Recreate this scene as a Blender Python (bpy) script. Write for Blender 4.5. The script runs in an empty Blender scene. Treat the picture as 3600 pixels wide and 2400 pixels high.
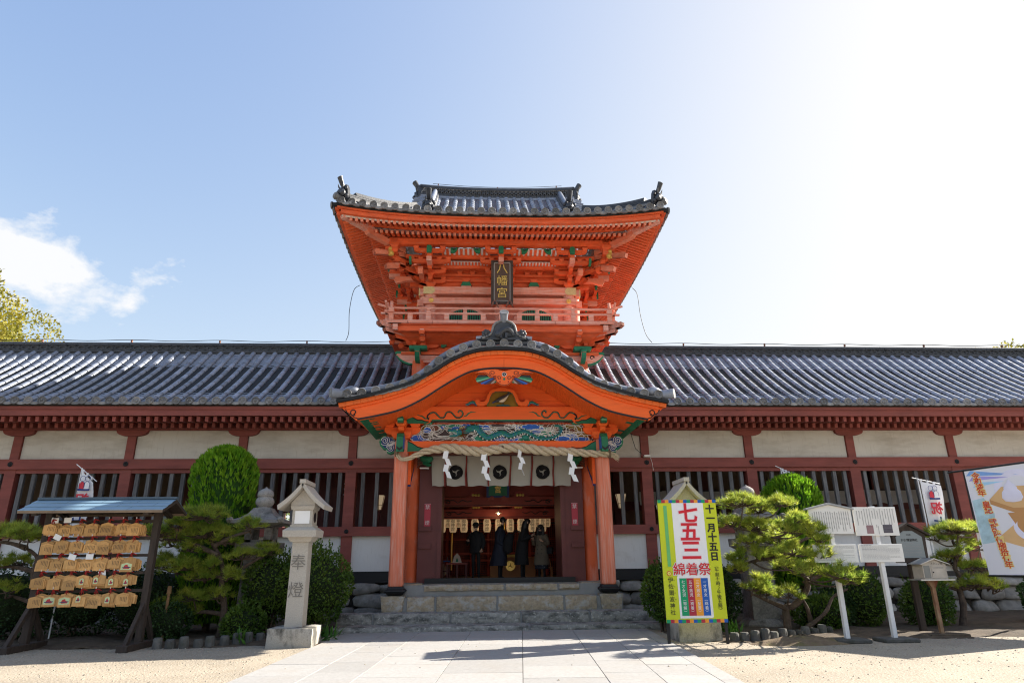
import bpy, bmesh, math, random
import numpy as np
from mathutils import Matrix, Vector, Quaternion
random.seed(7); RNG = np.random.default_rng(11)
sc = bpy.context.scene; COL = sc.collection
PI = math.pi; R_ = math.radians

# ------------------------------------------------------------------ camera, sky, sun, exposure
cam_d = bpy.data.cameras.new('camera'); cam = bpy.data.objects.new('camera', cam_d); COL.objects.link(cam)
cam_d.sensor_width = 36; cam_d.lens = 22.85; cam_d.clip_start = 0.1; cam_d.clip_end = 3000
_rt = Vector((0.99876393, -0.0487432, -0.00973175)); _up = Vector((-0.00626919, -0.31775937, 0.94815066)); _bk = Vector((-0.04930826, -0.94691767, -0.31767218))
cam.matrix_world = Matrix(((_rt.x, _up.x, _bk.x, -0.62), (_rt.y, _up.y, _bk.y, -19.2), (_rt.z, _up.z, _bk.z, 1.55), (0, 0, 0, 1)))
sc.camera = cam
SUN_EL, SUN_AZ = R_(29.5), R_(20)          # sun stands to the right, a little behind the facade
sun_vec = Vector((math.cos(SUN_EL) * math.cos(SUN_AZ), math.cos(SUN_EL) * math.sin(SUN_AZ), math.sin(SUN_EL)))
sun_d = bpy.data.lights.new('sun', 'SUN'); sun_d.energy = 3.8; sun_d.angle = R_(0.5); sun_d.color = (1.0, 0.93, 0.82)
sun = bpy.data.objects.new('sun', sun_d); COL.objects.link(sun); sun.rotation_euler = (-sun_vec).to_track_quat('-Z', 'Y').to_euler()
world = bpy.data.worlds.new('World'); sc.world = world; world.use_nodes = True
wn = world.node_tree.nodes; wl = world.node_tree.links
for n in list(wn): wn.remove(n)
w_out = wn.new('ShaderNodeOutputWorld'); w_bg = wn.new('ShaderNodeBackground'); w_sky = wn.new('ShaderNodeTexSky')
w_sky.sky_type = 'NISHITA'; w_sky.sun_disc = False; w_sky.sun_elevation = SUN_EL; w_sky.sun_rotation = PI / 2 - SUN_AZ
w_sky.air_density = 1.0; w_sky.dust_density = 2.2; w_sky.ozone_density = 1.3
w_bg.inputs['Strength'].default_value = 0.15
# clouds: fractal noise on the view direction, gathered in two low banks over the left of the hills
def wnode(t, **k):
    n = wn.new(t)
    for a, b in k.items(): setattr(n, a, b)
    return n
w_co = wnode('ShaderNodeTexCoord'); w_mp = wnode('ShaderNodeMapping'); w_mp.inputs['Scale'].default_value = (1, 1, 1.7)
wl.new(w_co.outputs['Generated'], w_mp.inputs['Vector'])
w_nz = wnode('ShaderNodeTexNoise'); w_nz.inputs['Scale'].default_value = 13; w_nz.inputs['Detail'].default_value = 10; w_nz.inputs['Roughness'].default_value = 0.6; w_nz.inputs['Distortion'].default_value = 0.1
wl.new(w_mp.outputs['Vector'], w_nz.inputs['Vector'])
def cloud_bank(az, el, wid, hei):
    d = Vector((math.sin(az) * math.cos(el), math.cos(az) * math.cos(el), math.sin(el)))
    sb = wnode('ShaderNodeVectorMath', operation='SUBTRACT'); wl.new(w_co.outputs['Generated'], sb.inputs[0]); sb.inputs[1].default_value = d
    ml = wnode('ShaderNodeVectorMath', operation='MULTIPLY'); wl.new(sb.outputs[0], ml.inputs[0]); ml.inputs[1].default_value = (1 / wid, 1 / wid, 1 / hei)
    ln = wnode('ShaderNodeVectorMath', operation='LENGTH'); wl.new(ml.outputs[0], ln.inputs[0])
    mr = wnode('ShaderNodeMapRange'); mr.inputs['From Min'].default_value = 0.0; mr.inputs['From Max'].default_value = 1.0; mr.inputs['To Min'].default_value = 0.42; mr.inputs['To Max'].default_value = -0.22
    mr.clamp = True; wl.new(ln.outputs['Value'], mr.inputs['Value'])
    return mr.outputs[0]
banks = [cloud_bank(R_(-37.6), R_(20.3), 0.26, 0.095), cloud_bank(R_(-42.5), R_(26.2), 0.09, 0.05), cloud_bank(R_(-62), R_(17), 0.26, 0.08), cloud_bank(R_(95), R_(16), 0.3, 0.08), cloud_bank(R_(170), R_(20), 0.4, 0.1)]
acc = banks[0]
for b in banks[1:]:
    mx = wnode('ShaderNodeMath', operation='MAXIMUM'); wl.new(acc, mx.inputs[0]); wl.new(b, mx.inputs[1]); acc = mx.outputs[0]
ad = wnode('ShaderNodeMath', operation='ADD'); wl.new(w_nz.outputs['Fac'], ad.inputs[0]); wl.new(acc, ad.inputs[1])
cr = wnode('ShaderNodeMapRange'); cr.inputs['From Min'].default_value = 0.54; cr.inputs['From Max'].default_value = 0.71; cr.clamp = True; wl.new(ad.outputs[0], cr.inputs['Value'])
w_mix = wnode('ShaderNodeMix', data_type='RGBA'); wl.new(cr.outputs[0], w_mix.inputs['Factor']); # bright hazy air: the sky's brightness rolls off softly towards white, everywhere alike
w_sp = wnode('ShaderNodeSeparateColor'); w_cb = wnode('ShaderNodeCombineColor'); wl.new(w_sky.outputs[0], w_sp.inputs[0])
for i_ in range(3):
    a_ = wnode('ShaderNodeMath', operation='MULTIPLY'); a_.inputs[1].default_value = -0.60; wl.new(w_sp.outputs[i_], a_.inputs[0])
    b_ = wnode('ShaderNodeMath', operation='EXPONENT'); wl.new(a_.outputs[0], b_.inputs[0])
    c_ = wnode('ShaderNodeMath', operation='MULTIPLY_ADD'); c_.inputs[1].default_value = -1.78; c_.inputs[2].default_value = 1.78; wl.new(b_.outputs[0], c_.inputs[0]); wl.new(c_.outputs[0], w_cb.inputs[i_])
w_hs = wnode('ShaderNodeHueSaturation'); w_hs.inputs['Hue'].default_value = 0.517; w_hs.inputs['Saturation'].default_value = 1.28; wl.new(w_cb.outputs[0], w_hs.inputs['Color'])
wl.new(w_hs.outputs[0], w_mix.inputs['A']); w_mix.inputs['B'].default_value = (1.62, 1.64, 1.68, 1)
wl.new(w_mix.outputs['Result'], w_bg.inputs['Color']); wl.new(w_bg.outputs[0], w_out.inputs['Surface'])
sc.view_settings.view_transform = 'Standard'; sc.view_settings.look = 'None'; sc.view_settings.gamma = 1; sc.view_settings.use_curve_mapping = False
sc.view_settings.exposure = 2.0
sc.cycles.max_bounces = 8; sc.cycles.diffuse_bounces = 4; sc.cycles.caustics_reflective = False; sc.cycles.caustics_refractive = False
sc.cycles.use_denoising = True; sc.cycles.filter_width = 1.15

# ------------------------------------------------------------------ materials
MATS = {}
def M(name, col, rough=0.65, var=0.12, scale=3.0, bump=0.15, bscale=30.0, stretch=(1, 1, 1), stain=None, rnd=0.0, spec=0.35, metal=0.0, emit=None, stain2=None, sat=0.0, trans=0.0):
    """procedural surface: base colour with noise variation, optional stains (colour, low, high, scale, stretch), per-piece brightness"""
    if name in MATS: return MATS[name]
    m = bpy.data.materials.new(name); m.use_nodes = True; nt = m.node_tree; N = nt.nodes; L = nt.links
    b = N['Principled BSDF']; b.inputs['Roughness'].default_value = rough; b.inputs['Specular IOR Level'].default_value = spec; b.inputs['Metallic'].default_value = metal
    geo = N.new('ShaderNodeNewGeometry')
    def noise(sc_, st=(1, 1, 1), det=4, ro=0.55):
        mp = N.new('ShaderNodeMapping'); mp.inputs['Scale'].default_value = st; L.new(geo.outputs['Position'], mp.inputs['Vector'])
        n = N.new('ShaderNodeTexNoise'); n.inputs['Scale'].default_value = sc_; n.inputs['Detail'].default_value = det; n.inputs['Roughness'].default_value = ro
        L.new(mp.outputs[0], n.inputs['Vector']); return n.outputs['Fac']
    def mix(fac, a, bb, mode='MIX'):
        x = N.new('ShaderNodeMix'); x.data_type = 'RGBA'; x.blend_type = mode
        if isinstance(fac, float): x.inputs['Factor'].default_value = fac
        else: L.new(fac, x.inputs['Factor'])
        for k, v in (('A', a), ('B', bb)):
            if isinstance(v, tuple): x.inputs[k].default_value = (*v[:3], 1)
            else: L.new(v, x.inputs[k])
        return x.outputs['Result']
    n1 = noise(scale, stretch)
    ramp = N.new('ShaderNodeMapRange'); ramp.inputs['From Min'].default_value = 0.3; ramp.inputs['From Max'].default_value = 0.7; L.new(n1, ramp.inputs['Value'])
    lo = tuple(max(0, c * (1 - var)) for c in col[:3]); hi = tuple(min(1, c * (1 + var)) for c in col[:3])
    c = mix(ramp.outputs[0], lo, hi)
    for st in (stain, stain2):
        if st:
            sn = noise(st[3], st[4] if len(st) > 4 else (1, 1, 1), 6, 0.65)
            r2 = N.new('ShaderNodeMapRange'); r2.inputs['From Min'].default_value = st[1]; r2.inputs['From Max'].default_value = st[2]; r2.inputs['To Max'].default_value = st[5] if len(st) > 5 else 1.0; L.new(sn, r2.inputs['Value'])
            c = mix(r2.outputs[0], c, st[0])
    if rnd:
        oi = N.new('ShaderNodeObjectInfo'); r3 = N.new('ShaderNodeMapRange'); r3.inputs['To Min'].default_value = 1 - rnd; r3.inputs['To Max'].default_value = 1 + rnd; L.new(oi.outputs['Random'], r3.inputs['Value'])
        hs = N.new('ShaderNodeHueSaturation'); L.new(r3.outputs[0], hs.inputs['Value']); L.new(c, hs.inputs['Color']); c = hs.outputs[0]
    L.new(c, b.inputs['Base Color'])
    if bump:
        bn = noise(bscale, stretch, 3, 0.6); bp = N.new('ShaderNodeBump'); bp.inputs['Strength'].default_value = bump; bp.inputs['Distance'].default_value = 0.02; L.new(bn, bp.inputs['Height']); L.new(bp.outputs[0], b.inputs['Normal'])
    if emit: b.inputs['Emission Color'].default_value = (*emit[:3], 1); b.inputs['Emission Strength'].default_value = emit[3]
    if trans: b.inputs['Transmission Weight'].default_value = trans
    MATS[name] = m; return m
def leafmat(name, col, col2, tl=0.35, rough=0.5, scale=2.0, rnd=0.1):
    if name in MATS: return MATS[name]
    m = bpy.data.materials.new(name); m.use_nodes = True; nt = m.node_tree; N = nt.nodes; L = nt.links
    b = N['Principled BSDF']; b.inputs['Roughness'].default_value = rough; b.inputs['Specular IOR Level'].default_value = 0.3
    geo = N.new('ShaderNodeNewGeometry'); n = N.new('ShaderNodeTexNoise'); n.inputs['Scale'].default_value = scale; n.inputs['Detail'].default_value = 5; L.new(geo.outputs['Position'], n.inputs['Vector'])
    r = N.new('ShaderNodeMapRange'); r.inputs['From Min'].default_value = 0.35; r.inputs['From Max'].default_value = 0.65; L.new(n.outputs['Fac'], r.inputs['Value'])
    x = N.new('ShaderNodeMix'); x.data_type = 'RGBA'; L.new(r.outputs[0], x.inputs['Factor']); x.inputs['A'].default_value = (*col, 1); x.inputs['B'].default_value = (*col2, 1)
    rp = N.new('ShaderNodeMapRange'); rp.inputs['To Min'].default_value = 0.75; rp.inputs['To Max'].default_value = 1.25; L.new(geo.outputs['Random Per Island'], rp.inputs['Value'])
    hs = N.new('ShaderNodeHueSaturation'); L.new(rp.outputs[0], hs.inputs['Value']); L.new(x.outputs['Result'], hs.inputs['Color'])
    L.new(hs.outputs[0], b.inputs['Base Color'])
    t = N.new('ShaderNodeBsdfTranslucent'); L.new(hs.outputs[0], t.inputs['Color']); ms = N.new('ShaderNodeMixShader'); ms.inputs[0].default_value = tl
    L.new(b.outputs[0], ms.inputs[1]); L.new(t.outputs[0], ms.inputs[2]); L.new(ms.outputs[0], N['Material Output'].inputs['Surface'])
    MATS[name] = m; return m

# ------------------------------------------------------------------ objects and tags
def wm(p):
    return p['_w'] if False else WORLD.get(p.name, Matrix.Identity(4))
WORLD = {}
def attach(o, parent, mw=None):
    """link o; mw is its world matrix (identity when its vertices are in world coordinates)"""
    COL.objects.link(o); mw = mw if mw is not None else Matrix.Identity(4)
    if parent is not None:
        o.parent = parent; o.matrix_basis = WORLD[parent.name].inverted() @ mw
    else: o.matrix_basis = mw
    WORLD[o.name] = mw.copy(); return o
def thing(name, label, cat, loc=(0, 0, 0), rotz=0.0, group=None):
    o = bpy.data.objects.new(name, None); o.empty_display_size = 0.2
    attach(o, None, Matrix.Translation(loc) @ Matrix.Rotation(rotz, 4, 'Z'))
    o['label'] = label; o['category'] = cat
    if group: o['group'] = group
    return o
def tag(o, label, cat, group=None):
    o['label'] = label; o['category'] = cat
    if group: o['group'] = group
    return o
def struct(o): o['kind'] = 'structure'; return o
def stuff(o): o['kind'] = 'stuff'; return o
def inst(name, me, parent, mw):
    return attach(bpy.data.objects.new(name, me), parent, mw)
def shift(o, mw):
    """move a freshly built tree (root made at the origin)"""
    o.matrix_basis = mw; WORLD[o.name] = mw
def copy_tree(root, mw, label=None):
    r = root.copy(); COL.objects.link(r); r.matrix_basis = mw; WORLD[r.name] = mw
    if label: r['label'] = label
    for ch in root.children:
        c = ch.copy(); COL.objects.link(c); c.parent = r
        for g in ch.children:
            d = g.copy(); COL.objects.link(d); d.parent = c
    return r
def T(x, y, z): return Matrix.Translation((x, y, z))
def RZ(a): return Matrix.Rotation(a, 4, 'Z')
def RX(a): return Matrix.Rotation(a, 4, 'X')
def RY(a): return Matrix.Rotation(a, 4, 'Y')
def SC(x, y, z): return Matrix.Diagonal((x, y, z, 1))

class MB:
    """collects shapes; build() links them as ONE mesh object"""
    def __init__(s): s.v = []; s.f = []; s.mi = []; s.cur = 0
    def add(s, vs, fs, mw=None):
        b = len(s.v)
        if mw is not None: vs = [mw @ Vector(p) for p in vs]
        s.v.extend([tuple(p) for p in vs]); s.f.extend([tuple(b + i for i in f) for f in fs]); s.mi.extend([s.cur] * len(fs)); return s
    def box(s, x0, x1, y0, y1, z0, z1, mw=None):
        return s.add([(x0, y0, z0), (x1, y0, z0), (x1, y1, z0), (x0, y1, z0), (x0, y0, z1), (x1, y0, z1), (x1, y1, z1), (x0, y1, z1)],
                     [(0, 3, 2, 1), (4, 5, 6, 7), (0, 1, 5, 4), (1, 2, 6, 5), (2, 3, 7, 6), (3, 0, 4, 7)], mw)
    def cbox(s, c, d, mw=None):
        return s.box(c[0] - d[0] / 2, c[0] + d[0] / 2, c[1] - d[1] / 2, c[1] + d[1] / 2, c[2] - d[2] / 2, c[2] + d[2] / 2, mw)
    def cham(s, x0, x1, y0, y1, z0, z1, c=0.02, mw=None):
        """box with chamfered vertical and top/bottom edges"""
        def ring(a, z): return [(x0 + a + (c if k in (0,) else 0), y0 + a, z) for k in (1,)]
        P = []
        for z, a in ((z0, c), (z0 + c, 0), (z1 - c, 0), (z1, c)):
            P += [(x0 + a + c * .0, y0 + a, z), (x1 - a, y0 + a, z), (x1 - a, y1 - a, z), (x0 + a, y1 - a, z)]
        F = [(0, 3, 2, 1), (12, 13, 14, 15)]
        for r in range(3):
            for k in range(4):
                a, b = r * 4 + k, r * 4 + (k + 1) % 4; F.append((a, b, b + 4, a + 4))
        return s.add(P, F, mw)
    def prism(s, poly, d0, d1, axis='y', mw=None):
        """poly of 2-D points (CCW seen from -y) extruded along axis; axis y: (x,z), axis x: (y,z), axis z: (x,y)"""
        n = len(poly)
        def p3(p, d): return (p[0], d, p[1]) if axis == 'y' else ((d, p[0], p[1]) if axis == 'x' else (p[0], p[1], d))
        vs = [p3(p, d0) for p in poly] + [p3(p, d1) for p in poly]
        fs = [tuple(range(n)), tuple(reversed(range(n, 2 * n)))] + [(i, i + n, (i + 1) % n + n, (i + 1) % n) for i in range(n)]
        return s.add(vs, fs, mw)
    def cyl(s, p0, p1, r0, r1=None, n=12, cap=True, mw=None):
        r1 = r0 if r1 is None else r1; p0 = Vector(p0); p1 = Vector(p1); d = (p1 - p0).normalized()
        a = d.orthogonal().normalized(); b = d.cross(a)
        vs = [p0 + a * math.cos(2 * PI * i / n) * r0 + b * math.sin(2 * PI * i / n) * r0 for i in range(n)] + [p1 + a * math.cos(2 * PI * i / n) * r1 + b * math.sin(2 * PI * i / n) * r1 for i in range(n)]
        fs = [(i, (i + 1) % n, (i + 1) % n + n, i + n) for i in range(n)]
        if cap: fs += [tuple(reversed(range(n))), tuple(range(n, 2 * n))]
        return s.add(vs, fs, mw)
    def tube(s, pts, rad, n=8, cap=True, mw=None, sq=None):
        pts = [Vector(p) for p in pts]; m = len(pts); rad = rad if hasattr(rad, '__len__') else [rad] * m
        t0 = (pts[1] - pts[0]).normalized(); a = t0.orthogonal().normalized(); vs = []
        for i, p in enumerate(pts):
            t = (pts[min(i + 1, m - 1)] - pts[max(i - 1, 0)]).normalized()
            a = (a - t * a.dot(t)); a = a.normalized() if a.length > 1e-6 else t.orthogonal().normalized(); b = t.cross(a)
            for k in range(n):
                q = 2 * PI * k / n; vs.append(p + (a * math.cos(q) + b * math.sin(q)) * rad[i])
        fs = [(i * n + k, i * n + (k + 1) % n, (i + 1) * n + (k + 1) % n, (i + 1) * n + k) for i in range(m - 1) for k in range(n)]
        if cap: fs += [tuple(reversed(range(n))), tuple(range((m - 1) * n, m * n))]
        return s.add(vs, fs, mw)
    def lathe(s, prof, n=16, mw=None, sq=0.0):
        """profile of (r, z); sq=1 with n=4 gives square plans"""
        m = len(prof); off = PI / n if n <= 8 else 0
        k_ = 1 / math.cos(PI / n) if n <= 8 else 1
        vs = [(r * k_ * math.cos(2 * PI * k / n + off), r * k_ * math.sin(2 * PI * k / n + off), z) for r, z in prof for k in range(n)]
        fs = [(i * n + k, i * n + (k + 1) % n, (i + 1) * n + (k + 1) % n, (i + 1) * n + k) for i in range(m - 1) for k in range(n)]
        fs += [tuple(reversed(range(n))), tuple(range((m - 1) * n, m * n))]
        return s.add(vs, fs, mw)
    def sweep(s, path, sect, closed=True, mw=None, up=Vector((0, 0, 1)), caps=True):
        """section points (side, up) swept along a path; side = tangent x up"""
        path = [Vector(p) for p in path]; m = len(path); n = len(sect); vs = []
        for i, p in enumerate(path):
            t = (path[min(i + 1, m - 1)] - path[max(i - 1, 0)]).normalized(); sd = t.cross(up).normalized(); uu = sd.cross(t)
            vs += [p + sd * a + uu * b for a, b in sect]
        fs = [(i * n + k, (i + 1) * n + k, (i + 1) * n + (k + 1) % n, i * n + (k + 1) % n) for i in range(m - 1) for k in range(n if closed else n - 1)]
        if caps and closed: fs += [tuple(range(n)), tuple(reversed(range((m - 1) * n, m * n)))]
        return s.add(vs, fs, mw)
    def quad(s, a, b, c, d): return s.add([a, b, c, d], [(0, 1, 2, 3)])
    def ball(s, c, r, nu=10, nv=6, mw=None):
        r = r if hasattr(r, '__len__') else (r, r, r); vs = []; fs = []
        for j in range(nv + 1):
            th = PI * j / nv
            for i in range(nu):
                ph = 2 * PI * i / nu; vs.append((c[0] + r[0] * math.sin(th) * math.cos(ph), c[1] + r[1] * math.sin(th) * math.sin(ph), c[2] - r[2] * math.cos(th)))
        for j in range(nv):
            for i in range(nu): fs.append((j * nu + i, j * nu + (i + 1) % nu, (j + 1) * nu + (i + 1) % nu, (j + 1) * nu + i))
        return s.add(vs, fs, mw)
    def mesh(s, name, mats, smooth=False):
        me = bpy.data.meshes.new(name); me.from_pydata(s.v, [], s.f); mats = mats if isinstance(mats, (list, tuple)) else [mats]
        for m in mats: me.materials.append(m)
        if len(mats) > 1: me.polygons.foreach_set('material_index', s.mi)
        if smooth:
            me.polygons.foreach_set('use_smooth', [True] * len(me.polygons))
            if smooth != 'all': me.set_sharp_from_angle(angle=R_(38))
        me.update(); return me
    def build(s, name, mats, parent=None, smooth=False, mw=None):
        return attach(bpy.data.objects.new(name, s.mesh(name, mats, smooth)), parent, mw)
def np_mesh(name, verts, nper, mat):
    """many separate faces with nper corners each, verts (n*nper, 3)"""
    verts = np.asarray(verts, dtype=np.float32).reshape(-1, 3); nv = len(verts); nf = nv // nper
    me = bpy.data.meshes.new(name); me.vertices.add(nv); me.vertices.foreach_set('co', verts.ravel())
    me.loops.add(nv); me.loops.foreach_set('vertex_index', np.arange(nv, dtype=np.int32))
    me.polygons.add(nf); me.polygons.foreach_set('loop_start', np.arange(0, nv, nper, dtype=np.int32))
    me.materials.append(mat); me.update(calc_edges=True); return me
_dg = None
def text(parent, name, body, size, mat, mw, extrude=0.004, bold=0.0, spacing=1.0, vertical=False, align='CENTER', xs=1.0):
    """lettering as real mesh in the plane x (right) / z (up) facing -y; mw world matrix of its centre-top"""
    cu = bpy.data.curves.new(name, 'FONT'); cu.body = '\n'.join(body) if vertical else body; cu.size = size; cu.align_x = align; cu.align_y = 'CENTER'
    cu.extrude = extrude; cu.offset = bold; cu.space_line = spacing; cu.resolution_u = 2
    tmp = bpy.data.objects.new('tmp_text', cu); me = bpy.data.meshes.new_from_object(tmp); bpy.data.objects.remove(tmp); bpy.data.curves.remove(cu)
    me.transform(RX(PI / 2) @ SC(xs, 1, 1)); me.materials.clear(); me.materials.append(mat); me.name = name
    return attach(bpy.data.objects.new(name, me), parent, mw)
def smoothstep(t): t = max(0, min(1, t)); return t * t * (3 - 2 * t)
def lerp(a, b, t): return a + (b - a) * t
def interp(pts, x): return float(np.interp(x, [p[0] for p in pts], [p[1] for p in pts]))
def catmull(pts, n=6):
    pts = [Vector(p) for p in pts]; out = []
    for i in range(len(pts) - 1):
        p0 = pts[max(i - 1, 0)]; p1 = pts[i]; p2 = pts[i + 1]; p3 = pts[min(i + 2, len(pts) - 1)]
        for k in range(n):
            t = k / n; out.append(0.5 * ((2 * p1) + (-p0 + p2) * t + (2 * p0 - 5 * p1 + 4 * p2 - p3) * t * t + (-p0 + 3 * p1 - 3 * p2 + p3) * t ** 3))
    out.append(pts[-1]); return out
ORD = ['first', 'second', 'third', 'fourth', 'fifth', 'sixth', 'seventh', 'eighth', 'ninth', 'tenth', 'eleventh', 'twelfth']

# colours of the place
m_verm = M('vermilion_paint', (0.87, 0.135, 0.018), 0.5, 0.07, 2.2, 0.1, 24, (.6, 1, 6), stain=((0.80, 0.22, 0.07), 0.6, 0.85, 5, (.5, 1, 8), 0.4), stain2=((0.66, 0.085, 0.014), 0.6, 0.85, 4, (.5, 1, 7), 0.4))
m_vermt = M('vermilion_tower_paint', (0.70, 0.112, 0.032), 0.65, 0.2, 2.6, 0.1, 22, (1, 1, 5), stain=((0.62, 0.26, 0.17), 0.52, 0.8, 4.5, (.6, 1, 4), 0.6), stain2=((0.42, 0.055, 0.02), 0.58, 0.78, 3.0, (1, 1, .6), 0.5))
m_vermw = M('weathered_vermilion', (0.68, 0.24, 0.16), 0.7, 0.15, 1.5, 0.2, 20, (5, 5, 1), stain=((0.72, 0.45, 0.38), 0.42, 0.7, 3.0, (0.6, 8, 8)), stain2=((0.45, 0.10, 0.07), 0.6, 0.75, 5.0, (0.5, 8, 8)))
m_verml = M('weathered_vermilion_post', (0.72, 0.19, 0.10), 0.65, 0.14, 1.5, 0.2, 20, (6, 6, 0.6), stain=((0.74, 0.42, 0.34), 0.45, 0.75, 5.0, (7, 7, 0.35), 0.85))
m_red = M('bengara_red_paint', (0.235, 0.062, 0.050), 0.65, 0.2, 1.6, 0.12, 18, (0.6, 3, 3), stain=((0.30, 0.13, 0.11), 0.58, 0.85, 3.5, (0.5, 6, 6), 0.6))
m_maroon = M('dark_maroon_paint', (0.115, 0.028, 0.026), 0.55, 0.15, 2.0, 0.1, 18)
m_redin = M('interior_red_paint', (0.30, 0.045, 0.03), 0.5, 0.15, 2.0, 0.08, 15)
m_plaster = M('white_plaster', (0.60, 0.57, 0.51), 0.85, 0.06, 0.7, 0.12, 9, stain=((0.38, 0.34, 0.28), 0.46, 0.70, 1.4, (0.5, 1, 1.8), 0.7), stain2=((0.40, 0.35, 0.29), 0.55, 0.75, 6, (3, 1, .35), 0.5))
m_plaster2 = M('white_lower_plaster', (0.74, 0.73, 0.71), 0.85, 0.04, 0.7, 0.1, 9, stain=((0.48, 0.45, 0.40), 0.55, 0.8, 1.6, (1, 1, 1.4), 0.55), stain2=((0.55, 0.52, 0.48), 0.55, 0.75, 7, (3, 1, .35), 0.5))
m_blackw = M('black_lacquered_wood', (0.012, 0.012, 0.014), 0.5, 0.3, 2, 0.15, 14, (0.5, 3, 3))
m_slat = M('grey_weathered_wood', (0.135, 0.135, 0.14), 0.8, 0.4, 4, 0.3, 30, (6, 6, 0.5), stain=((0.05, 0.05, 0.06), 0.5, 0.8, 5, (6, 6, 0.4)), rnd=0.25)
m_tile = M('grey_roof_tile', (0.215, 0.24, 0.30), 0.48, 0.25, 4, 0.12, 24, stain=((0.27, 0.28, 0.31), 0.52, 0.72, 2.2, (1, 1, 1), 0.7), stain2=((0.09, 0.09, 0.10), 0.58, 0.7, 5, (1, 1, 1), 0.6), rnd=0.26, spec=0.55)
m_tilew = M('worn_tile_end', (0.185, 0.185, 0.19), 0.62, 0.25, 9, 0.35, 35, stain=((0.32, 0.28, 0.22), 0.5, 0.75, 7, (1, 1, 1), 0.5), rnd=0.4)
m_tiled = M('dark_ridge_tile', (0.05, 0.054, 0.064), 0.45, 0.3, 5, 0.2, 25, stain=((0.18, 0.18, 0.18), 0.62, 0.82, 7, (1, 1, 1), 0.45), spec=0.4)
m_gap = M('dark_gap_board', (0.018, 0.019, 0.020), 0.8, 0.2, 3, 0.1)  # near-black, for black eave boards and shaded gaps below the tiles
m_white = M('white_paint', (0.78, 0.77, 0.74), 0.6, 0.05, 2, 0.05)
m_cream = M('cream_soffit_board', (0.62, 0.55, 0.50), 0.7, 0.08, 2, 0.05)
m_green = M('green_paint', (0.018, 0.17, 0.085), 0.55, 0.2, 4, 0.1)
m_green2 = M('light_green_paint', (0.13, 0.42, 0.25), 0.55, 0.12, 4, 0.05)
m_blue = M('blue_paint', (0.03, 0.12, 0.46), 0.55, 0.15, 4, 0.05)
m_navy = M('navy_paint', (0.02, 0.045, 0.16), 0.55, 0.15, 4, 0.05)
m_brownp = M('brown_paint', (0.10, 0.035, 0.02), 0.55, 0.15, 4, 0.05)
m_darkp = M('dark_plum_paint', (0.035, 0.022, 0.02), 0.55, 0.15, 4, 0.05)
m_ochre = M('ochre_paint', (0.24, 0.14, 0.012), 0.6, 0.12, 4, 0.05)
m_black = M('black_paint', (0.015, 0.014, 0.016), 0.55, 0.2, 4, 0.03)
m_gold = M('gilded_metal', (0.83, 0.55, 0.16), 0.32, 0.12, 8, 0.12, 30, metal=0.9)
m_goldp = M('gold_paint', (0.62, 0.42, 0.10), 0.45, 0.12, 8, 0.1, 30, metal=0.3)
m_granite = M('granite', (0.40, 0.38, 0.34), 0.85, 0.14, 70, 0.45, 60, stain=((0.22, 0.21, 0.19), 0.52, 0.75, 1.6, (1, 1, 1), 0.8), stain2=((0.5, 0.46, 0.40), 0.5, 0.62, 90, (1, 1, 1), 0.5), rnd=0.08)
m_gravel = M('pale_gravel', (0.32, 0.27, 0.205), 0.95, 0.16, 0.8, 0.9, 26, stain=((0.27, 0.215, 0.145), 0.50, 0.74, 3.5, (1, 1, 1), 0.7), stain2=((0.52, 0.47, 0.39), 0.5, 0.62, 30, (1, 1, 1), 0.6))
m_slab = M('path_granite', (0.34, 0.33, 0.315), 0.75, 0.10, 22, 0.2, 60, stain=((0.33, 0.30, 0.265), 0.48, 0.75, 1.3, (1, 1, 1), 0.65), stain2=((0.24, 0.22, 0.19), 0.60, 0.72, 7, (1, 1, 1), 0.45), rnd=0.08)
m_joint = M('path_joint_sand', (0.17, 0.145, 0.115), 0.95, 0.2, 12, 0.3)
m_rope = M('straw_rope', (0.56, 0.46, 0.32), 0.9, 0.2, 30, 0.5, 60, stain=((0.2, 0.14, 0.08), 0.6, 0.8, 12, (1, 1, 1), 0.6))
m_paper = M('white_paper', (0.82, 0.82, 0.82), 0.7, 0.03, 3, 0.03)
m_cloth = M('grey_beige_cloth', (0.36, 0.335, 0.295), 0.9, 0.06, 1.0, 0.15, 60)
m_iron = M('black_iron', (0.02, 0.02, 0.022), 0.45, 0.25, 8, 0.1, metal=0.3)
m_bark = M('pine_bark', (0.085, 0.06, 0.045), 0.95, 0.35, 9, 0.8, 22, stain=((0.16, 0.13, 0.10), 0.55, 0.75, 14, (1, 1, 1), 0.7))
m_soil = M('garden_soil', (0.085, 0.062, 0.042), 0.95, 0.3, 5, 0.6, 30, stain=((0.16, 0.12, 0.07), 0.52, 0.75, 9, (1, 1, 1), 0.6), stain2=((0.09, 0.105, 0.025), 0.6, 0.75, 2.2, (1, 1, 1), 0.5))
m_dwood = M('dark_aged_wood', (0.045, 0.033, 0.027), 0.75, 0.3, 4, 0.3, 26, (5, 5, 0.6))
# ================================================================== ground, path, steps, stone wall
def ground_height(x, y): return 0.0
mb = MB(); mb.quad((-400, -400, 0), (400, -400, 0), (400, 600, 0), (-400, 600, 0)); struct(mb.build('gravel_ground', m_gravel))
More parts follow.
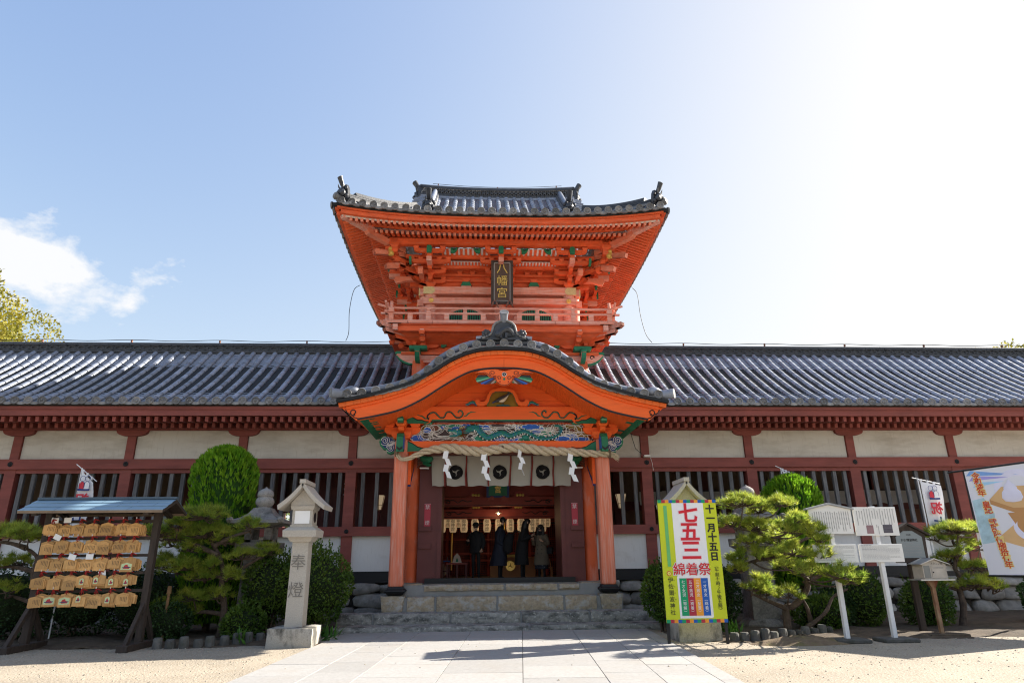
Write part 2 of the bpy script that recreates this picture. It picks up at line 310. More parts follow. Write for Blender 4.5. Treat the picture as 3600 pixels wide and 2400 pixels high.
# granite path, laid a few degrees off the building's axis
PATH = T(0, -3.15, 0) @ RZ(R_(-3.6))
path = struct(bpy.data.objects.new('stone_path', MB().box(-3.6, 3.24, -22, 0.25, 0.004, 0.008).mesh('stone_path', m_joint))); attach(path, None, PATH)
cols = [-3.60, -2.65, -1.91, -0.77, 0.385, 1.52, 2.25, 2.985, 3.24]
rs = random.Random(3)
for ci in range(len(cols) - 1):
    x0, x1 = cols[ci] + 0.004, cols[ci + 1] - 0.004; y = 0.2 - (0.55 if ci % 2 else 0.05)
    first = True; top = 0.2
    while top > -19:
        ln = (0.5 if ci % 2 else 1.0) if first else 1.05 + rs.uniform(-0.12, 0.12); first = False
        if ci == len(cols) - 2: ln *= 1.0
        y1 = top - 0.003; y0 = top - ln + 0.003; top -= ln
        h = 0.022 + rs.uniform(-0.0015, 0.0015); g = 0.0022
        s = MB(); s.add([(x0, y0, 0.008), (x1, y0, 0.008), (x1, y1, 0.008), (x0, y1, 0.008), (x0 + g, y0 + g, h), (x1 - g, y0 + g, h + rs.uniform(-.001, .001)), (x1 - g, y1 - g, h), (x0 + g, y1 - g, h)],
                        [(4, 5, 6, 7), (0, 1, 5, 4), (1, 2, 6, 5), (2, 3, 7, 6), (3, 0, 4, 7)])
        s.build('path_slab', m_slab, path, mw=PATH)

m_step = M('step_granite', (0.27, 0.26, 0.24), 0.9, 0.22, 14, 0.8, 20, stain=((0.055, 0.055, 0.052), 0.47, 0.62, 3.2, (0.8, 1, 2.0), 0.85), stain2=((0.52, 0.50, 0.46), 0.56, 0.66, 13, (1, 1, 1), 0.75), rnd=0.12)
m_steptan = M('step_tan_granite', (0.33, 0.265, 0.185), 0.9, 0.2, 14, 0.8, 20, stain=((0.40, 0.39, 0.37), 0.47, 0.64, 4.5, (1, 1, 1.5), 0.85), stain2=((0.16, 0.13, 0.10), 0.55, 0.68, 11, (1, 1, 1), 0.65), rnd=0.12)
m_mortar = M('grey_mortar', (0.25, 0.25, 0.245), 0.9, 0.1, 4, 0.2, 20)
def rough_block(mb, x0, x1, y0, y1, z0, z1, rs, amp=0.012, rd=0.022, n=(6, 3, 3), batter=0.0):
    """hewn stone: subdivided box with rounded edges and an uneven face"""
    nx = max(2, min(14, int((x1 - x0) / 0.13))); ny, nz = n[1], n[2]
    def pos(i, j, k):
        a, b, c = i / nx, j / ny, k / nz
        x, y, z = lerp(x0, x1, a), lerp(y0, y1, b), lerp(z0, z1, c)
        def pull(t, m): return 1 if t == 0 else (-1 if t == m else 0)
        px, py, pz = pull(i, nx), pull(j, ny), pull(k, nz); q = (px != 0) + (py != 0) + (pz != 0)
        if q >= 2: x += px * rd * rs.uniform(.5, 1.1); y += py * rd * rs.uniform(.5, 1.1); z += pz * rd * rs.uniform(.4, 1.0)
        x += batter * (1 - c) * (-1 if px == 1 else (1 if px == -1 else 0))
        return (x + rs.uniform(-amp, amp) * .6, y + rs.uniform(-amp, amp), z + rs.uniform(-amp, amp) * .5)
    idx = {}; vs = []; fs = []
    def vid(i, j, k):
        if (i, j, k) not in idx: idx[(i, j, k)] = len(vs); vs.append(pos(i, j, k))
        return idx[(i, j, k)]
    for i in range(nx):
        for k in range(nz): fs += [(vid(i, 0, k), vid(i + 1, 0, k), vid(i + 1, 0, k + 1), vid(i, 0, k + 1))]
        for j in range(ny): fs += [(vid(i, j, nz), vid(i + 1, j, nz), vid(i + 1, j + 1, nz), vid(i, j + 1, nz))]
    for k in range(nz):
        for j in range(ny): fs += [(vid(0, j + 1, k), vid(0, j, k), vid(0, j, k + 1), vid(0, j + 1, k + 1)), (vid(nx, j, k), vid(nx, j + 1, k), vid(nx, j + 1, k + 1), vid(nx, j, k + 1))]
    return mb.add(vs, fs)
steps = struct(bpy.data.objects.new('stone_steps', None)); attach(steps, None, T(0, -3.15, 0))
rs = random.Random(21)
fill = MB(); fill.box(-3.85, 3.6, -3.10, -2.3, 0, 0.115); fill.box(-3.9, 3.6, -2.40, -1.8, 0.0, 0.345); fill.box(-3.0, 3.0, -1.86, -1.5, 0, 0.675); fill.box(-2.9, 2.9, -1.545, 6, 0.0, 0.955); fill.build('step_mortar_bed', m_mortar, steps)
def course(us, y0, y1, z0, z1, mat):
    for a, b in zip(us[:-1], us[1:]): rough_block(MB(), a + .012, b - .012, y0, y1, z0, z1, rs).build('step_block', mat, steps, smooth=True)
course([-3.93, 0.55, 3.95], -3.16, -2.40, -0.03, 0.140, m_step)
course([-3.98, -3.10, -1.28, 0.40, 2.05, 3.9], -2.46, -1.84, 0.10, 0.368, m_step)
course([-2.40, -1.68, -0.15, 1.52, 2.36], -1.91, -1.50, 0.33, 0.70, m_steptan)
rough_block(MB(), -3.05, -2.42, -1.96, -1.30, 0.33, 0.735, rs, 0.01, 0.03, batter=-0.05).build('pedestal_block', m_steptan, steps, smooth=True)
rough_block(MB(), 2.39, 3.02, -1.96, -1.30, 0.33, 0.735, rs, 0.01, 0.03, batter=-0.05).build('pedestal_block', m_steptan, steps, smooth=True)
course([-2.02, 0.05, 1.42, 1.98], -1.60, -0.95, 0.80, 0.968, m_steptan)
for a, b in ((-2.95, -2.05), (2.0, 2.95)): rough_block(MB(), a, b, -1.50, -0.2, 0.62, 0.995, rs, 0.008, 0.02).build('landing_stone', m_steptan, steps, smooth=True)
mb = MB(); mb.box(-2.9, 2.9, -0.955, 9, 0.955, 0.972); mb.build('hall_floor', M('hall_stone_floor', (0.16, 0.14, 0.12), 0.5, 0.15, 3, 0.1), steps)

# dry stone plinth under the corridors: individual field stones
m_field = M('field_stone', (0.235, 0.22, 0.20), 0.9, 0.25, 6, 0.7, 14, stain=((0.36, 0.345, 0.32), 0.5, 0.7, 4, (1, 1, 1), 0.7), stain2=((0.10, 0.09, 0.08), 0.58, 0.75, 7, (1, 1, 1), 0.6), rnd=0.28)
ico = bmesh.new(); bmesh.ops.create_icosphere(ico, subdivisions=3, radius=1); ICO_V = np.array([v.co[:] for v in ico.verts]); ICO_F = [tuple(v.index for v in f.verts) for f in ico.faces]; ico.free()
ico = bmesh.new(); bmesh.ops.create_icosphere(ico, subdivisions=2, radius=1); ICO2_V = np.array([v.co[:] for v in ico.verts]); ICO2_F = [tuple(v.index for v in f.verts) for f in ico.faces]; ico.free()
def boulder_mesh(seed, sq=0.5):
    r = np.random.default_rng(seed); v = ICO2_V.copy()
    v = np.sign(v) * np.abs(v) ** sq                       # squarish, as fitted field stones are
    for _ in range(3):
        d = r.normal(size=3); d /= np.linalg.norm(d); v += d[None, :] * (np.maximum(0, v @ d - 0.45) * -0.6)[:, None]
    v += r.normal(scale=0.025, size=v.shape)
    v /= np.abs(v).max(axis=0); mb = MB(); mb.add([tuple(p) for p in v], ICO2_F); return mb.mesh('field_stone', m_field, 'all')
BOULD = [boulder_mesh(s) for s in range(9)]
def stone_wall(x0, x1, label, seed):
    w = tag(bpy.data.objects.new('stone_plinth_wall', MB().box(x0, x1, 0.06, 0.5, 0.0, 0.985).mesh('stone_plinth_wall', M('plinth_earth_fill', (0.05, 0.045, 0.04), 0.95, 0.3, 5, 0.3))), label, 'wall'); attach(w, None)
    r = random.Random(seed); z = 0.0
    for hgt in (0.36, 0.34, 0.29):
        x = x0 - r.uniform(0, 0.3)
        while x < x1:
            wd = r.uniform(0.42, 1.05) * (1.15 if hgt > .33 else 1); hh = hgt * r.uniform(0.92, 1.15)
            cx = min(max(x + wd / 2, x0 + wd * .4), x1 - wd * .4)
            me = r.choice(BOULD)
            inst('field_stone', me, w, T(cx, -0.0 + r.uniform(-0.05, 0.03), z + hgt / 2) @ RY(r.uniform(-.10, .10)) @ RZ(r.choice((0, PI)) + r.uniform(-.15, .15)) @ SC(wd * .52, 0.2, hh * .53))
            x += wd * 1.0
        z += hgt - 0.005
    return w
stone_wall(-18, -2.7, 'dry stone plinth under the left corridor, behind the votive rack', 5)
stone_wall(2.7, 18, 'dry stone plinth under the right corridor, behind the white sign boards', 9)
# ================================================================== tiled roofed corridors on both sides of the gate
def half_barrel_mesh(name, L, r, mat, n=8, taper=0.92):
    """half-round cover tile lying along +y, with a lip at its upper end"""
    mb = MB(); vs = []; fs = []
    secs = [(0, r), (L * 0.86, r * taper), (L * 0.86, r * taper * .90), (L, r * taper * .88)]
    for y, rr in secs:
        for k in range(n + 1):
            a = PI * k / n; vs.append((math.cos(a) * rr, y, math.sin(a) * rr * 0.78))
    m = n + 1
    for i in range(len(secs) - 1):
        for k in range(n): fs.append((i * m + k, i * m + k + 1, (i + 1) * m + k + 1, (i + 1) * m + k))
    fs.append(tuple(range(m)))
    mb.add(vs, fs); return mb.mesh(name, mat, True)
def disc_mesh(name, r, mat, th=0.05):
    """round eave-end tile with raised rim, inner ring and swirl boss, facing -y"""
    mb = MB(); n = 20
    prof = [(r * .0, 0.012), (r * .26, 0.012), (r * .30, 0.016), (r * .36, 0.016), (r * .42, 0.024), (r * .64, 0.024), (r * .68, 0.013), (r * .76, 0.013), (r * .80, 0.0), (r * .96, 0.0), (r, 0.008), (r, th)]
    vs = []; fs = []
    for rr, d in prof:
        for k in range(n): a = 2 * PI * k / n; vs.append((math.cos(a) * rr, d, math.sin(a) * rr))
    for i in range(len(prof) - 1):
        for k in range(n): fs.append((i * n + k, i * n + (k + 1) % n, (i + 1) * n + (k + 1) % n, (i + 1) * n + k))
    mb.add(vs, fs)
    for q in range(3):       # three commas in relief
        pts = []; rad = []
        for t in range(6):
            a = q * 2 * PI / 3 + t * 0.42; d = r * (.24 + .07 * t / 5 * 2.2); pts.append((math.cos(a) * d, 0.014, math.sin(a) * d)); rad.append(r * (.16 - .028 * t))
        mb.tube(pts, rad, 5)
    return mb.mesh(name, mat, True)
def eave_pan_mesh(name, wid, mat):
    """down-turned curved lip of the pan tile between two discs, facing -y"""
    mb = MB(); n = 8; vs = []; fs = []
    for (dz, y) in ((0.035, 0), (-0.045, 0), (-0.045, 0.02), (0.035, 0.35)):
        for k in range(n + 1):
            t = k / n * 2 - 1; vs.append((t * wid / 2, y, dz - 0.055 * (1 - t * t)))
    m = n + 1
    for i in range(3):
        for k in range(n): fs.append((i * m + k, i * m + k + 1, (i + 1) * m + k + 1, (i + 1) * m + k))
    mb.add(vs, fs); return mb.mesh(name, mat, True)
TILE_L = 0.33
me_barrel = half_barrel_mesh('barrel_tile', TILE_L, 0.082, m_tile)
me_disc = disc_mesh('eave_disc', 0.112, m_tilew); me_pan = eave_pan_mesh('eave_pan_tile', 0.355, m_tilew)
# roof profile (v, w): concave
RP = [(-1.42, 5.72), (-0.85, 6.06), (-0.2, 6.48), (0.5, 6.97), (1.2, 7.5), (1.7, 7.92), (2.05, 8.22)]
RPc = catmull([(0, a, b) for a, b in RP], 8); RPs = [0]
for a, b in zip(RPc[:-1], RPc[1:]): RPs.append(RPs[-1] + (b - a).length)
def rp(s):
    y = float(np.interp(s, RPs, [p.y for p in RPc])); z = float(np.interp(s, RPs, [p.z for p in RPc])); return y, z
RLEN = RPs[-1]; NT = int(RLEN / TILE_L) + 1
fl = MB()
for k in range(6):
    a = k * PI / 3; fl.ball((math.cos(a) * .045, 0, math.sin(a) * .045), (.026, .012, .026), 8, 4)
    fl.ball((math.cos(a + PI / 6) * .062, 0, math.sin(a + PI / 6) * .062), (.014, .01, .014), 6, 4)
fl.ball((0, -.006, 0), (.026, .018, .026), 8, 5)
me_flower = fl.mesh('flower_nail_cover', m_iron, True)
me_raft1 = MB().box(-.045, .045, 0, 1.1, -.07, .07).mesh('rafter', M('corridor_rafter_paint', (0.25, 0.06, 0.045), 0.65, 0.2, 3, 0.1, rnd=.18))
def boat_poly(cx, z0, z1, w=0.88, fl=0.30):
    pts = [(cx - w / 2, z1), (cx - w / 2 + .0, z1 - .035)]
    for k in range(7):
        t = k / 6; a = PI / 2 * t; pts.append((cx - w / 2 + .01 + (w / 2 - fl / 2) * (1 - math.cos(a)), z1 - .04 - (z1 - z0 - .04) * math.sin(a)))
    pts += [(2 * cx - x, z) for x, z in reversed(pts)]
    return pts
def corridor(sg, label):
    side = 'left' if sg < 0 else 'right'
    C = thing('roofed_corridor', label, 'building', (sg * 10, 0.1, 0.985))
    posts = [4.30, 7.45, 10.60, 13.75, 16.9, 20.05, 23.2]
    X = lambda a, b: (min(sg * a, sg * b), max(sg * a, sg * b))
    for p in posts:
        u = sg * p
        MB().box(u - .15, u + .15, -.10, .2, 1.27, 4.075).build('post', m_red, C)
        MB().box(u - .12, u + .12, -.085, .2, 4.35, 5.03).build('upper_post', m_red, C)
        MB().prism(boat_poly(u, 5.02, 5.185), -.13, .12).build('boat_bracket', m_red, C)
        inst('flower_nail_cover', me_flower, C, T(u, -.178, 4.215)); inst('flower_nail_cover', me_flower, C, T(u, -.178, 2.335) @ SC(.85, 1, .85))
    x0, x1 = X(2.45, 23.4)
    MB().box(x0, x1, -.12, .2, .985, 1.275).build('base_beam', m_blackw, C)
    MB().box(x0, x1, -.165, -.03, 2.21, 2.46).build('lower_beam', m_red, C)
    MB().box(x0, x1, -.165, -.02, 4.075, 4.355).build('tie_beam', m_red, C)
    MB().box(x0, x1, -.16, .14, 5.185, 5.40).build('eave_purlin', m_red, C)
    edges = [2.55] + posts
    nslat = 0
    for a, b in zip(edges[:-1], edges[1:]):
        l, r = X(a + (.15 if a > 3 else .0), b - .15)
        MB().box(l, r, -.09, .03, 3.965, 4.073).build('window_head', m_red, C)
        MB().box(l, r, -.02, .06, 1.275, 2.212).build('plaster_panel', m_plaster2, C)
        MB().box(l - .02, r + .02, -.02, .06, 4.353, 5.19).build('plaster_panel', m_plaster, C)
        if b < 20.5:
            n = 9 if b - a > 2.5 else 4; w = r - l
            for k in range(n):
                cx = l + w * (k + .5) / n; MB().box(-.052, .052, -.045, .045, 0, 1.52, T(cx, .0, 2.452) @ RZ(random.uniform(-.08, .08))).build('lattice_slat', m_slat, C)
    # eaves: two tiers of rafters, fascia boards
    pitch = 3.15 / 14; k = 0
    while 2.7 + k * pitch < 19.5:
        u = sg * (2.7 + k * pitch); k += 1
        inst('rafter', me_raft1, C, T(u, -.72, 5.205) @ RX(R_(9.5))); inst('flying_rafter', me_raft1, C, T(u, -1.22, 5.285) @ RX(R_(6)))
    MB().box(x0, x1, -.74, -.62, 5.29, 5.335).build('rafter_tie', m_red, C)
    MB().add([(x0, -1.18, 5.372), (x1, -1.18, 5.372), (x1, .1, 5.50), (x0, .1, 5.50)], [(0, 1, 2, 3)]).build('soffit_board', m_red, C)
    f = MB(); f.box(x0, x1, -1.30, -1.16, 5.365, 5.53); f.box(x0, x1, -1.335, -1.14, 5.53, 5.615); f.build('eave_fascia', m_red, C)
    MB().box(x0, x1, -1.33, -1.05, 5.615, 5.70).build('dark_gap_batten', m_gap, C)  # solid strip, coloured dark as the shaded gap below the tiles
    # roof: pan tiles (too many and flat to pick apart), barrel tiles one by one
    roof = bpy.data.objects.new('tiled_roof', None); attach(roof, C, T(sg * 10, 0, 5.7))
    pt = MB(); NG = int(21.4 / .355)
    row0 = 2.15
    for j in range(NT * 2):
        s0 = j * TILE_L / 2; s1 = min(RLEN, s0 + TILE_L / 2)
        if s0 >= RLEN: break
        ya, za = rp(s0); yb, zb = rp(s1)
        for g in range(NG):
            c = sg * (row0 + .355 * (g + .5)); n = 4; vs = []
            for (y, z, lift) in ((ya, za, .012), (yb, zb, -.012), (ya, za, -.02)):
                for q in range(n + 1):
                    t = q / n * 2 - 1; vs.append((c + t * .178, y, z + lift - .022 * (1 - t * t)))
            m = n + 1; fs = []
            for q in range(n): fs += [(q, q + 1, m + q + 1, m + q), (2 * m + q, 2 * m + q + 1, q + 1, q)]
            pt.add(vs, fs)
    stuff(pt.build('pan_tiles', m_tile, roof))
    rest = MB(); rows = [row0 + .355 * g for g in range(NG + 1)]; cells = []
    for ri, rr in enumerate(rows):
        for j in range(NT):
            s0 = j * TILE_L
            if s0 > RLEN - .1: continue
            cells.append((rr * rr * .25 + s0 * s0 * .2, rr, s0))
    cells.sort()
    bv = [v.co.copy() for v in me_barrel.vertices]; bf = [tuple(p.vertices) for p in me_barrel.polygons]
    for q, (_, rr, s0) in enumerate(cells):
        ya, za = rp(s0 - .012); yb, zb = rp(min(RLEN, s0 + TILE_L)); ang = math.atan2(zb - za, yb - ya)
        mw = T(sg * rr + random.uniform(-.004, .004), ya, za + .012) @ RX(ang) @ RZ(random.uniform(-.008, .008))
        if rr < 3.6 or q >= 296 + 0: rest.add(bv, bf, mw)
        else: inst('barrel_tile', me_barrel, roof, mw)
    o = rest.build('far_barrel_tiles', m_tile, roof, smooth=True); stuff(o)
    for rr in rows:
        if rr < 4.3: continue
        inst('eave_disc', me_disc, roof, T(sg * rr, -1.455, 5.755) @ RX(R_(-4)) @ RY(random.uniform(-3, 3)))
        inst('eave_pan_tile', me_pan, roof, T(sg * (rr + .1775), -1.44, 5.735))
    MB().add([(x0, -1.33, 5.69), (x1, -1.33, 5.69), (x1, 2.1, 8.12), (x0, 2.1, 8.12), (x1, 5.7, 5.5), (x0, 5.7, 5.5)], [(0, 1, 2, 3), (3, 2, 4, 5)]).build('roof_bed', m_gap, roof)
    # ridge: flat courses, band of overlapping half rings, capping
    rid = bpy.data.objects.new('roof_ridge', None); attach(rid, C, T(sg * 10, 2.2, 8.2))
    rg = MB(); rg.box(x0, x1, 1.98, 2.42, 8.13, 8.20); rg.box(x0, x1, 1.94, 2.46, 8.20, 8.255)
    rg.box(x0, x1, 2.05, 2.35, 8.255, 8.44); rg.build('ridge_courses', m_tiled, rid)
    k = 0; sc_ = MB()
    while 2.6 + k * .30 < 21:
        u = sg * (2.6 + k * .30); k += 1
        for (du, z) in ((0, 8.25), (.15, 8.345)):
            for rr in (.15, .11):
                pts = [(u + du + math.cos(a) * rr, 2.04 - (.0 if rr > .12 else .006), z + math.sin(a) * rr * .62) for a in np.linspace(0, PI, 9)]
                sc_.sweep(pts, [(-.012, -.02), (.012, -.02), (.012, .012), (-.012, .012)], up=Vector((0, 1, 0)))
    stuff(sc_.build('ridge_scale_tiles', m_tiled, rid))
    k = 0
    while 2.6 + k * .34 < 20:
        u = sg * (2.6 + k * .34); k += 1
        for (z, hw, hh) in ((8.44, .22, .04), (8.485, .20, .04)):
            off = random.uniform(-.008, .008); MB().box(u - .166 + (.17 if z > 8.45 else 0), u + .166 + (.17 if z > 8.45 else 0), 2.2 - hw + off, 2.2 + hw + off, z, z + hh, ).build('ridge_course_tile', m_tiled, rid) if u * sg < 20 else None
    cp = MB(); cp.cyl((x0, 2.2, 8.52), (x1, 2.2, 8.52), .085, n=12); cp.build('ridge_cap', m_tiled, rid, smooth=True)
    # interior seen through the lattice
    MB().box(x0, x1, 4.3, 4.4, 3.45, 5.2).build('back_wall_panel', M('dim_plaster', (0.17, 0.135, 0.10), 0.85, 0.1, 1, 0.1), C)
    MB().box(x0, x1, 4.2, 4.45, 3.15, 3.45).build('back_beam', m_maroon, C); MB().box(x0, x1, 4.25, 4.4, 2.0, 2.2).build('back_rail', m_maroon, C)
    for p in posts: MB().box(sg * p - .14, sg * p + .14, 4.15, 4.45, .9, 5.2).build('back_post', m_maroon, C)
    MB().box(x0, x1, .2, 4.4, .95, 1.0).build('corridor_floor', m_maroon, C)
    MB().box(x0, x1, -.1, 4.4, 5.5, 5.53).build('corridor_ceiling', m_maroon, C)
    if sg < 0:
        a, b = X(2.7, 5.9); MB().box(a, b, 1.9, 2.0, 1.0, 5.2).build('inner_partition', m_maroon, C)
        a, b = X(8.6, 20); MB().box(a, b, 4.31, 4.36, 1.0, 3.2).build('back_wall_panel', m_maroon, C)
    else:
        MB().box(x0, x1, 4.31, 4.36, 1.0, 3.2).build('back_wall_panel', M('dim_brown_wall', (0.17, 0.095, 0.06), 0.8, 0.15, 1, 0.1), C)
    # far end walls closing the corridor toward the gate
    return C
corrL = corridor(-1, 'long red corridor with white plaster and tiled roof, left of the tower gate')
corrR = corridor(1, 'long red corridor with white plaster and tiled roof, right of the tower gate')
# ================================================================== two-storey tower gate
CV = 1.95; TOWER = T(0, CV, 0)
tower = thing('tower_gate', 'two-storey vermilion tower gate with upswept tiled roof and balcony', 'building', (0, CV, 0.97))
rs = random.Random(5)
# ---- shared joinery
def masu_mesh(w=0.2, h=0.13, mat=m_vermt):
    a = w / 2; b = a * .68; mb = MB(); P = []
    for z, r in ((0, b), (h * .2, b * 1.02), (h * .5, a * .97), (h * .5, a), (h, a)): P += [(-r, -r, z), (r, -r, z), (r, r, z), (-r, r, z)]
    F = [(0, 3, 2, 1), (16, 17, 18, 19)] + [(q * 4 + k, q * 4 + (k + 1) % 4, q * 4 + 4 + (k + 1) % 4, q * 4 + 4 + k) for q in range(4) for k in range(4)]
    return mb.add(P, F).mesh('bracket_block', mat)
def arm_poly(L, h):
    """bracket arm outline (length along x): flat top, ends curving up from below"""
    p = []
    for k in range(6):
        t = k / 5 * PI / 2; p.append((-L / 2 + .3 * L * (1 - math.cos(t)) * .9, h * .62 * (1 - math.sin(t))))
    return [(-L / 2, h)] + p + [(-x, z) for x, z in reversed(p)] + [(L / 2, h)]
me_masu = masu_mesh(); me_masub = masu_mesh(0.3, 0.17)
me_arm = MB().prism(arm_poly(0.92, .13), -.055, .055).mesh('bracket_arm', m_vermt)
me_armL = MB().prism(arm_poly(1.25, .13), -.055, .055).mesh('bracket_arm', m_vermt)
nose = [(-.0, .0), (.10, -.02), (.22, .02), (.30, .10), (.34, .20), (.28, .215), (.22, .17), (.14, .19), (.0, .2)]
me_nose = MB().prism([(x, z) for x, z in nose], -.035, .035).mesh('carved_nose', m_green)
curl = MB(); curl.tube([(.05 + .045 * math.cos(a) * (1 - a / 9), 0, .12 + .045 * math.sin(a) * (1 - a / 9)) for a in np.linspace(0, 6, 12)], [.014 - .0008 * k for k in range(12)], 5); me_curl = curl.mesh('curl_line', m_black, True)
m_tail = M('faded_tail_paint', (0.70, 0.20, 0.11), .65, .15, 3, .1, stain=((0.70, 0.38, 0.30), 0.5, 0.75, 5, (1, 1, 2), 0.6))
FACES = [TOWER @ RZ(k * PI / 2) for k in (0, 1, 3)]        # front, right side, left side
def sori(u, E=4.72, rise=0.28): return rise * (abs(u) / E) ** 2.7
E_ = 4.72
# ---- lower storey
for u in (-2.44, 2.44):
    MB().cyl((u, -.55, .995), (u, -.55, 7.15), .2, .19, 20).build('round_pillar', M('pillar_paint', (0.62, 0.105, 0.03), 0.6, 0.16, 1.2, 0.1, 22, stain=((0.62, 0.32, 0.25), 0.52, 0.8, 2.2, (2, 2, .6), 0.7)), tower, smooth=True)
    MB().cyl((u, 4.45, .995), (u, 4.45, 7.15), .2, .19, 12).build('round_pillar', m_vermt, tower, smooth=True)
f = MB(); f.box(-2.44, 2.44, -.52, -.42, 4.6, 7.9); f.build('upper_wall_board', m_vermt, tower)
for sg in (-1, 1):
    MB().box(min(sg * 2.40, sg * 2.5), max(sg * 2.40, sg * 2.5), -.45, 4.5, 1.0, 7.9).build('side_wall_board', m_vermt, tower)
    MB().box(min(sg * 1.74, sg * 2.26), max(sg * 1.74, sg * 2.26), -.80, -.66, .96, 4.6).build('door_jamb', m_maroon, tower)
    MB().box(min(sg * 1.63, sg * 1.74), max(sg * 1.63, sg * 1.74), -.83, -.60, .96, 4.6).build('door_post', m_maroon, tower)
    MB().box(min(sg * 1.66, sg * 1.74), max(sg * 1.66, sg * 1.74), -.60, .95, 1.0, 3.9).build('door_leaf', m_maroon, tower)
    for z in (2.3, 1.85): MB().box(min(sg * 1.9, sg * 2.24), max(sg * 1.9, sg * 2.24), -.86, -.80, z, z + .12).build('jamb_rail', m_maroon, tower)
    MB().box(min(sg * 2.05, sg * 2.24), max(sg * 2.05, sg * 2.24), -.63, -.5, 2.6, 3.9).build('shutter_bars', m_slat, tower)
    st = MB().box(sg * 2.02 - .085, sg * 2.02 + .085, -.812, -.805, 2.40, 3.02).build('no_smoking_sign', M('sign_red', (0.38, 0.03, 0.05), 0.5, 0.06, 3, 0), tower)
    for q, ch in enumerate('禁煙'): text(st, 'lettering', ch, .13, M('sign_grey_letter', (0.55, 0.5, 0.5), 0.6, .05), T(sg * 2.02, -.815, 2.92 - q * .41), .001, .0)
    fr = MB()
    for (a, b, c, d) in ((-.085, .085, .0, .006), (-.085, .085, .614, .62)): fr.box(sg * 2.02 + a, sg * 2.02 + b, -.8145, -.812, 2.40 + c, 2.40 + d)
    fr.build('sign_border', M('sign_grey_letter', (0.55, 0.5, 0.5)), st)
MB().box(-2.04, 1.96, -.92, -.70, .97, 1.098).build('door_sill', m_blackw, tower)
MB().box(-2.3, 2.3, -.85, -.55, 4.25, 4.7).build('door_lintel', m_redin, tower)
# head beams, carved noses and the brackets under the balcony
MB().box(-2.6, 2.6, -.66, -.46, 7.10, 7.32).build('head_beam', m_vermw, tower)
MB().box(-2.95, 2.95, -.70, -.42, 7.34, 7.42).build('plate_beam', m_vermt, tower)
def green_nose(mw, sc=1.0):
    o = inst('carved_nose', me_knose, tower, mw @ SC(sc, sc, sc)); inst('green_crest', me_kgreen, o, mw @ SC(sc, sc, sc)); inst('curl_line', me_curl, o, mw @ T(.12, -.075, .02) @ SC(1.6, 1, 1.6)); return o
kp = [(0, .02), (.16, 0), (.30, .05), (.42, .13), (.52, .26), (.50, .30), (.0, .30)]
me_knose = MB().prism(kp, -.07, .07).mesh('carved_nose', m_vermw)
kg = MB(); kg.prism([(-.02, .30), (.50, .30), (.53, .27), (.56, .33), (.52, .37), (-.02, .37)], -.085, .085); kg.prism([(.05, -.012), (.16, -.015), (.30, .035), (.42, .115), (.53, .25), (.50, .25), (.40, .15), (.29, .08), (.16, .03), (.05, .02)], -.075, .075)
me_kgreen = kg.mesh('green_crest', m_green)
for sg in (-1, 1):
    green_nose(T(sg * 2.55, -.56, 7.06) @ (RZ(PI) if sg < 0 else Matrix.Identity(4)), 1.05)
    green_nose(T(sg * 2.44, -.66, 7.06) @ RZ(-PI / 2), .9)
    cg = MB(); cg.cham(sg * 2.44 - .26, sg * 2.44 + .26, -.93, -.36, 7.43, 7.56, .03); cg.build('green_capital', m_green, tower)
def face_lower(mw):
    ident = mw
    for u in (-2.30, 2.30):
        inst('bracket_block', me_masub, tower, mw @ T(u, -2.5, 7.42))
        for k in range(3):
            L = .28 * (k + 1)
            MB().box(-.06, .06, -2.5 - L, -2.4, 0, .12, mw @ T(u, 0, 7.53 + k * .125)).build('bracket_arm', m_vermw if k == 2 else m_vermt, tower)
            inst('bracket_block', me_masu, tower, mw @ T(u, -2.5 - L + .06, 7.50 + k * .125) @ SC(.85, .85, .8))
        inst('bracket_arm', me_arm, tower, mw @ T(u, -2.56, 7.55))
        for du in (-.38, .38): inst('bracket_block', me_masu, tower, mw @ T(u + du, -2.56, 7.66) @ SC(.8, .8, .8))
        for du, fl_ in ((.52, 1),) if u < 0 else ((-.52, -1),):
            inst('carved_nose', me_nose, tower, mw @ T(u + du, -2.57, 7.58) @ SC(fl_ * .6, 1, .8)); inst('curl_line', me_curl, tower, mw @ T(u + du * 1.25, -2.62, 7.58) @ SC(fl_, 1, 1))
    MB().box(-3.1, 3.1, -3.30, -3.10, 7.845, 8.02, mw).build('balcony_beam', m_vermt, tower)
    MB().add([(-2.5, -2.52, 7.62), (2.5, -2.52, 7.62), (2.95, -3.12, 7.86), (-2.95, -3.12, 7.86)], [(0, 1, 2, 3)], mw).build('cove_board', m_vermt, tower)
    for sg in (-1, 1):          # diagonal corner arms
        for k, (a, b, z) in enumerate(((2.4, 2.85, 7.56), (2.4, 3.12, 7.68), (2.4, 3.38, 7.80))):
            d = sg
            MB().prism([(0, 0), ((b - a) * 1.414 - .06, .0), ((b - a) * 1.414, .05), ((b - a) * 1.414, .12), (0, .12)], -.075, .075, mw=mw @ T(sg * a, -a, z) @ RZ(-PI / 4 if sg > 0 else -3 * PI / 4)).build('corner_arm', m_vermw if k == 2 else m_vermt, tower)
        MB().prism([(0, 0), (1.5, .0), (1.6, .06), (1.6, .15), (0, .15)], -.09, .09, mw=mw @ T(sg * 2.4, -2.4, 7.925) @ RZ(-PI / 4 if sg > 0 else -3 * PI / 4)).build('corner_beam', m_vermw, tower)
        MB().box(-.07, .07, -3.42, -2.6, 7.85, 8.02, mw @ T(sg * 3.06, 0, 0)).build('beam_end', m_vermw, tower)
for mw in FACES: face_lower(mw)
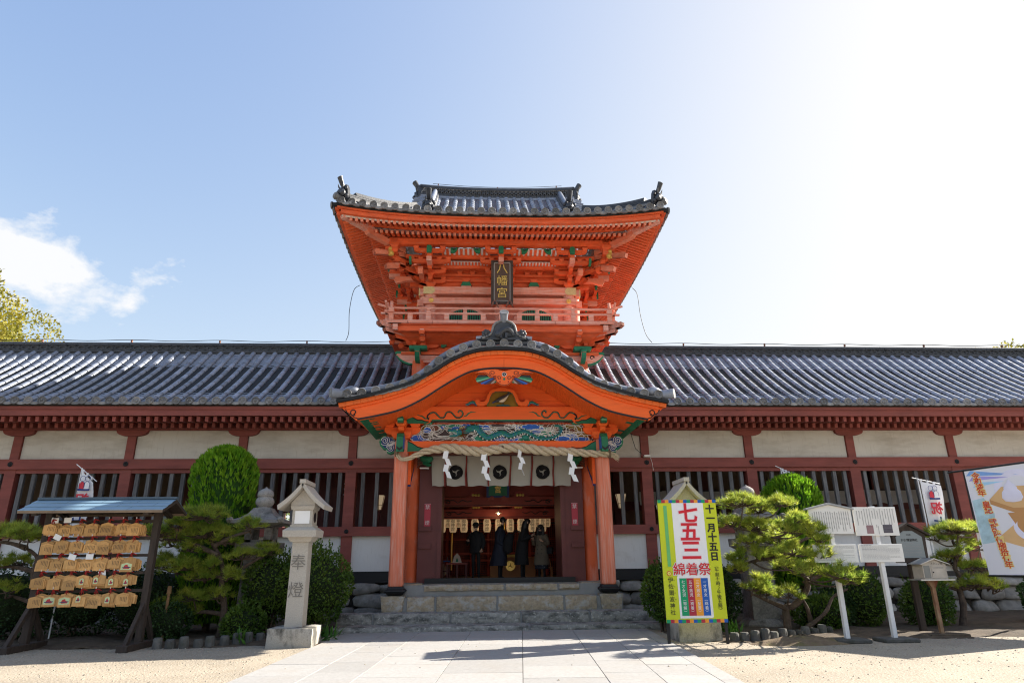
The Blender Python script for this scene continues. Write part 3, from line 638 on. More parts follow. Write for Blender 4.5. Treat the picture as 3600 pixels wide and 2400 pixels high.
# ---- balcony
MB().box(-3.4, 3.4, CV - 3.33, CV + 3.3, 8.03, 8.06).build('balcony_deck', m_vermt, tower)
def face_balcony(mw):
    x = -3.42
    while x < 3.40:
        w = min(.70 + rs.uniform(-.04, .04), 3.42 - x); MB().box(x + .005, x + w - .005, -3.42, -2.9, 8.05, 8.125, mw).build('balcony_plank', m_vermw, tower); x += w
    bal = bpy.data.objects.new('balustrade', None); attach(bal, tower, mw @ T(0, -3.33, 8.12))
    MB().box(-3.42, 3.42, -3.37, -3.29, 8.127, 8.165, mw).build('bottom_rail', m_vermw, bal)
    MB().box(-3.50, 3.50, -3.365, -3.30, 8.345, 8.395, mw).build('middle_rail', m_vermw, bal)
    pts = [(t, -3.335, 8.535 + (.11 * max(0, (abs(t) - 3.05) / .55) ** 1.6)) for t in np.linspace(-3.6, 3.6, 33)]
    MB().tube(pts, .035, 8, mw=mw).build('top_rail', m_vermw, bal, smooth=True)
    for k in range(-6, 7):
        u = k * .53
        if abs(k) == 6: u = math.copysign(3.2, k)
        MB().box(u - .07, u + .07, -3.375, -3.295, 8.165, 8.347, mw).build('baluster', m_vermw, bal)
        if k % 2 == 0 and abs(k) < 6:
            m2 = MB(); m2.box(u - .055, u + .055, -3.365, -3.305, 8.395, 8.45, mw); m2.box(u - .035, u + .035, -3.36, -3.31, 8.45, 8.475, mw); m2.box(u - .06, u + .06, -3.37, -3.30, 8.475, 8.515, mw); m2.build('baluster', m_vermw, bal)
    for sg in (-1, 1):
        m2 = MB(); m2.box(sg * 3.2 - .075, sg * 3.2 + .075, -3.41, -3.26, 8.39, 8.52, mw); m2.cyl((sg * 3.2, -3.335, 8.52), (sg * 3.2, -3.335, 8.74), .05, .045, 10, mw=mw); m2.build('corner_post', m_vermw, bal, smooth=True)
for mw in FACES: face_balcony(mw)
# ---- upper storey walls
MB().box(-2.12, 2.12, CV - 2.29, CV + 2.29, 8.06, 9.6).build('upper_storey_wall', M('upper_wall_paint', (0.62, 0.20, 0.13), 0.7, 0.12, 1.5, 0.1, stain=((0.70, 0.40, 0.33), 0.5, 0.8, 3, (1, 1, 3), 0.6)), tower)
def kato(cx, w, z0, z1, inset=0.0):
    """bell-shaped window outline"""
    a = w / 2 - inset; p = [(cx - a * 1.06, z0), (cx - a * 1.0, lerp(z0, z1, .45)), (cx - a * .96, lerp(z0, z1, .62)), (cx - a * .80, lerp(z0, z1, .78)), (cx - a * .62, lerp(z0, z1, .9)), (cx - a * .3, lerp(z0, z1, .97)), (cx, z1)]
    return [(2 * cx - x, z) for x, z in p][::-1][:0] + p + [(2 * cx - x, z) for x, z in reversed(p[:-1])]
def face_upper(mw, front):
    for u in (-2.15, 0, 2.15): MB().cyl((u, -2.33, 8.06), (u, -2.33, 9.36), .18, n=16, mw=mw).build('upper_column', m_vermw, tower, smooth=True)
    for cx in (-1.06, 1.06):
        w = bpy.data.objects.new('bell_window', None); attach(w, tower, mw @ T(cx, -2.3, 8.3))
        MB().prism(kato(cx, 1.32, 8.1, 8.985), -2.36, -2.30, mw=mw).build('window_frame', m_vermw, w)
        MB().prism(kato(cx, 1.10, 8.12, 8.90), -2.365, -2.361, mw=mw).build('window_dark_plate', m_black, w)  # solid black plate; the darkness of the opening is its colour
        for k in range(15):
            x = cx - .50 + k * .0715; t = abs(x - cx) / .55; top = lerp(8.895, 8.66, t ** 2.2)
            MB().box(x - .017, x + .017, -2.385, -2.37, 8.12, top, mw).build('window_slat', m_green, w)
    MB().box(-2.36, 2.36, -2.56, -2.30, 9.0, 9.2, mw).build('wall_beam', m_vermw, tower)
    MB().box(-2.37, 2.37, -2.52, -2.30, 9.34, 9.575, mw).build('plate_beam', m_vermw, tower)
    for sg in (-1, 1):
        inst('flower_nail_cover', me_flower_g, tower, mw @ T(sg * 2.12, -2.575, 9.105) @ SC(1.1, 1, 1.1))
        MB().prism([(sg * 2.372, 9.338), (sg * 2.10, 9.338), (sg * 2.06, 9.37), (sg * 2.03, 9.40), (sg * 2.02, 9.457), (sg * 2.03, 9.515), (sg * 2.06, 9.545), (sg * 2.10, 9.577), (sg * 2.372, 9.577)], -2.527, -2.49, mw=mw).build('gilt_end_plate', m_goldp2, tower)
    # tiers on the wall plane
    MB().box(-2.3, 2.3, -2.31, -2.27, 9.55, 10.62, mw).build('bracket_wall', m_vermt, tower)
    for z in (9.80, 9.99, 10.18, 10.36): MB().box(-2.5, 2.5, -2.40, -2.30, z, z + .075, mw).build('wall_tie', m_vermt, tower)
    for z in (9.875, 10.065, 10.255):
        for cx in (-1.06, 1.06):
            for du in ((-.2, .2) if z > 9.9 else ()): inst('bracket_block', me_masu, tower, mw @ T(cx + du, -2.36, z - .01) @ SC(.85, .8, .9))
    for cx in (-1.06, 1.06):
        m2 = MB(); m2.prism([(cx - .17, 9.66), (cx + .17, 9.66), (cx + .11, 9.785), (cx - .11, 9.785)], -2.44, -2.33, mw=mw); m2.build('green_strut_cap', m_green, tower)
        MB().box(cx - .15, cx + .15, -2.42, -2.33, 9.577, 9.66, mw).build('strut_foot', m_vermw, tower)
        inst('bracket_block', me_masu, tower, mw @ T(cx, -2.38, 9.79) @ SC(1.1, .8, .7))
    for u in (-2.15, 0, 2.15):
        inst('bracket_block', me_masub, tower, mw @ T(u, -2.40, 9.575))
        for k in range(3):
            z = 9.70 + k * .2; y = -2.40 - .33 * (k + 1)
            MB().box(-.06, .06, y - .1, -2.3, z, z + .13, mw @ T(u, 0, 0)).build('bracket_arm', m_vermt, tower)
            inst('bracket_block', me_masu, tower, mw @ T(u, y, z + .10) @ SC(.95, .95, .9))
            inst('bracket_arm', me_arm if k != 1 else me_armL, tower, mw @ T(u, y, z + .2))
            for du in (-.40, .40) if k != 1 else (-.55, -.28, .28, .55): inst('bracket_block', me_masu, tower, mw @ T(u + du, y, z + .315) @ SC(.82, .82, .75))
            inst('bracket_arm', me_arm, tower, mw @ T(u, -2.40, z + .02))
            for du in (-.38, .38): inst('bracket_block', me_masu, tower, mw @ T(u + du, -2.40, z + .14) @ SC(.8, .8, .7))
        MB().box(-.075, .075, -3.50, -3.0, 10.0, 10.14, mw @ T(u, 0, 0)).build('tail_rafter', m_vermw, tower)
        MB().prism([(-.07, 10.25), (.07, 10.25), (.075, 10.44), (.05, 10.48), (-.05, 10.48), (-.075, 10.44)], -3.55, -3.45, mw=mw @ T(u, 0, 0)).build('green_beam_end', m_green, tower)
    for u, fl_ in ((-1.52, -1), (-.62, 1), (.62, -1), (1.52, 1)):
        o = inst('carved_nose', me_nose, tower, mw @ T(u, -3.36, 10.32) @ SC(-fl_ * .62, 1, .8)); inst('curl_line', me_curl, o, mw @ T(u - fl_ * .05, -3.41, 10.30) @ SC(-fl_, 1, 1))
    # striped cove boards
    for (y0, z0, y1, z1, n, wd) in ((-2.98, 10.385, -3.33, 10.50, 10, .075), (-2.72, 10.20, -2.92, 10.26, 14, .05)):
        for cx in (-1.06, 1.06):
            MB().add([(cx - .72, y0, z0), (cx + .72, y0, z0), (cx + .72, y1, z1), (cx - .72, y1, z1)], [(0, 1, 2, 3)], mw).build('cove_board', m_white, tower)
            for k in range(n + 1):
                x = cx - .70 + 1.40 * k / n; MB().add([(x - wd / 2, y0, z0 - .03), (x + wd / 2, y0, z0 - .03), (x + wd / 2, y1, z1 - .03), (x - wd / 2, y1, z1 - .03), (x - wd / 2, y0, z0), (x + wd / 2, y0, z0), (x + wd / 2, y1, z1), (x - wd / 2, y1, z1)], [(0, 1, 2, 3), (0, 4, 7, 3), (1, 2, 6, 5)], mw).build('cove_rib', m_vermt, tower)
    MB().box(-2.9, 2.9, -3.06, -2.95, 10.30, 10.395, mw).build('through_arm', m_vermt, tower); MB().box(-2.7, 2.7, -2.76, -2.66, 10.10, 10.19, mw).build('through_arm', m_vermt, tower)
    MB().box(-3.36, 3.36, -3.46, -3.28, 10.545, 10.745, mw).build('eave_purlin', m_vermt, tower)
    for sg in (-1, 1):      # corner brackets on the diagonal with pale tails
        DM = mw @ T(sg * 2.15, -2.15, 0) @ RZ(-PI / 4 if sg > 0 else -3 * PI / 4)
        for k in range(3):
            z = 9.70 + k * .2; L = .47 * (k + 1) + .3
            MB().prism([(0, 0), (L - .3, -.0), (L - .1, .03), (L, .1), (L, .15), (0, .15)], -.075, .075, mw=DM @ T(0, 0, z)).build('corner_arm', m_vermt, tower)
            inst('bracket_block', me_masu, tower, DM @ T(L - .2, 0, z + .13) @ SC(1, 1, .9))
        if front or True:
            for (L, z) in ((1.78, 9.78), (2.22, 10.10)):
                MB().prism([(.6, .24), (1.2, .22), (L - .35, .07), (L, -.04), (L + .05, .09), (L, .14), (1.2, .36), (.6, .38)], -.065, .065, mw=DM @ T(0, 0, z)).build('corner_tail', m_tail, tower)
        for z, w in ((9.90, .22), (10.12, .22), (10.36, .24)): inst('bracket_block', me_masub, tower, DM @ T(1.25 + (z - 9.9) * .9, 0, z - .03) @ SC(w * 3.2, w * 3.2, .9))
        MB().box(-.1, .1, -.1, .1, 10.28, 10.75, mw @ T(sg * 3.2, -3.36, 0)).build('purlin_strut', m_vermt, tower)
        inst('bracket_block', me_masub, tower, mw @ T(sg * 3.2, -3.36, 10.44) @ SC(.95, .95, .9))
        MB().prism([(0, 0), (.7, .02), (1.02, -.08), (1.10, .06), (1.04, .15), (0, .16)], -.07, .07, mw=mw @ T(sg * 2.2, -2.42, 9.77) @ (RZ(PI) if sg < 0 else Matrix.Identity(4))).build('corner_tail', m_tail, tower)
        o = inst('carved_nose', me_nose, tower, mw @ T(sg * 3.0, -2.74, 10.08) @ SC(sg * .7, 1, .9))
m_goldp2 = M('pale_gilt_plate', (0.62, 0.50, 0.24), 0.45, 0.15, 30, 0.25, 60, metal=0.35)
me_flower_g = me_flower.copy(); me_flower_g.materials.clear(); me_flower_g.materials.append(m_gold)
for k, mw in enumerate(FACES): face_upper(mw, k == 0)
# small gilded animal carvings perched on the corner tails
for sg in (-1, 1):
    g = MB(); b = T(sg * 3.28, CV - 3.42, 10.16)
    g.ball((0, 0, .10), (.085, .07, .10), 10, 6, b); g.ball((-sg * -.03, -.03, .235), (.062, .06, .06), 10, 6, b); g.ball((sg * .07, .01, .16), (.05, .05, .085), 8, 5, b)
    g.ball((sg * .02, -.07, .225), (.03, .03, .025), 6, 4, b)
    for dx in (-.05, .05): g.ball((dx, -.05, .02), (.035, .05, .03), 6, 4, b); g.ball((dx + sg * .03, -.01, .285), (.02, .015, .025), 6, 4, b)
    g.build('gilded_animal_carving', m_goldp, tower, smooth=True)
# ---- rafters: two tiers, on three faces
m_raftt = M('tower_rafter_paint', (0.72, 0.13, 0.04), 0.6, 0.1, 3, 0.05, rnd=.10)
me_rf = MB().box(-.0375, .0375, 0, 1, -.045, .045).mesh('rafter', m_raftt); me_rf.materials.append(M('rafter_end_paint', (0.72, 0.25, 0.16), 0.7, 0.15, 20, 0.2)); me_rf.polygons[2].material_index = 1
pitch = .1535; nraf = 0; rest = MB()
for fi, mw in enumerate(FACES):
    k = -30
    while k <= 30:
        u = k * pitch; k += 1
        for tier, (ye, ze, yr, zr) in enumerate(((-4.56, 10.60, -3.85, 10.85), (-3.92, 10.645, -3.2, 10.86))):
            if abs(u) > -ye - .12: continue
            yr2 = min(yr, -abs(u) * .985) if abs(u) > -yr else yr; t = (yr2 - ye) / (yr - ye); s_ = sori(u, E_, .20 if tier == 0 else .16)
            L = math.hypot(yr - ye, zr - ze); L2 = L * t
            if L2 < .06: continue
            ml = mw @ T(u, ye, ze + s_) @ RX(math.atan2(zr - ze, yr - ye)) @ SC(1, L2, 1)
            if fi == 0 or (nraf < 300 and (u > -2.6 if fi == 2 else u < 2.6) and fi > 0 and nraf < 298):
                inst('flying_rafter' if tier == 0 else 'base_rafter', me_rf, tower, ml); nraf += 1
            else: rest.add([v.co.copy() for v in me_rf.vertices], [tuple(p.vertices) for p in me_rf.polygons], ml)
stuff(rest.build('side_rafters', m_raftt, tower))
def eave_path(y, z, rise, n=28, E=E_, out=.05):
    return [(lerp(-E, E, i / n), y - out * (abs(lerp(-1, 1, i / n)) ** 4), z + sori(lerp(-E, E, i / n), E, rise)) for i in range(n + 1)]
for fi, mw in enumerate(FACES + [TOWER @ RZ(PI)]):
    MB().sweep(eave_path(-4.60, 10.63, .24, E=4.58), [(-.05, 0), (-.05, .115), (.06, .115), (.06, 0)], mw=mw).build('eave_fascia', m_vermt, tower)
    MB().sweep(eave_path(-4.64, 10.745, .27, E=4.67), [(-.05, 0), (-.05, .055), (.06, .055), (.06, 0)], mw=mw).build('eave_fascia', m_vermt, tower)
    MB().sweep(eave_path(-4.64, 10.80, .28), [(-.07, 0), (-.07, .075), (.1, .075), (.1, 0)], mw=mw).build('dark_gap_batten', m_gap, tower)
    MB().sweep(eave_path(-3.93, 10.70, .2, E=3.97), [(-.07, 0), (-.07, .22), (.05, .05), (.05, 0)], mw=mw).build('rafter_tie', m_vermt, tower)
    sb = MB(); n = 24
    for (ya, za, yb, zb, E1, E2) in ((-4.58, 10.66, -3.86, 10.905, 4.58, 3.86), (-3.93, 10.71, -3.0, 10.99, 3.93, 3.0)):
        for i in range(n):
            a, b = lerp(-1, 1, i / n), lerp(-1, 1, (i + 1) / n)
            sb.add([(a * E1, ya, za + sori(a * E1, E_, .2)), (b * E1, ya, za + sori(b * E1, E_, .2)), (b * E2, yb, zb + sori(b * E2, E_, .2)), (a * E2, yb, zb + sori(a * E2, E_, .2))], [(0, 1, 2, 3)], mw)
    sb.build('soffit_boards', m_cream, tower)
    MB().box(-3.3, 3.3, -3.335, -3.30, 10.74, 10.91, mw).build('rafter_infill', m_vermt, tower)
    MB().sweep(eave_path(-4.55, 10.60, .22, E=4.55), [(-.03, 0), (-.03, .12), (.0, .12), (.0, .05)], mw=mw).build('rafter_end_board', m_cream, tower)
for sg in (-1, 1):      # hip beams
    for yy in (-1,):
        DM = TOWER @ RZ(-PI / 4 if sg > 0 else -3 * PI / 4)
        MB().prism([(4.2, 10.45), (5.55, 10.62), (5.62, 10.70), (5.58, 10.80), (4.2, 10.62)], -.09, .09, mw=DM).build('hip_beam', m_tail, tower)
        MB().prism([(5.3, 10.66), (6.42, 10.79), (6.46, 10.88), (6.40, 10.98), (5.3, 10.86)], -.085, .085, mw=DM).build('hip_beam', m_vermw, tower)
# ---- tiled roof
troof = bpy.data.objects.new('tiled_roof', None); attach(troof, tower, TOWER @ T(0, 0, 11))
TP = catmull([(0, -4.80, 10.91), (0, -3.9, 11.33), (0, -2.8, 11.95), (0, -1.6, 12.84), (0, -.25, 14.05)], 10); TS = [0]
for a, b in zip(TP[:-1], TP[1:]): TS.append(TS[-1] + (b - a).length)
def tp(s): return float(np.interp(s, TS, [p.y for p in TP])), float(np.interp(s, TS, [p.z for p in TP]))
me_tdisc = disc_mesh('eave_disc', 0.108, m_tilew); me_tpan = eave_pan_mesh('eave_pan_tile', 0.315, m_tilew)
bv = [v.co.copy() for v in me_barrel.vertices]; bf = [tuple(p.vertices) for p in me_barrel.polygons]
rest = MB(); ROWT = .3125
for fi, mw in enumerate(FACES + [TOWER @ RZ(PI)]):
    bed = MB(); n = 20
    for j in range(30):
        s0 = TS[-1] * j / 30; s1 = TS[-1] * (j + 1) / 30; ya, za = tp(s0); yb, zb = tp(s1)
        lim = 3.0 if fi in (0, 3) else 0
        for i in range(n):
            a, b = lerp(-1, 1, i / n), lerp(-1, 1, (i + 1) / n)
            wa = max(-ya, lim if fi in (0, 3) else -ya); wb = max(-yb, lim if fi in (0, 3) else -yb)
            if fi not in (0, 3) and -yb < 2.7: continue
            wa = min(wa, 4.72); wb = min(wb, 4.72); fa = smoothstep((-ya - 2.5) / 2.4)
            fb = smoothstep((-yb - 2.5) / 2.4)
            bed.add([(a * wa, ya, za + sori(a * wa) * fa), (b * wa, ya, za + sori(b * wa) * fa + .0), (b * wb, yb, zb + sori(b * wb) * fb - .02), (a * wb, yb, zb + sori(a * wb) * fb - .02)], [(0, 1, 2, 3)], mw)
    stuff(bed.build('pan_tiles', m_tile, troof))
    for k in range(-15, 16):
        u = k * ROWT * .97
        for j in range(20):
            s0 = j * TILE_L; ya, za = tp(s0); yb, zb = tp(min(TS[-1], s0 + TILE_L))
            if s0 > TS[-1] - .15: continue
            if fi in (0, 3):
                if abs(u) > 2.95 and -ya < abs(u): continue
            elif -ya < max(abs(u), 2.7): continue
            fa = smoothstep((-ya - 2.5) / 2.4)
            ml = mw @ T(u, ya, za + sori(u) * fa + .02) @ RX(math.atan2(zb - za, yb - ya))
            if fi == 0 and ya > -2.0 and abs(u) < 2.7: inst('barrel_tile', me_barrel, troof, ml)
            else: rest.add(bv, bf, ml)
        if fi < 3:
            ml = mw @ T(u, -4.84 - .06 * (abs(u) / 4.72) ** 4, 10.94 + sori(u, E_, .27))
            inst('eave_disc', me_tdisc, troof, ml @ RY(random.uniform(-3, 3)))
            if k < 15: inst('eave_pan_tile', me_tpan, troof, mw @ T(u + ROWT / 2, -4.82 - .06 * (abs(u) / 4.72) ** 4, 10.915 + sori(u + ROWT / 2, E_, .27)))
stuff(rest.build('lower_barrel_tiles', m_tile, troof, smooth=True))
def oni_mesh():
    """ridge-end demon tile: shoulders, brow, horns, snout, jaw; faces -y"""
    g = MB(); g.prism([(-.20, 0), (.20, 0), (.24, .10), (.20, .30), (.12, .44), (-.12, .44), (-.20, .30), (-.24, .10)], .02, .10)
    g.ball((0, -.03, .20), (.14, .11, .15), 10, 6); g.ball((0, -.13, .14), (.08, .07, .06), 8, 5)
    for s in (-1, 1):
        g.ball((s * .06, -.10, .25), (.035, .035, .035), 6, 4); g.ball((s * .13, -.02, .13), (.06, .06, .09), 8, 5); g.ball((s * .17, .0, .30), (.05, .04, .06), 8, 5)
        g.tube([(s * .07, -.04, .32), (s * .11, -.07, .40), (s * .12, -.10, .50)], [.035, .025, .006], 6); g.ball((s * .20, .0, .04), (.07, .06, .06), 8, 5)
    g.ball((0, -.10, .06), (.09, .05, .04), 8, 4); return g.mesh('demon_tile', m_tiled, True)
def tori_mesh(L=.42):
    """flared round horn tile with disc end, pointing -y and up"""
    g = MB(); pts = [(0, .15, 0), (0, -.02, .04), (0, -.15, .13), (0, -.15 - L * .35, .16 + L * .45)]; pts = catmull(pts, 4)
    g.tube(pts, [.075 + .04 * (i / (len(pts) - 1)) ** 2 for i in range(len(pts))], 14)
    d = (Vector(pts[-1]) - Vector(pts[-2])).normalized(); p = Vector(pts[-1]); g.cyl(p, p + d * .012, .085, n=14); g.cyl(p + d * .012, p + d * .022, .05, n=12)
    return g.mesh('horn_tile', m_tiled, True)
me_oni = oni_mesh(); me_tori = tori_mesh()
for sg in (-1, 1):
    # hip ridges
    pth = []
    for i in range(13):
        t = i / 12; r = lerp(2.7, 4.62, t); z = interp([(p.y, p.z) for p in TP], -r) + sori(r) * smoothstep((r - 2.5) / 2.4); pth.append((sg * r, -r, z + .05 + .06 * t * t))
    for q, (hw, z0, z1) in enumerate(((.15, 0, .08), (.13, .08, .14), (.12, .145, .20), (.11, .205, .26), (.075, .265, .33))):
        MB().sweep([(x, y, z + z0) for x, y, z in pth[:-1 - q // 3]], [(-hw, 0), (-hw, z1 - z0 - .012), (hw, z1 - z0 - .012), (hw, 0)], mw=TOWER).build('hip_ridge_course', m_tiled if q else m_tilew, troof)
    for m2 in range(1):
        p = pth[-1]; DM = TOWER @ T(p[0], p[1], p[2]) @ RZ(sg * PI / 4)
        o = inst('demon_tile', me_oni, troof, DM @ T(0, .05, .02) @ SC(1.0, 1.0, 1.0)); inst('horn_tile', me_tori, troof, DM @ T(0, .10, .38) @ RX(R_(-4)) @ SC(.68, .68, .85))
        g = MB(); g.cyl((0, .1, -.01), (0, -.20, .04), .07, .10, 14, mw=DM); g.cyl((0, -.20, .04), (0, -.215, .042), .078, n=14, mw=DM); g.build('corner_barrel_tile', m_tilew, troof, smooth=True)
        for (dx, s_) in ((-.17, .9), (.17, .9)): g = MB(); g.ball((dx, -.06, .12), (.09, .08, .10), 8, 5, DM); g.build('cloud_tile', m_tiled, troof, smooth=True)
    # descending ridges on the front slope
    for yy, rz in ((1, 0), (-1, PI)):
        if yy < 0: continue
        pts = [(sg * 2.28, y, interp([(p.y, p.z) for p in TP], y)) for y in np.linspace(-.3, -2.05, 9)]
        MB().sweep([(x, y, z + .06) for x, y, z in pts], [(-.14, 0), (-.14, .12), (.14, .12), (.14, 0)], mw=TOWER).build('descending_ridge_base', m_tilew, troof)
        MB().sweep([(x, y, z + .18) for x, y, z in pts], [(-.11, 0), (-.11, .08), (.11, .08), (.11, 0)], mw=TOWER).build('descending_ridge_course', m_tiled, troof)
        MB().tube([(x, y, z + .29) for x, y, z in pts], .085, 12, mw=TOWER).build('descending_ridge_cap', m_tile, troof, smooth=True)
        p = pts[-1]; inst('demon_tile', me_oni, troof, TOWER @ T(p[0] + sg * .06, p[1] - .06, p[2] + .02) @ SC(1, 1, .95)); inst('horn_tile', me_tori, troof, TOWER @ T(p[0] + sg * .06, p[1], p[2] + .42) @ SC(.9, .9, .8))
        for q in range(5):     # outer edge tiles of the gable
            y = -.5 - q * .36; z = interp([(p.y, p.z) for p in TP], y)
            MB().cyl((sg * 2.55, y, z + .08), (sg * 3.02, y, z - .02), .085, n=12, mw=TOWER).build('verge_tile', m_tile, troof, smooth=True)
    MB().prism([(-2.75, 11.9), (2.75, 11.9), (0, 14.0)], sg * 2.6, sg * 2.7, axis='x', mw=TOWER).build('gable_board', m_vermt, troof)
    g = TOWER @ T(sg * 2.92, 0, 14.02) @ RZ(sg * PI / 2)
    inst('demon_tile', me_oni, troof, g @ SC(1.3, 1.1, 1.25)); inst('horn_tile', me_tori, troof, g @ T(0, .12, .5) @ SC(1.1, .9, .9))
    MB().cham(sg * 2.84 - .09, sg * 2.84 + .09, -.22, .22, 13.95, 14.62, .02, TOWER).build('ridge_end_plate', m_tiled, troof)
def sag(u): return .12 * (abs(u) / 2.9) ** 2.4
for (hw, z0, z1, mt) in ((.30, 13.98, 14.07, m_tile), (.27, 14.08, 14.13, m_tiled), (.20, 14.13, 14.40, m_tiled), (.25, 14.40, 14.45, m_tiled), (.22, 14.46, 14.51, m_tiled), (.12, 14.51, 14.60, m_tile)):
    MB().sweep([(u, 0, z0 + sag(u)) for u in np.linspace(-2.85, 2.85, 25)], [(-hw, 0), (-hw, z1 - z0 - .006), (hw, z1 - z0 - .006), (hw, 0)], mw=TOWER).build('main_ridge_course', mt, troof)
rg = MB()
for row, z in enumerate((14.20, 14.33)):
    k = -18
    while k <= 18:
        u = k * .15 + (.075 if row else 0); k += 1
        if abs(u) > 2.75: continue
        pts = [(u + math.cos(a) * .082, -.215, z + sag(u) + math.sin(a) * .082) for a in np.linspace(0, 2 * PI, 13)]
        rg.sweep(pts, [(-.017, -.014), (.017, -.014), (.017, .014), (-.017, .014)], up=Vector((0, 1, 0)), mw=TOWER, caps=False)
stuff(rg.build('ridge_ring_tiles', m_tilew, troof))
# ---- name board
pl = bpy.data.objects.new('name_board', None); attach(pl, tower, T(0.03, -1.2, 8.78))
PM = T(0.035, -1.17, 8.78) @ RX(R_(7))
m_plq = M('dark_board_wood', (0.055, 0.036, 0.028), 0.6, 0.3, 3, 0.25, 18, (5, 5, .6))
MB().box(-.33, .33, 0, .06, 0, 1.36, PM).build('board_frame', m_plq, pl)
MB().box(-.235, .235, -.006, 0, .10, 1.27, PM).build('board_panel', M('board_panel_wood', (0.085, 0.05, 0.035), 0.55, 0.2, 3, 0.2, 20, (5, 5, .6)), pl)
e = MB()
for (a, b, c, d) in ((-.245, -.232, .09, 1.28), (.232, .245, .09, 1.28), (-.245, .245, .09, .102), (-.245, .245, 1.268, 1.28)): e.box(a, b, -.012, -.004, c, d, PM)
e.build('board_bead', M('silver_bead', (0.45, 0.45, 0.45), 0.5), pl)
for q, ch in enumerate('八幡宮'): text(pl, 'lettering', ch, .33, m_goldp, PM @ T(0, -.014, 1.07 - q * .375), .008, .0, xs=1.05)
for sg in (-1, 1):
    MB().prism([(sg * .22, .12), (sg * .30, .02), (sg * .34, -.14), (sg * .27, -.05), (sg * .22, -.02), (sg * .17, -.05), (sg * .10, -.14), (sg * .14, .02)][::1], -.09, -.03, mw=PM).build('board_bracket', M('brown_fitting', (0.16, 0.07, 0.05), 0.6), pl)
    MB().box(sg * .22 - .025, sg * .22 + .025, -.10, -.08, -.04, .05, PM).build('iron_pin', m_iron, pl)
# ================================================================== entrance porch with undulating gable
porch = thing('entrance_porch', 'bright orange entrance porch with undulating gable, dragon panel and tiled verge', 'porch', (0, -1.7, 0.74))
m_rail = m_verm
K_TOP = [(0, 6.61), (.19, 6.605), (.59, 6.57), (.98, 6.46), (1.37, 6.27), (1.76, 6.01), (2.25, 5.73), (2.75, 5.55), (3.35, 5.38), (4.07, 5.23)]
K_BOT = [(0, 6.16), (.36, 6.15), (.79, 6.08), (1.18, 5.90), (1.60, 5.64), (2.05, 5.34), (2.57, 5.08), (3.13, 4.93), (3.65, 4.83)]
K_DISC = [(0, 6.79), (.36, 6.77), (.72, 6.745), (1.08, 6.65), (1.40, 6.485), (1.69, 6.285), (1.96, 6.035), (2.23, 5.84), (2.54, 5.695), (2.88, 5.595), (3.20, 5.53), (3.55, 5.48), (3.88, 5.46)]
def curve_fn(pts):
    c = catmull([(-pts[1][0], 0, pts[1][1])] + [(a, 0, b) for a, b in pts], 8); xs = [p.x for p in c]; zs = [p.z for p in c]
    return lambda u: float(np.interp(abs(u), xs, zs))
kt, kb, kd = curve_fn(K_TOP), curve_fn(K_BOT), curve_fn(K_DISC)
def ktn(u): # normal of the top curve
    d = .03; s = (kt(u + d) - kt(u - d)) / (2 * d); n = Vector((-s, 0, 1)).normalized(); return n
US = np.linspace(-4.07, 4.07, 97); UB = np.linspace(-3.65, 3.65, 97)
# bargeboard: two halves meeting at the apex
for sg in (-1, 1):
    up = [(sg * u, kt(u) - .10) for u in np.linspace(0.004, 4.02, 40)]; lo = [(sg * u, kb(u)) for u in np.linspace(0.004, 3.65, 40)]
    MB().prism(up + lo[::-1], -3.25, -3.15).build('bargeboard', m_verm, porch)
    ed = [(sg * u, -3.262, kb(u) + .012) for u in np.linspace(0, 3.62, 48)]
    MB().sweep(ed, [(-.02, -.012), (.01, -.012), (.01, .028), (-.02, .028)]).build('black_edge_line', m_black, porch)
    md = [(sg * u, -3.27, kt(u) - .165) for u in np.linspace(0, 3.9, 48)]
    MB().sweep(md, [(-.03, 0), (.03, 0), (.03, .07), (-.03, .07)]).build('bargeboard_moulding', m_verm, porch)
    sw = [(sg * (3.73 + .07 * math.cos(a) * (1 - a / 14)), -3.262, 5.03 + .07 * math.sin(a) * (1 - a / 14)) for a in np.linspace(-2.2, 4.5, 14)] 
    MB().tube(sw + [(sg * 3.86, -3.262, 4.99), (sg * 3.92, -3.262, 5.06)][:0], .013, 5).build('painted_scroll', m_black, porch)
    MB().tube([(sg * 3.60, -3.262, 4.87), (sg * 3.70, -3.262, 4.90), (sg * 3.78, -3.262, 4.97), (sg * 3.88, -3.262, 5.02), (sg * 3.93, -3.262, 5.10)], .012, 5).build('painted_scroll', m_black, porch)
m_vermseg = M('verge_plank_paint', (0.84, 0.15, 0.022), 0.5, 0.12, 4, 0.08, rnd=.07)
segs = list(np.linspace(-4.07, 4.07, 47))
for a, b in zip(segs[:-1], segs[1:]):
    us = np.linspace(a + .003, b - .003, 4)
    MB().sweep([(u, -3.30, kt(u) - .10) for u in us], [(-.07, 0), (.08, 0), (.08, .10), (-.07, .10)]).build('verge_plank', m_vermseg, porch)
MB().sweep([(u, -3.28, kt(u) + .004) for u in np.linspace(-4.12, 4.12, 80)], [(-.06, 0), (.2, 0), (.2, .075), (-.06, .075)]).build('dark_verge_gap', m_gap, porch)  # solid strip whose dark colour stands for the shaded gap over the bargeboard
# verge tiles
proof = bpy.data.objects.new('tiled_roof', None); attach(proof, porch, T(0, -3.3, 6))
me_vdisc = disc_mesh('verge_disc', .115, m_tilew, .42)
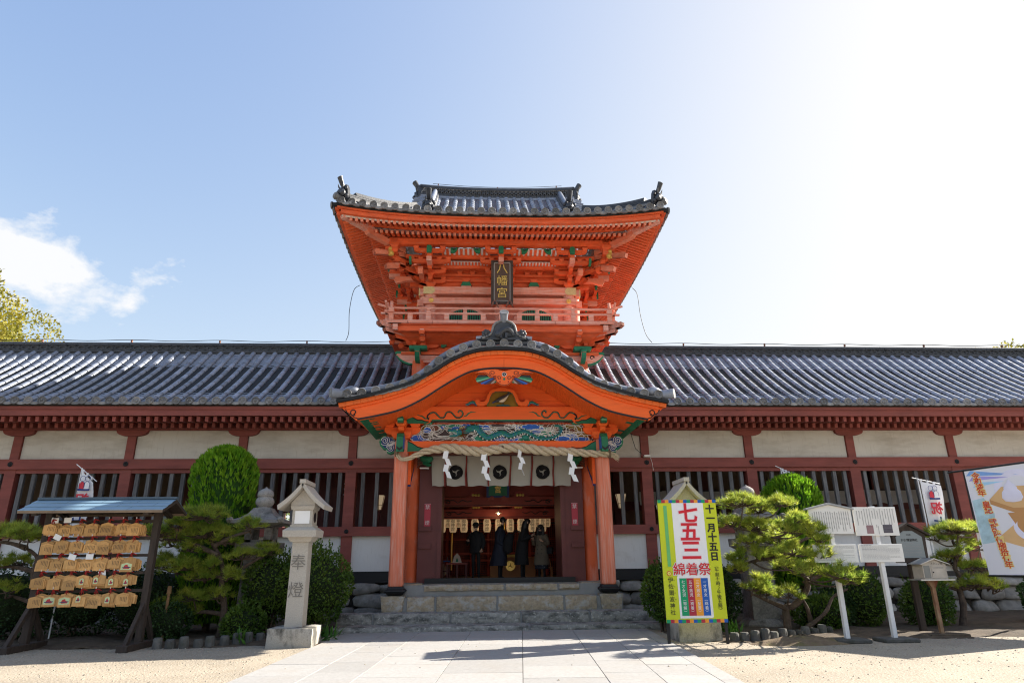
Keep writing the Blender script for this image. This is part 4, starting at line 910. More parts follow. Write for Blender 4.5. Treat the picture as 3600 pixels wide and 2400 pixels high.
# equal spacing along the disc curve
dp = [(u, kd(u)) for u in np.linspace(0, 3.88, 400)]; ds = [0]
for a, b in zip(dp[:-1], dp[1:]): ds.append(ds[-1] + math.hypot(b[0] - a[0], b[1] - a[1]))
nd = 12; dpos = [float(np.interp(ds[-1] * k / nd, ds, [p[0] for p in dp])) for k in range(nd + 1)]
allu = sorted(set([-u for u in dpos] + dpos))
for u in allu: inst('verge_disc', me_vdisc, proof, T(u, -3.47, kd(u)) @ RY(random.uniform(-3, 3)))
for a, b in zip(allu[:-1], allu[1:]):
    c = (a + b) / 2; ang = math.atan2(kd(b) - kd(a), b - a); w = math.hypot(b - a, kd(b) - kd(a))
    m_ = MB(); n = 8; vs = []; fs = []
    for (dz, y) in ((.045, 0), (-.035, 0), (-.035, .02), (.05, .4)):
        for k in range(n + 1): t = k / n * 2 - 1; vs.append((t * w / 2, y, dz - .045 - .05 * (1 - t * t)))
    for i in range(3):
        for k in range(n): fs.append((i * 9 + k, i * 9 + k + 1, (i + 1) * 9 + k + 1, (i + 1) * 9 + k))
    m_.add(vs, fs); m_.build('verge_pan_tile', m_tilew, proof, smooth=True, mw=T(c, -3.455, (kd(a) + kd(b)) / 2) @ RY(-ang))
def roll(u): return kd(u) + .105 + .03 * (1 - abs(u) / 4)
rl = list(np.linspace(-4.05, 4.05, 19))
for a, b in zip(rl[:-1], rl[1:]):
    MB().tube([(u, -3.18, roll(u)) for u in np.linspace(a, b + .0, 5)], [.088, .086, .084, .082, .08], 12).build('verge_roll_tile', m_tile, proof, smooth=True)
rb = MB(); n = 60
for i in range(n):
    a, b = lerp(-4.1, 4.1, i / n), lerp(-4.1, 4.1, (i + 1) / n)
    rb.add([(a, -3.35, kt(a) + .08), (b, -3.35, kt(b) + .08), (b, -.6, kt(b) + .08), (a, -.6, kt(a) + .08), (a, -3.3, kd(a) - .02), (b, -3.3, kd(b) - .02), (b, -.6, kd(b) - .02), (a, -.6, kd(a) - .02)], [(3, 2, 1, 0), (4, 5, 6, 7)])
stuff(rb.build('roof_surface_tiles', m_tile, proof))
rr = MB()
for k in range(7):
    y = -2.85 + k * .33; rr.tube([(u, y, kd(u) + .04) for u in np.linspace(-4.05, 4.05, 40)], .085, 8)
stuff(rr.build('roof_barrel_rows', m_tile, proof, smooth=True))
for sg in (-1, 1):
    g = MB(); DM = T(sg * 4.02, -3.36, 5.47) @ RZ(sg * R_(62)); g.cyl((0, .3, 0), (0, -.28, .0), .10, .125, 16, mw=DM); g.build('corner_barrel_tile', m_tile, proof, smooth=True); inst('eave_disc', me_vdisc, proof, DM @ T(0, -.292, 0) @ SC(1.05, .03, 1.05))
    MB().ball((sg * 3.80, -3.28, 5.56), (.2, .17, .13), 12, 8).build('corner_cover_tile', m_tile, proof, smooth=True)
    # side eave: dark tile edge with teeth
    x0, x1 = sorted((sg * 3.90, sg * 4.14)); MB().box(x0, x1, -3.3, -1.0, 5.24, 5.33).build('side_eave_batten', m_gap, proof)
    for k in range(14):
        y = -3.2 + k * .165; MB().cyl((sg * 4.16, y, 5.36), (sg * 3.9, y, 5.42), .075, n=8).build('side_eave_tile', m_tiled, proof, smooth=True)
    x0, x1 = sorted((sg * 3.62, sg * 3.98)); MB().add([(sg * 3.60, -3.2, 4.93), (sg * 4.02, -3.2, 5.24), (sg * 4.02, -.9, 5.24), (sg * 3.60, -.25, 4.93)], [(0, 1, 2, 3)]).build('side_eave_board', m_verm, porch)
# curved rafters with green tips
def rafter_curve(v):
    mb = MB(); cm = 0
    for sg in (-1, 1):
        us = [0.0, .3, .6, .9, 1.2, 1.5, 1.8, 2.1, 2.4, 2.7, 3.0, 3.25, 3.42, 3.62]
        for a, b in zip(us[:-1], us[1:]):
            mb.cur = 1 if a > 3.2 + rs.uniform(-.02, .16) else 0
            za, zb = kb(a) + .05, kb(b) + .05
            mb.add([(sg * a, v - .028, za), (sg * b, v - .028, zb), (sg * b, v + .028, zb), (sg * a, v + .028, za), (sg * a, v - .028, za + .07), (sg * b, v - .028, zb + .07), (sg * b, v + .028, zb + .07), (sg * a, v + .028, za + .07)], [(0, 1, 2, 3), (0, 4, 5, 1), (3, 2, 6, 7)] + ([(1, 5, 6, 2)] if b > 3.6 else []))
    return mb
for k in range(27): rafter_curve(-3.1 + k * .11).build('curved_rafter', [m_verm, m_green], porch)
sb = MB()
for a, b in zip(UB[:-1], UB[1:]): sb.add([(a, -3.2, kb(a) + .12), (b, -3.2, kb(b) + .12), (b, -.25, kb(b) + .12), (a, -.25, kb(a) + .12)], [(0, 1, 2, 3)])
sb.build('soffit_boards', m_verm, porch)
# tympanum boards
for zz0, zz1 in ((5.42, 5.68), (5.685, 5.90), (5.905, 6.22)):
    hw = 3.0
    pts = [(u, min(zz1, kb(u) + .05)) for u in np.linspace(-2.3, 2.3, 60)]
    pts = [(u, z) for u, z in pts if z > zz0 + .004]
    if len(pts) > 2: MB().prism([(pts[-1][0], zz0), (pts[0][0], zz0)][::-1] + pts[::-1], -1.72, -1.68).build('tympanum_board', m_verm, porch)
# posts
for sg in (-1, 1):
    u = sg * 2.68
    c = .035; a = .178
    sec = [(-a, -a + c), (-a + c, -a), (a - c, -a), (a, -a + c), (a, a - c), (a - c, a), (-a + c, a), (-a, a - c)]
    P = []; F = []
    prof = [(.93, .86), (.96, .97), (1.0, 1.0), (1.05, 1.0), (4.45, .97), (4.56, .93), (4.64, .75)]
    for z, s in prof: P += [(u + x * s, -1.72 + y * s, z) for x, y in sec]
    for i in range(len(prof) - 1):
        for k in range(8): F.append((i * 8 + k, i * 8 + (k + 1) % 8, i * 8 + 8 + (k + 1) % 8, i * 8 + 8 + k))
    F.append(tuple(range(48, 56)))
    MB().add(P, F).build('porch_post', m_verml, porch)
    MB().lathe([(.16, .735), (.185, .745), (.255, .83), (.25, .86), (.20, .885), (.19, .93), (.17, .94)], 4, T(u, -1.72, 0)).build('post_shoe', m_blackw, porch)
    # side curved strut to the gate pillar, with a dark scroll
    MB().prism([(-1.6, 3.45), (-1.5, 3.6), (-.75, 4.05), (-.75, 4.25), (-1.6, 4.3)], sg * 2.5 - .07, sg * 2.5 + .07, axis='x').build('knee_brace', m_verm, porch)
    MB().prism([(-1.605, 3.40), (-1.55, 3.47), (-.8, 3.98), (-.8, 4.05), (-1.5, 3.62)], sg * 2.5 - .075, sg * 2.5 + .075, axis='x').build('brace_edge', m_navy, porch)
# bracket complex on each post
for sg in (-1, 1):
    u = sg * 2.68; S = T(u, -1.72, 0)
    mm = masu_verm = MB().prism([(-.26, 4.70), (.26, 4.70), (.20, 4.62), (-.20, 4.62)], -.24, .24, mw=S).build('bracket_base', m_verm, porch)
    MB().prism([(-.26, 4.70), (.26, 4.70), (.26, 4.80), (-.26, 4.80)], -.25, .25, mw=S).build('bracket_base', m_verm, porch)
    MB().prism([(x, z * 1.0 + 4.74) for x, z in arm_poly(.95, .2)], -.07, .07, mw=S).build('bracket_arm', m_verm, porch)
    MB().prism([(x, z * 1.0 + 4.74) for x, z in arm_poly(.8, .2)], -.07, .07, mw=S @ RZ(PI / 2)).build('bracket_arm', m_verm, porch)
    for du in (-.34, .34):
        m_ = MB(); m_.prism([(-.09, 0), (.09, 0), (.135, .07), (.135, .15), (-.135, .15), (-.135, .07)], -.13, .13, mw=S @ T(du, 0, 4.93)); m_.build('bracket_block', m_verm, porch)
    m_ = MB(); m_.prism([(-.09, 0), (.09, 0), (.135, .07), (.135, .15), (-.135, .15), (-.135, .07)], -.15, .15, mw=S @ T(0, -.32, 4.90)); m_.build('bracket_block', m_verm, porch)
    MB().box(u - .62, u + .62, -1.80, -1.66, 5.08, 5.20).build('bracket_beam', m_verm, porch)
    MB().box(u - .16, u + .16, -2.35, -1.5, 5.16, 5.42).build('purlin_end', m_verm, porch)
    MB().box(u - .14, u + .14, -2.0, -.3, 5.16, 5.40).build('side_purlin', m_verm, porch)
    g = MB(); g.prism([(-.075, 0), (.075, 0), (.08, .12), (.05, .17), (-.05, .17), (-.08, .12)], -2.36, -2.2, mw=T(u, 0, 4.97)); g.build('green_beam_end', m_green, porch)
    MB().box(u - .07, u + .07, -2.372, -2.36, 5.015, 5.07).build('beam_end_stripe', m_green2, porch); MB().box(u - .07, u + .07, -2.372, -2.36, 5.075, 5.09).build('beam_end_stripe', m_black, porch)
    for s2 in (-1, 1):
        o = MB().prism([(s2 * x + u + s2 * .56, z * .62 + 5.02) for x, z in nose], -1.83, -1.63).build('carved_nose', m_green, porch)
        MB().tube([(u + s2 * (.60 + .03 * t), -1.84, 5.06 + .055 * math.sin(t * .8) + t * .004) for t in range(7)], .013, 5).build('nose_pale_line', m_green2, o)  # pale green painted line on the nose
    # front nose: pointed green leaf
    o = MB().prism([(-2.28, 4.22), (-2.0, 4.25), (-1.9, 4.3), (-1.9, 4.62), (-2.06, 4.74), (-2.2, 4.70), (-2.28, 4.6)], u - .085, u + .085, axis='x').build('carved_nose', m_green, porch)
    MB().prism([(u - .075, 4.30), (u, 4.24), (u + .075, 4.30), (u + .075, 4.36), (u, 4.30), (u - .075, 4.36)], -2.295, -2.28).build('nose_tip_line', m_black, o)
    for s2 in (-1, 1): MB().prism([(-2.26, 4.30), (-1.95, 4.32), (-1.93, 4.60), (-2.08, 4.68), (-2.24, 4.58)], u + s2 * .086, u + s2 * .092, axis='x').build('nose_cheek', m_blue, o)
    # outward cloud nose in blue and white swirls
    def blob(cx, cz, pts): return [(cx + sg * x, cz + z) for x, z in pts]
    cl = [(0, -.05), (.06, -.16), (.16, -.20), (.24, -.17), (.26, -.10), (.34, -.08), (.42, .0), (.45, .10), (.42, .20), (.33, .25), (.22, .23), (.12, .15), (.0, .10)]
    o = MB().prism(blob(u + sg * .12, 4.45, [(x * 1.07, z * 1.1 - .01) for x, z in cl]), -1.80, -1.64).build('cloud_nose', m_green, porch)
    MB().prism(blob(u + sg * .12, 4.46, [(x * .95, z * .92) for x, z in cl]), -1.812, -1.80).build('cloud_face', m_navy, o)
    wl_ = MB()
    for (cx, cz, r0) in ((.33, .12, .10), (.20, -.07, .085), (.14, .06, .05)):
        wl_.tube([(u + sg * (.12 + cx + r0 * math.cos(a) * (1 - a / 13)), -1.816, 4.46 + cz + r0 * math.sin(a) * (1 - a / 13)) for a in np.linspace(0, 11, 30)], .0085, 4)
        wl_.tube([(u + sg * (.12 + cx + r0 * 1.25 * math.cos(a)), -1.816, 4.46 + cz + r0 * 1.25 * math.sin(a)) for a in np.linspace(2.2, 5.6, 12)], .007, 4)
    for k in range(4): wl_.tube([(u + sg * (.14 + .05 * t), -1.816, 4.48 + k * .022 - .03 + .03 * math.sin(t * 1.1 + k * .3)) for t in range(6)], .006, 4)
    wl_.build('cloud_lines', m_white, o)
# head beam, tie beam
hb = MB().box(-2.52, 2.52, -1.87, -1.57, 4.27, 4.555).build('head_beam', m_verm, porch)
MB().box(-2.2, 2.2, -1.80, -1.60, 4.20, 4.268).build('head_beam_soffit', M('dark_brown_rail', (0.10, 0.03, 0.02), 0.6), porch)  # thin dark brown board below the head beam
for sg in (-1, 1):
    MB().prism([(sg * 2.52, 4.55), (sg * 2.38, 4.50), (sg * 2.25, 4.40), (sg * 2.12, 4.36), (sg * 2.2, 4.29), (sg * 2.52, 4.275)], -1.874, -1.87).build('green_beam_corner', m_green, hb)
    MB().tube([(sg * u, -1.875, z) for u, z in ((2.52, 4.55), (2.40, 4.50), (2.25, 4.40), (2.10, 4.365), (1.95, 4.37), (1.85, 4.40))], .011, 5).build('painted_scroll', m_black, hb)
tb = [(-2.56, 5.30), (-2.4, 5.39), (-2.2, 5.455), (-2.0, 5.49), (2.0, 5.49), (2.2, 5.455), (2.4, 5.39), (2.56, 5.30), (2.56, 5.03), (2.0, 5.03), (1.88, 5.095), (-1.88, 5.095), (-2.0, 5.03), (-2.56, 5.03)]
tie = MB().prism(tb[::-1], -1.87, -1.62).build('rainbow_beam', m_verm, porch)
MB().box(-1.90, 1.90, -1.877, -1.871, 5.10, 5.135).build('green_stripe', m_green, tie); MB().box(-1.93, 1.93, -1.877, -1.871, 5.063, 5.098).build('black_stripe', m_black, tie)
MB().box(-2.0, 2.0, -1.80, -1.64, 5.035, 5.06).build('panel_top_rail', M('red_rail', (0.5, 0.06, 0.015), 0.5), porch)
for sg in (-1, 1):
    MB().prism([(sg * 2.562, 5.30), (sg * 2.42, 5.20), (sg * 2.28, 5.12), (sg * 2.12, 5.10), (sg * 1.98, 5.06), (sg * 2.05, 5.027), (sg * 2.562, 5.027)], -1.876, -1.871).build('green_beam_corner', m_green, tie)
    MB().tube([(sg * u, -1.878, z) for u, z in ((2.55, 5.31), (2.42, 5.20), (2.28, 5.125), (2.16, 5.12), (2.08, 5.085), (1.97, 5.075))], .012, 5).build('painted_scroll', m_black, tie)
    sc1 = catmull([(sg * u, -1.88, z) for u, z in ((1.98, 5.13), (2.02, 5.22), (1.95, 5.30), (1.84, 5.33), (1.76, 5.27), (1.68, 5.19), (1.58, 5.19), (1.54, 5.26), (1.50, 5.33), (1.40, 5.34), (1.32, 5.27), (1.24, 5.19), (1.13, 5.20), (1.07, 5.28), (1.10, 5.36), (1.17, 5.38), (1.19, 5.32))], 4)
    MB().tube(sc1, .022, 5).build('painted_scroll', m_black, tie)
    MB().tube([(x, y - .012, z) for x, y, z in [p[:] for p in sc1[8:]]], .010, 5).build('scroll_pale_line', m_green2, tie)  # thinner pale green line over the black scroll
    MB().tube([(x, y, z) for x, y, z in [(sg * a, -1.88, b) for a, b in ((2.36, 5.27), (2.25, 5.25), (2.15, 5.22), (2.08, 5.16), (2.0, 5.155), (1.96, 5.20))]], [.004, .010, .016, .018, .014, .006], 6).build('painted_leaf', m_green, tie)
    MB().tube([(sg * a, -1.88, b) for a, b in ((1.05, 5.22), (.97, 5.24), (.92, 5.30), (.85, 5.34), (.72, 5.335))], [.006, .016, .02, .014, .003], 6).build('painted_leaf', m_green, tie)
# ---- gable pendant under the apex
peg = bpy.data.objects.new('gable_pendant', None); attach(peg, porch, T(0, -3.3, 6.0))
gp = [(0, 5.70), (.10, 5.72), (.20, 5.80), (.24, 5.90), (.22, 5.96), (.30, 5.92), (.38, 5.93), (.44, 6.0), (.52, 6.03), (.60, 6.02), (.75, 6.04), (.66, 6.07), (.58, 6.10), (.42, 6.12), (.22, 6.13), (.08, 6.10), (0, 6.08)]
MB().prism([(x, z) for x, z in gp] + [(-x, z) for x, z in gp[::-1][1:-1]], -3.32, -3.26).build('pendant_board', m_verm, peg)
for sg in (-1, 1):
    ln = MB()
    ln.tube([(sg * x, -3.325, z) for x, z in ((.0, 5.715), (.10, 5.735), (.19, 5.81), (.225, 5.90), (.20, 5.955), (.30, 5.94), (.36, 5.95), (.42, 6.01), (.5, 6.045), (.60, 6.03), (.7, 6.045))], .008, 5)
    ln.tube([(sg * (.30 + .07 * math.cos(a) * (1 - a / 12)), -3.325, 6.03 + .06 * math.sin(a) * (1 - a / 12)) for a in np.linspace(-1, 7, 18)], .007, 5)
    ln.tube([(sg * (.13 + .055 * math.cos(a) * (1 - a / 12)), -3.325, 5.90 + .055 * math.sin(a) * (1 - a / 12)) for a in np.linspace(0, 7, 18)], .007, 5)
    ln.build('painted_outline', M('dark_red_line', (0.12, 0.03, 0.025), 0.5), peg)
    for q, (mt, a0, a1) in enumerate(((m_darkp, 150, 164), (m_green, 164, 178), (m_green2, 178, 190), (m_brownp, 190, 203), (m_blue, 203, 214), (m_navy, 214, 226), (m_brownp, 226, 238), (M('taupe_paint', (0.36, 0.25, 0.2), .6), 238, 250), (m_green, 250, 262))):
        a0, a1 = R_(a0), R_(a1); am = (a0 + a1) / 2; c = (.12, 5.99); ra, rb_ = .17, .60 - .42 * max(0, (q - 1) / 8) ** 1.0 * .55
        pts = [(-sg * -1 * 0 + sg * (c[0] - math.cos(a) * r - .0), c[1] + math.sin(a) * r * -.0 - abs(math.sin(a)) * r * .75 + (.13 if False else 0)) for a, r in ((a0, ra), (a0, rb_), (am, rb_ * 1.04), (a1, rb_ * .97), (a1, ra))]
        pts = [(sg * (c[0] + abs(math.cos(a - PI)) * r), c[1] - math.sin(a - PI + .52) * r * .52) for a, r in ((a0, ra), (a0, rb_), (am, rb_ * 1.03), (a1, rb_ * .97), (a1, ra))]
        MB().prism(pts, -3.285 + q * .001, -3.262).build('feather', mt, peg)
hd = [(0.02 * k, 0) for k in range(3)]
for sg in (-1, 1): MB().prism([(sg * .085, 5.80), (sg * .11, 5.785), (sg * .13, 5.81), (sg * .10, 5.83)], -3.327, -3.32).build('painted_drop', M('deep_red_paint', (0.35, 0.02, 0.01), .5), peg)
MB().prism([(0, 5.84), (.03, 5.86), (.02, 5.90), (0, 5.915), (-.02, 5.90), (-.03, 5.86)], -3.327, -3.32).build('painted_drop', m_green, peg)
def tomoe_polys(R, n=3, rot=0.0, cw=1):
    """comma shapes of a three-comma crest: list of outlines"""
    out = []
    for q in range(n):
        b0 = rot + q * 2 * PI / n; L = []; Rr = []
        N = 16; cen = []; rad = []
        for i in range(N + 1):
            t = i / N; a = b0 + cw * t * R_(150); d = R * (.48 + .46 * t ** .8); cen.append((d * math.cos(a), d * math.sin(a))); rad.append(R * .335 * (1 - t) ** .72 * (1.0 if t > 0 else 1))
        for i in range(N + 1):
            p = cen[i]; qn = cen[min(i + 1, N)]; pp = cen[max(i - 1, 0)]; dx, dy = qn[0] - pp[0], qn[1] - pp[1]; l = math.hypot(dx, dy) or 1
            L.append((p[0] - dy / l * rad[i], p[1] + dx / l * rad[i])); Rr.append((p[0] + dy / l * rad[i], p[1] - dx / l * rad[i]))
        c0 = cen[0]; dx, dy = cen[1][0] - c0[0], cen[1][1] - c0[1]; ang = math.atan2(dy, dx)
        cap = [(c0[0] + rad[0] * math.cos(ang + PI / 2 + PI * k / 10), c0[1] + rad[0] * math.sin(ang + PI / 2 + PI * k / 10)) for k in range(1, 10)]
        out.append(Rr[:0] + L[::-1] + cap + Rr[:-1])
    return out
def tomoe(mb, cx, cz, R, y0, y1, rot=0.0, cw=1, mw=None):
    """three commas as flat strips facing -y (head cap fan plus tapering tail)"""
    for p in tomoe_polys(R, 3, rot, cw):
        N = 16; Lp = p[:N + 1][::-1]; cap = p[N + 1:N + 10]; Rp = p[N + 10:] + [p[0]]
        vs = [(cx + a, y0, cz + b) for a, b in Lp] + [(cx + a, y0, cz + b) for a, b in Rp] + [(cx + a, y0, cz + b) for a, b in cap]; m = N + 1
        fs = [(i, i + 1, m + i + 1, m + i) for i in range(N)] + [tuple([0] + list(range(2 * m, 2 * m + 9)) + [m])]
        mb.add(vs, fs, mw)
cr_ = MB().cyl((0, -3.325, 5.995), (0, -3.33, 5.995), .058, n=20).build('crest_disc', m_white, peg)
g = MB(); tomoe(g, 0, 5.995, .05, -3.334, -3.330, .5, -1); g.build('crest_commas', m_black, peg)
# ---- frog-leg strut with bird
fl_ = bpy.data.objects.new('frog_leg_strut', None); attach(fl_, porch, T(0, -1.9, 5.5))
fr = [(.10, 6.0), (.16, 5.97), (.26, 5.96), (.34, 5.90), (.40, 5.80), (.44, 5.66), (.52, 5.60), (.60, 5.62), (.64, 5.67), (.70, 5.68), (.735, 5.63), (.72, 5.56), (.66, 5.50), (.50, 5.50), (.42, 5.54), (.36, 5.63), (.33, 5.74), (.27, 5.85), (.18, 5.90), (0, 5.905)]
MB().prism(fr + [(-x, z) for x, z in fr[::-1][1:]], -1.95, -1.80).build('strut_frame', m_verm, fl_)
inn = [(.42, 5.505), (.36, 5.63), (.33, 5.74), (.27, 5.85), (.18, 5.885), (.12, 5.90), (.06, 5.885), (0, 5.90)]
MB().prism(inn + [(-x, z) for x, z in inn[::-1][1:]], -1.86, -1.83).build('ochre_panel', m_ochre, fl_)
MB().tube([(x, -1.945, z) for x, z in inn] + [(-x, -1.945, z) for x, z in inn[::-1][1:]], .008, 5).build('green_edge', m_green, fl_)
m_birdg = M('bird_slate', (0.055, 0.055, 0.06), .6, .2, 40, .2); m_birdw = M('bird_cream', (0.66, 0.58, 0.45), .6)
b = MB(); b.tube(catmull([(-.26, -1.90, 5.60), (-.12, -1.91, 5.66), (.02, -1.92, 5.72), (.12, -1.92, 5.79), (.19, -1.92, 5.845)], 4), [.012, .02, .028, .04, .052, .06, .066, .07, .066, .06, .052, .046, .042, .038, .034, .03, .024][:17], 8); bird = b.build('painted_bird', m_birdg, fl_, smooth=True)
b = MB(); b.tube(catmull([(-.10, -1.925, 5.625), (.02, -1.935, 5.655), (.11, -1.935, 5.74), (.175, -1.93, 5.82)], 4), [.01, .025, .04, .05, .052, .05, .044, .038, .03, .024, .02, .014, .01], 8); b.build('bird_breast', m_birdw, bird, smooth=True)
b = MB(); b.tube([(.17, -1.93, 5.845), (.22, -1.93, 5.85), (.255, -1.93, 5.845)], [.03, .016, .003], 6); b.cyl((.02, -1.93, 5.62), (.03, -1.93, 5.53), .007, n=5); b.cyl((-.02, -1.93, 5.61), (-.0, -1.93, 5.53), .007, n=5); b.build('bird_beak_and_legs', m_birdg, bird)
MB().tube([(-.27, -1.9, 5.59), (-.16, -1.92, 5.64), (-.04, -1.93, 5.69)], [.018, .022, .01], 6).build('bird_wing', m_navy, bird)
MB().prism([(-.18, 5.505), (-.12, 5.53), (-.05, 5.525), (0, 5.55), (.06, 5.525), (.14, 5.535), (.22, 5.505)], -1.93, -1.87).build('painted_ground', M('teal_paint', (.02, .13, .15), .6), fl_)
for sg in (-1, 1):
    for k, (mt, dz) in enumerate(((m_navy, .0), (m_green2, .022), (m_navy, .035), (m_green, .055))):
        MB().tube([(sg * x, -1.90 - .006 * k, 5.505 + z * .16 + dz * .8) for x, z in ((.70, .0), (.75, .35), (.81, .5), (.87, .35), (.93, .12), (1.0, .05))], [.01, .02, .022, .018, .012, .004], 6).build('carved_wave', mt, fl_)
# ---- dragon and cloud panel
dpn = bpy.data.objects.new('dragon_panel', None); attach(dpn, porch, T(0, -1.72, 4.8))
MB().prism([(-2.46, 4.556), (2.46, 4.556), (2.08, 5.04), (-2.08, 5.04)][::1], -1.70, -1.66).build('panel_ground', m_ochre, dpn)
def scallop(cx, cz, rx, rz, n, seed, lob=.22):
    r = random.Random(seed); p = []; ph = r.uniform(0, 6)
    for k in range(n * 5):
        a = 2 * PI * k / (n * 5); q = 1 - lob * (abs(math.sin(a * n / 2 + ph)) < .35) * 1 + .0; q = 1 - lob * (1 - abs(math.sin(a * n / 2 + ph))) ** 1.3
        p.append((cx + math.cos(a) * rx * q, cz + math.sin(a) * rz * q))
    return p
m_cw = M('cloud_white_line', (0.8, 0.79, 0.76), .6)
m_cbl, m_cbr, m_cgr, m_cpl = M('cloud_blue', (.02, .11, .48), .5, .25, 10), M('cloud_brown', (.13, .035, .015), .5, .2, 10), M('cloud_green', (.02, .20, .12), .5, .2, 10), M('cloud_plum', (.05, .028, .028), .5, .2, 10)
clouds = [(-2.22, 4.62, .24, .09, m_cbl), (-2.06, 4.72, .12, .09, m_cpl), (-1.78, 4.68, .34, .13, m_cpl), (-1.62, 4.80, .26, .10, m_cpl), (-1.83, 4.92, .14, .09, m_cbr), (-2.02, 4.86, .10, .09, m_cbl), (-1.62, 4.99, .15, .05, m_cgr), (-1.30, 4.98, .24, .06, m_cgr), (-.98, 5.0, .14, .045, m_cbl), (-1.25, 4.90, .13, .07, m_cbl), (-1.45, 4.60, .3, .04, m_cbr), (-.52, 4.92, .22, .10, m_cbl), (-.42, 4.80, .12, .06, m_cbr), (-.56, 4.62, .20, .085, m_cgr), (-.22, 4.61, .26, .07, m_cbl), (-.02, 4.66, .16, .08, m_cbl), (.10, 4.90, .27, .11, m_cpl), (-.12, 5.0, .22, .04, m_cpl), (.30, 4.82, .18, .09, m_cpl), (.30, 4.64, .24, .08, m_cbl), (.62, 4.61, .2, .05, m_cgr), (.78, 4.96, .26, .08, m_cbl), (.92, 4.87, .26, .10, m_cbl), (1.20, 4.80, .16, .06, m_cgr), (1.22, 4.99, .13, .05, m_cbr), (1.02, 4.66, .17, .08, m_cgr), (1.60, 4.96, .13, .08, m_cpl), (1.72, 4.86, .11, .08, m_cpl), (1.48, 4.88, .09, .07, m_cbr), (1.62, 4.62, .22, .07, m_cbl), (1.86, 4.68, .20, .11, m_cbl), (2.16, 4.60, .22, .06, m_cbl), (1.9, 4.86, .08, .06, m_cbr)]
_r = random.Random(66); extra = []
for k in range(34):
    z_ = _r.uniform(4.60, 5.0); lim = lerp(2.36, 2.05, (z_ - 4.56) / .48); extra.append((_r.uniform(-lim + .12, lim - .12), z_, _r.uniform(.12, .22), _r.uniform(.055, .085), _r.choice((m_cbl, m_cbl, m_cpl, m_cgr, m_cbr, m_cpl))))
clouds = extra + [(a, b, c * 1.12, d * 1.12, e) for a, b, c, d, e in clouds]
for q, (cx, cz, rx, rz, mt) in enumerate(clouds):
    n = 5 + q % 4; y = -1.712 - .004 * (q % 3) if q < 34 else -1.728 - .011 * (q % 4)
    cz = min(max(cz, 4.56 + rz * .95), 5.04 - rz * .95)
    o = MB().prism(scallop(cx, cz, rx, rz, n, q), y, -1.70).build('carved_cloud', m_cw, dpn)
    MB().prism(scallop(cx, cz, rx * .90, rz * .84, n, q), y - .009, y + .002).build('cloud_fill', mt, o)
    ln = MB()
    for (s_, ox) in ((.62, 0), (.40, .12 * (1 if q % 2 else -1))):
        ln.tube([(cx + ox * rx + math.cos(a) * rx * s_ * (1 - a / 12.5), y - .011, cz + math.sin(a) * rz * s_ * (1 - a / 12.5)) for a in np.linspace(.4 + q, .4 + q + (9.2 if s_ > .5 else 4.0), 26)][:26], .0065, 4)
    ln.build('cloud_lines', m_cw, o)
m_drg = M('dragon_green', (.015, .19, .14), .5, .35, 26, .5, 40, stain=((.02, .10, .36), .5, .62, 22, (1, 1, 1), .8))
dr = bpy.data.objects.new('carved_dragon', None); attach(dr, dpn, T(0, -1.78, 4.8))
bodyp = catmull([(-1.05, -1.80, 4.78), (-.86, -1.79, 4.90), (-.68, -1.77, 4.90), (-.58, -1.76, 4.78), (-.40, -1.74, 4.66), (-.20, -1.75, 4.72), (.0, -1.77, 4.78), (.18, -1.75, 4.70), (.38, -1.76, 4.76), (.58, -1.77, 4.82), (.78, -1.76, 4.74), (1.0, -1.76, 4.64), (1.25, -1.77, 4.63), (1.48, -1.77, 4.70), (1.62, -1.77, 4.84), (1.56, -1.77, 4.97), (1.42, -1.77, 4.99)], 5)
MB().tube(bodyp, [.075 + .035 * math.sin(min(1, i / 14) * PI * .5) - .085 * (i / 80) ** 1.2 for i in range(len(bodyp))], 8).build('dragon_body', m_drg, dr, smooth=True)
bl = MB(); bw = MB()
for i in range(8, len(bodyp) - 10, 1):
    p = bodyp[i]; t = (bodyp[i + 1] - bodyp[i - 1]).normalized(); r_ = .075 + .035 - .085 * (i / 80) ** 1.2; nn = Vector((t.z, 0, -t.x))
    (bl if i % 2 else bw).cbox((0, 0, 0), (.028, .03, r_ * .8), Matrix.Translation(p + nn * r_ * .62 * (1 if True else -1) + Vector((0, -r_ * .55, 0))) @ RY(-math.atan2(t.z, t.x)))
bl.build('belly_bands', m_black, dr); bw.build('belly_bands', m_cw, dr)
fn = MB()
for i in range(4, len(bodyp) - 6, 2):
    p = bodyp[i]; t = (bodyp[i + 1] - bodyp[i - 1]).normalized(); r_ = .08 - .05 * (i / 80); nn = Vector((-t.z, 0, t.x)); fn.cyl(p + nn * r_, p + nn * (r_ + .075) + t * -.03, .018, .001, 5)
fn.build('back_fins', m_drg, dr)
h = MB(); h.ball((-1.20, -1.83, 4.80), (.15, .07, .09), 10, 6); h.tube([(-1.22, -1.84, 4.82), (-1.36, -1.85, 4.83), (-1.46, -1.85, 4.86)], [.07, .055, .035], 8); h.tube([(-1.20, -1.84, 4.74), (-1.32, -1.85, 4.70), (-1.42, -1.85, 4.695)], [.05, .035, .02], 8); head = h.build('dragon_head', m_drg, dr, smooth=True)
t_ = MB()
for k in range(6): t_.cyl((-1.42 + k * .035, -1.90, 4.80 - k * .004), (-1.42 + k * .035, -1.90, 4.755), .012, .003, 5); t_.cyl((-1.40 + k * .035, -1.895, 4.71 + k * .004), (-1.40 + k * .035, -1.895, 4.75), .010, .003, 5)
t_.build('teeth', m_cw, head); MB().ball((-1.22, -1.895, 4.86), (.03, .015, .02), 8, 5).build('eye', m_cw, head); MB().ball((-1.225, -1.908, 4.86), (.013, .008, .013), 6, 4).build('pupil', m_black, head)
w_ = MB()
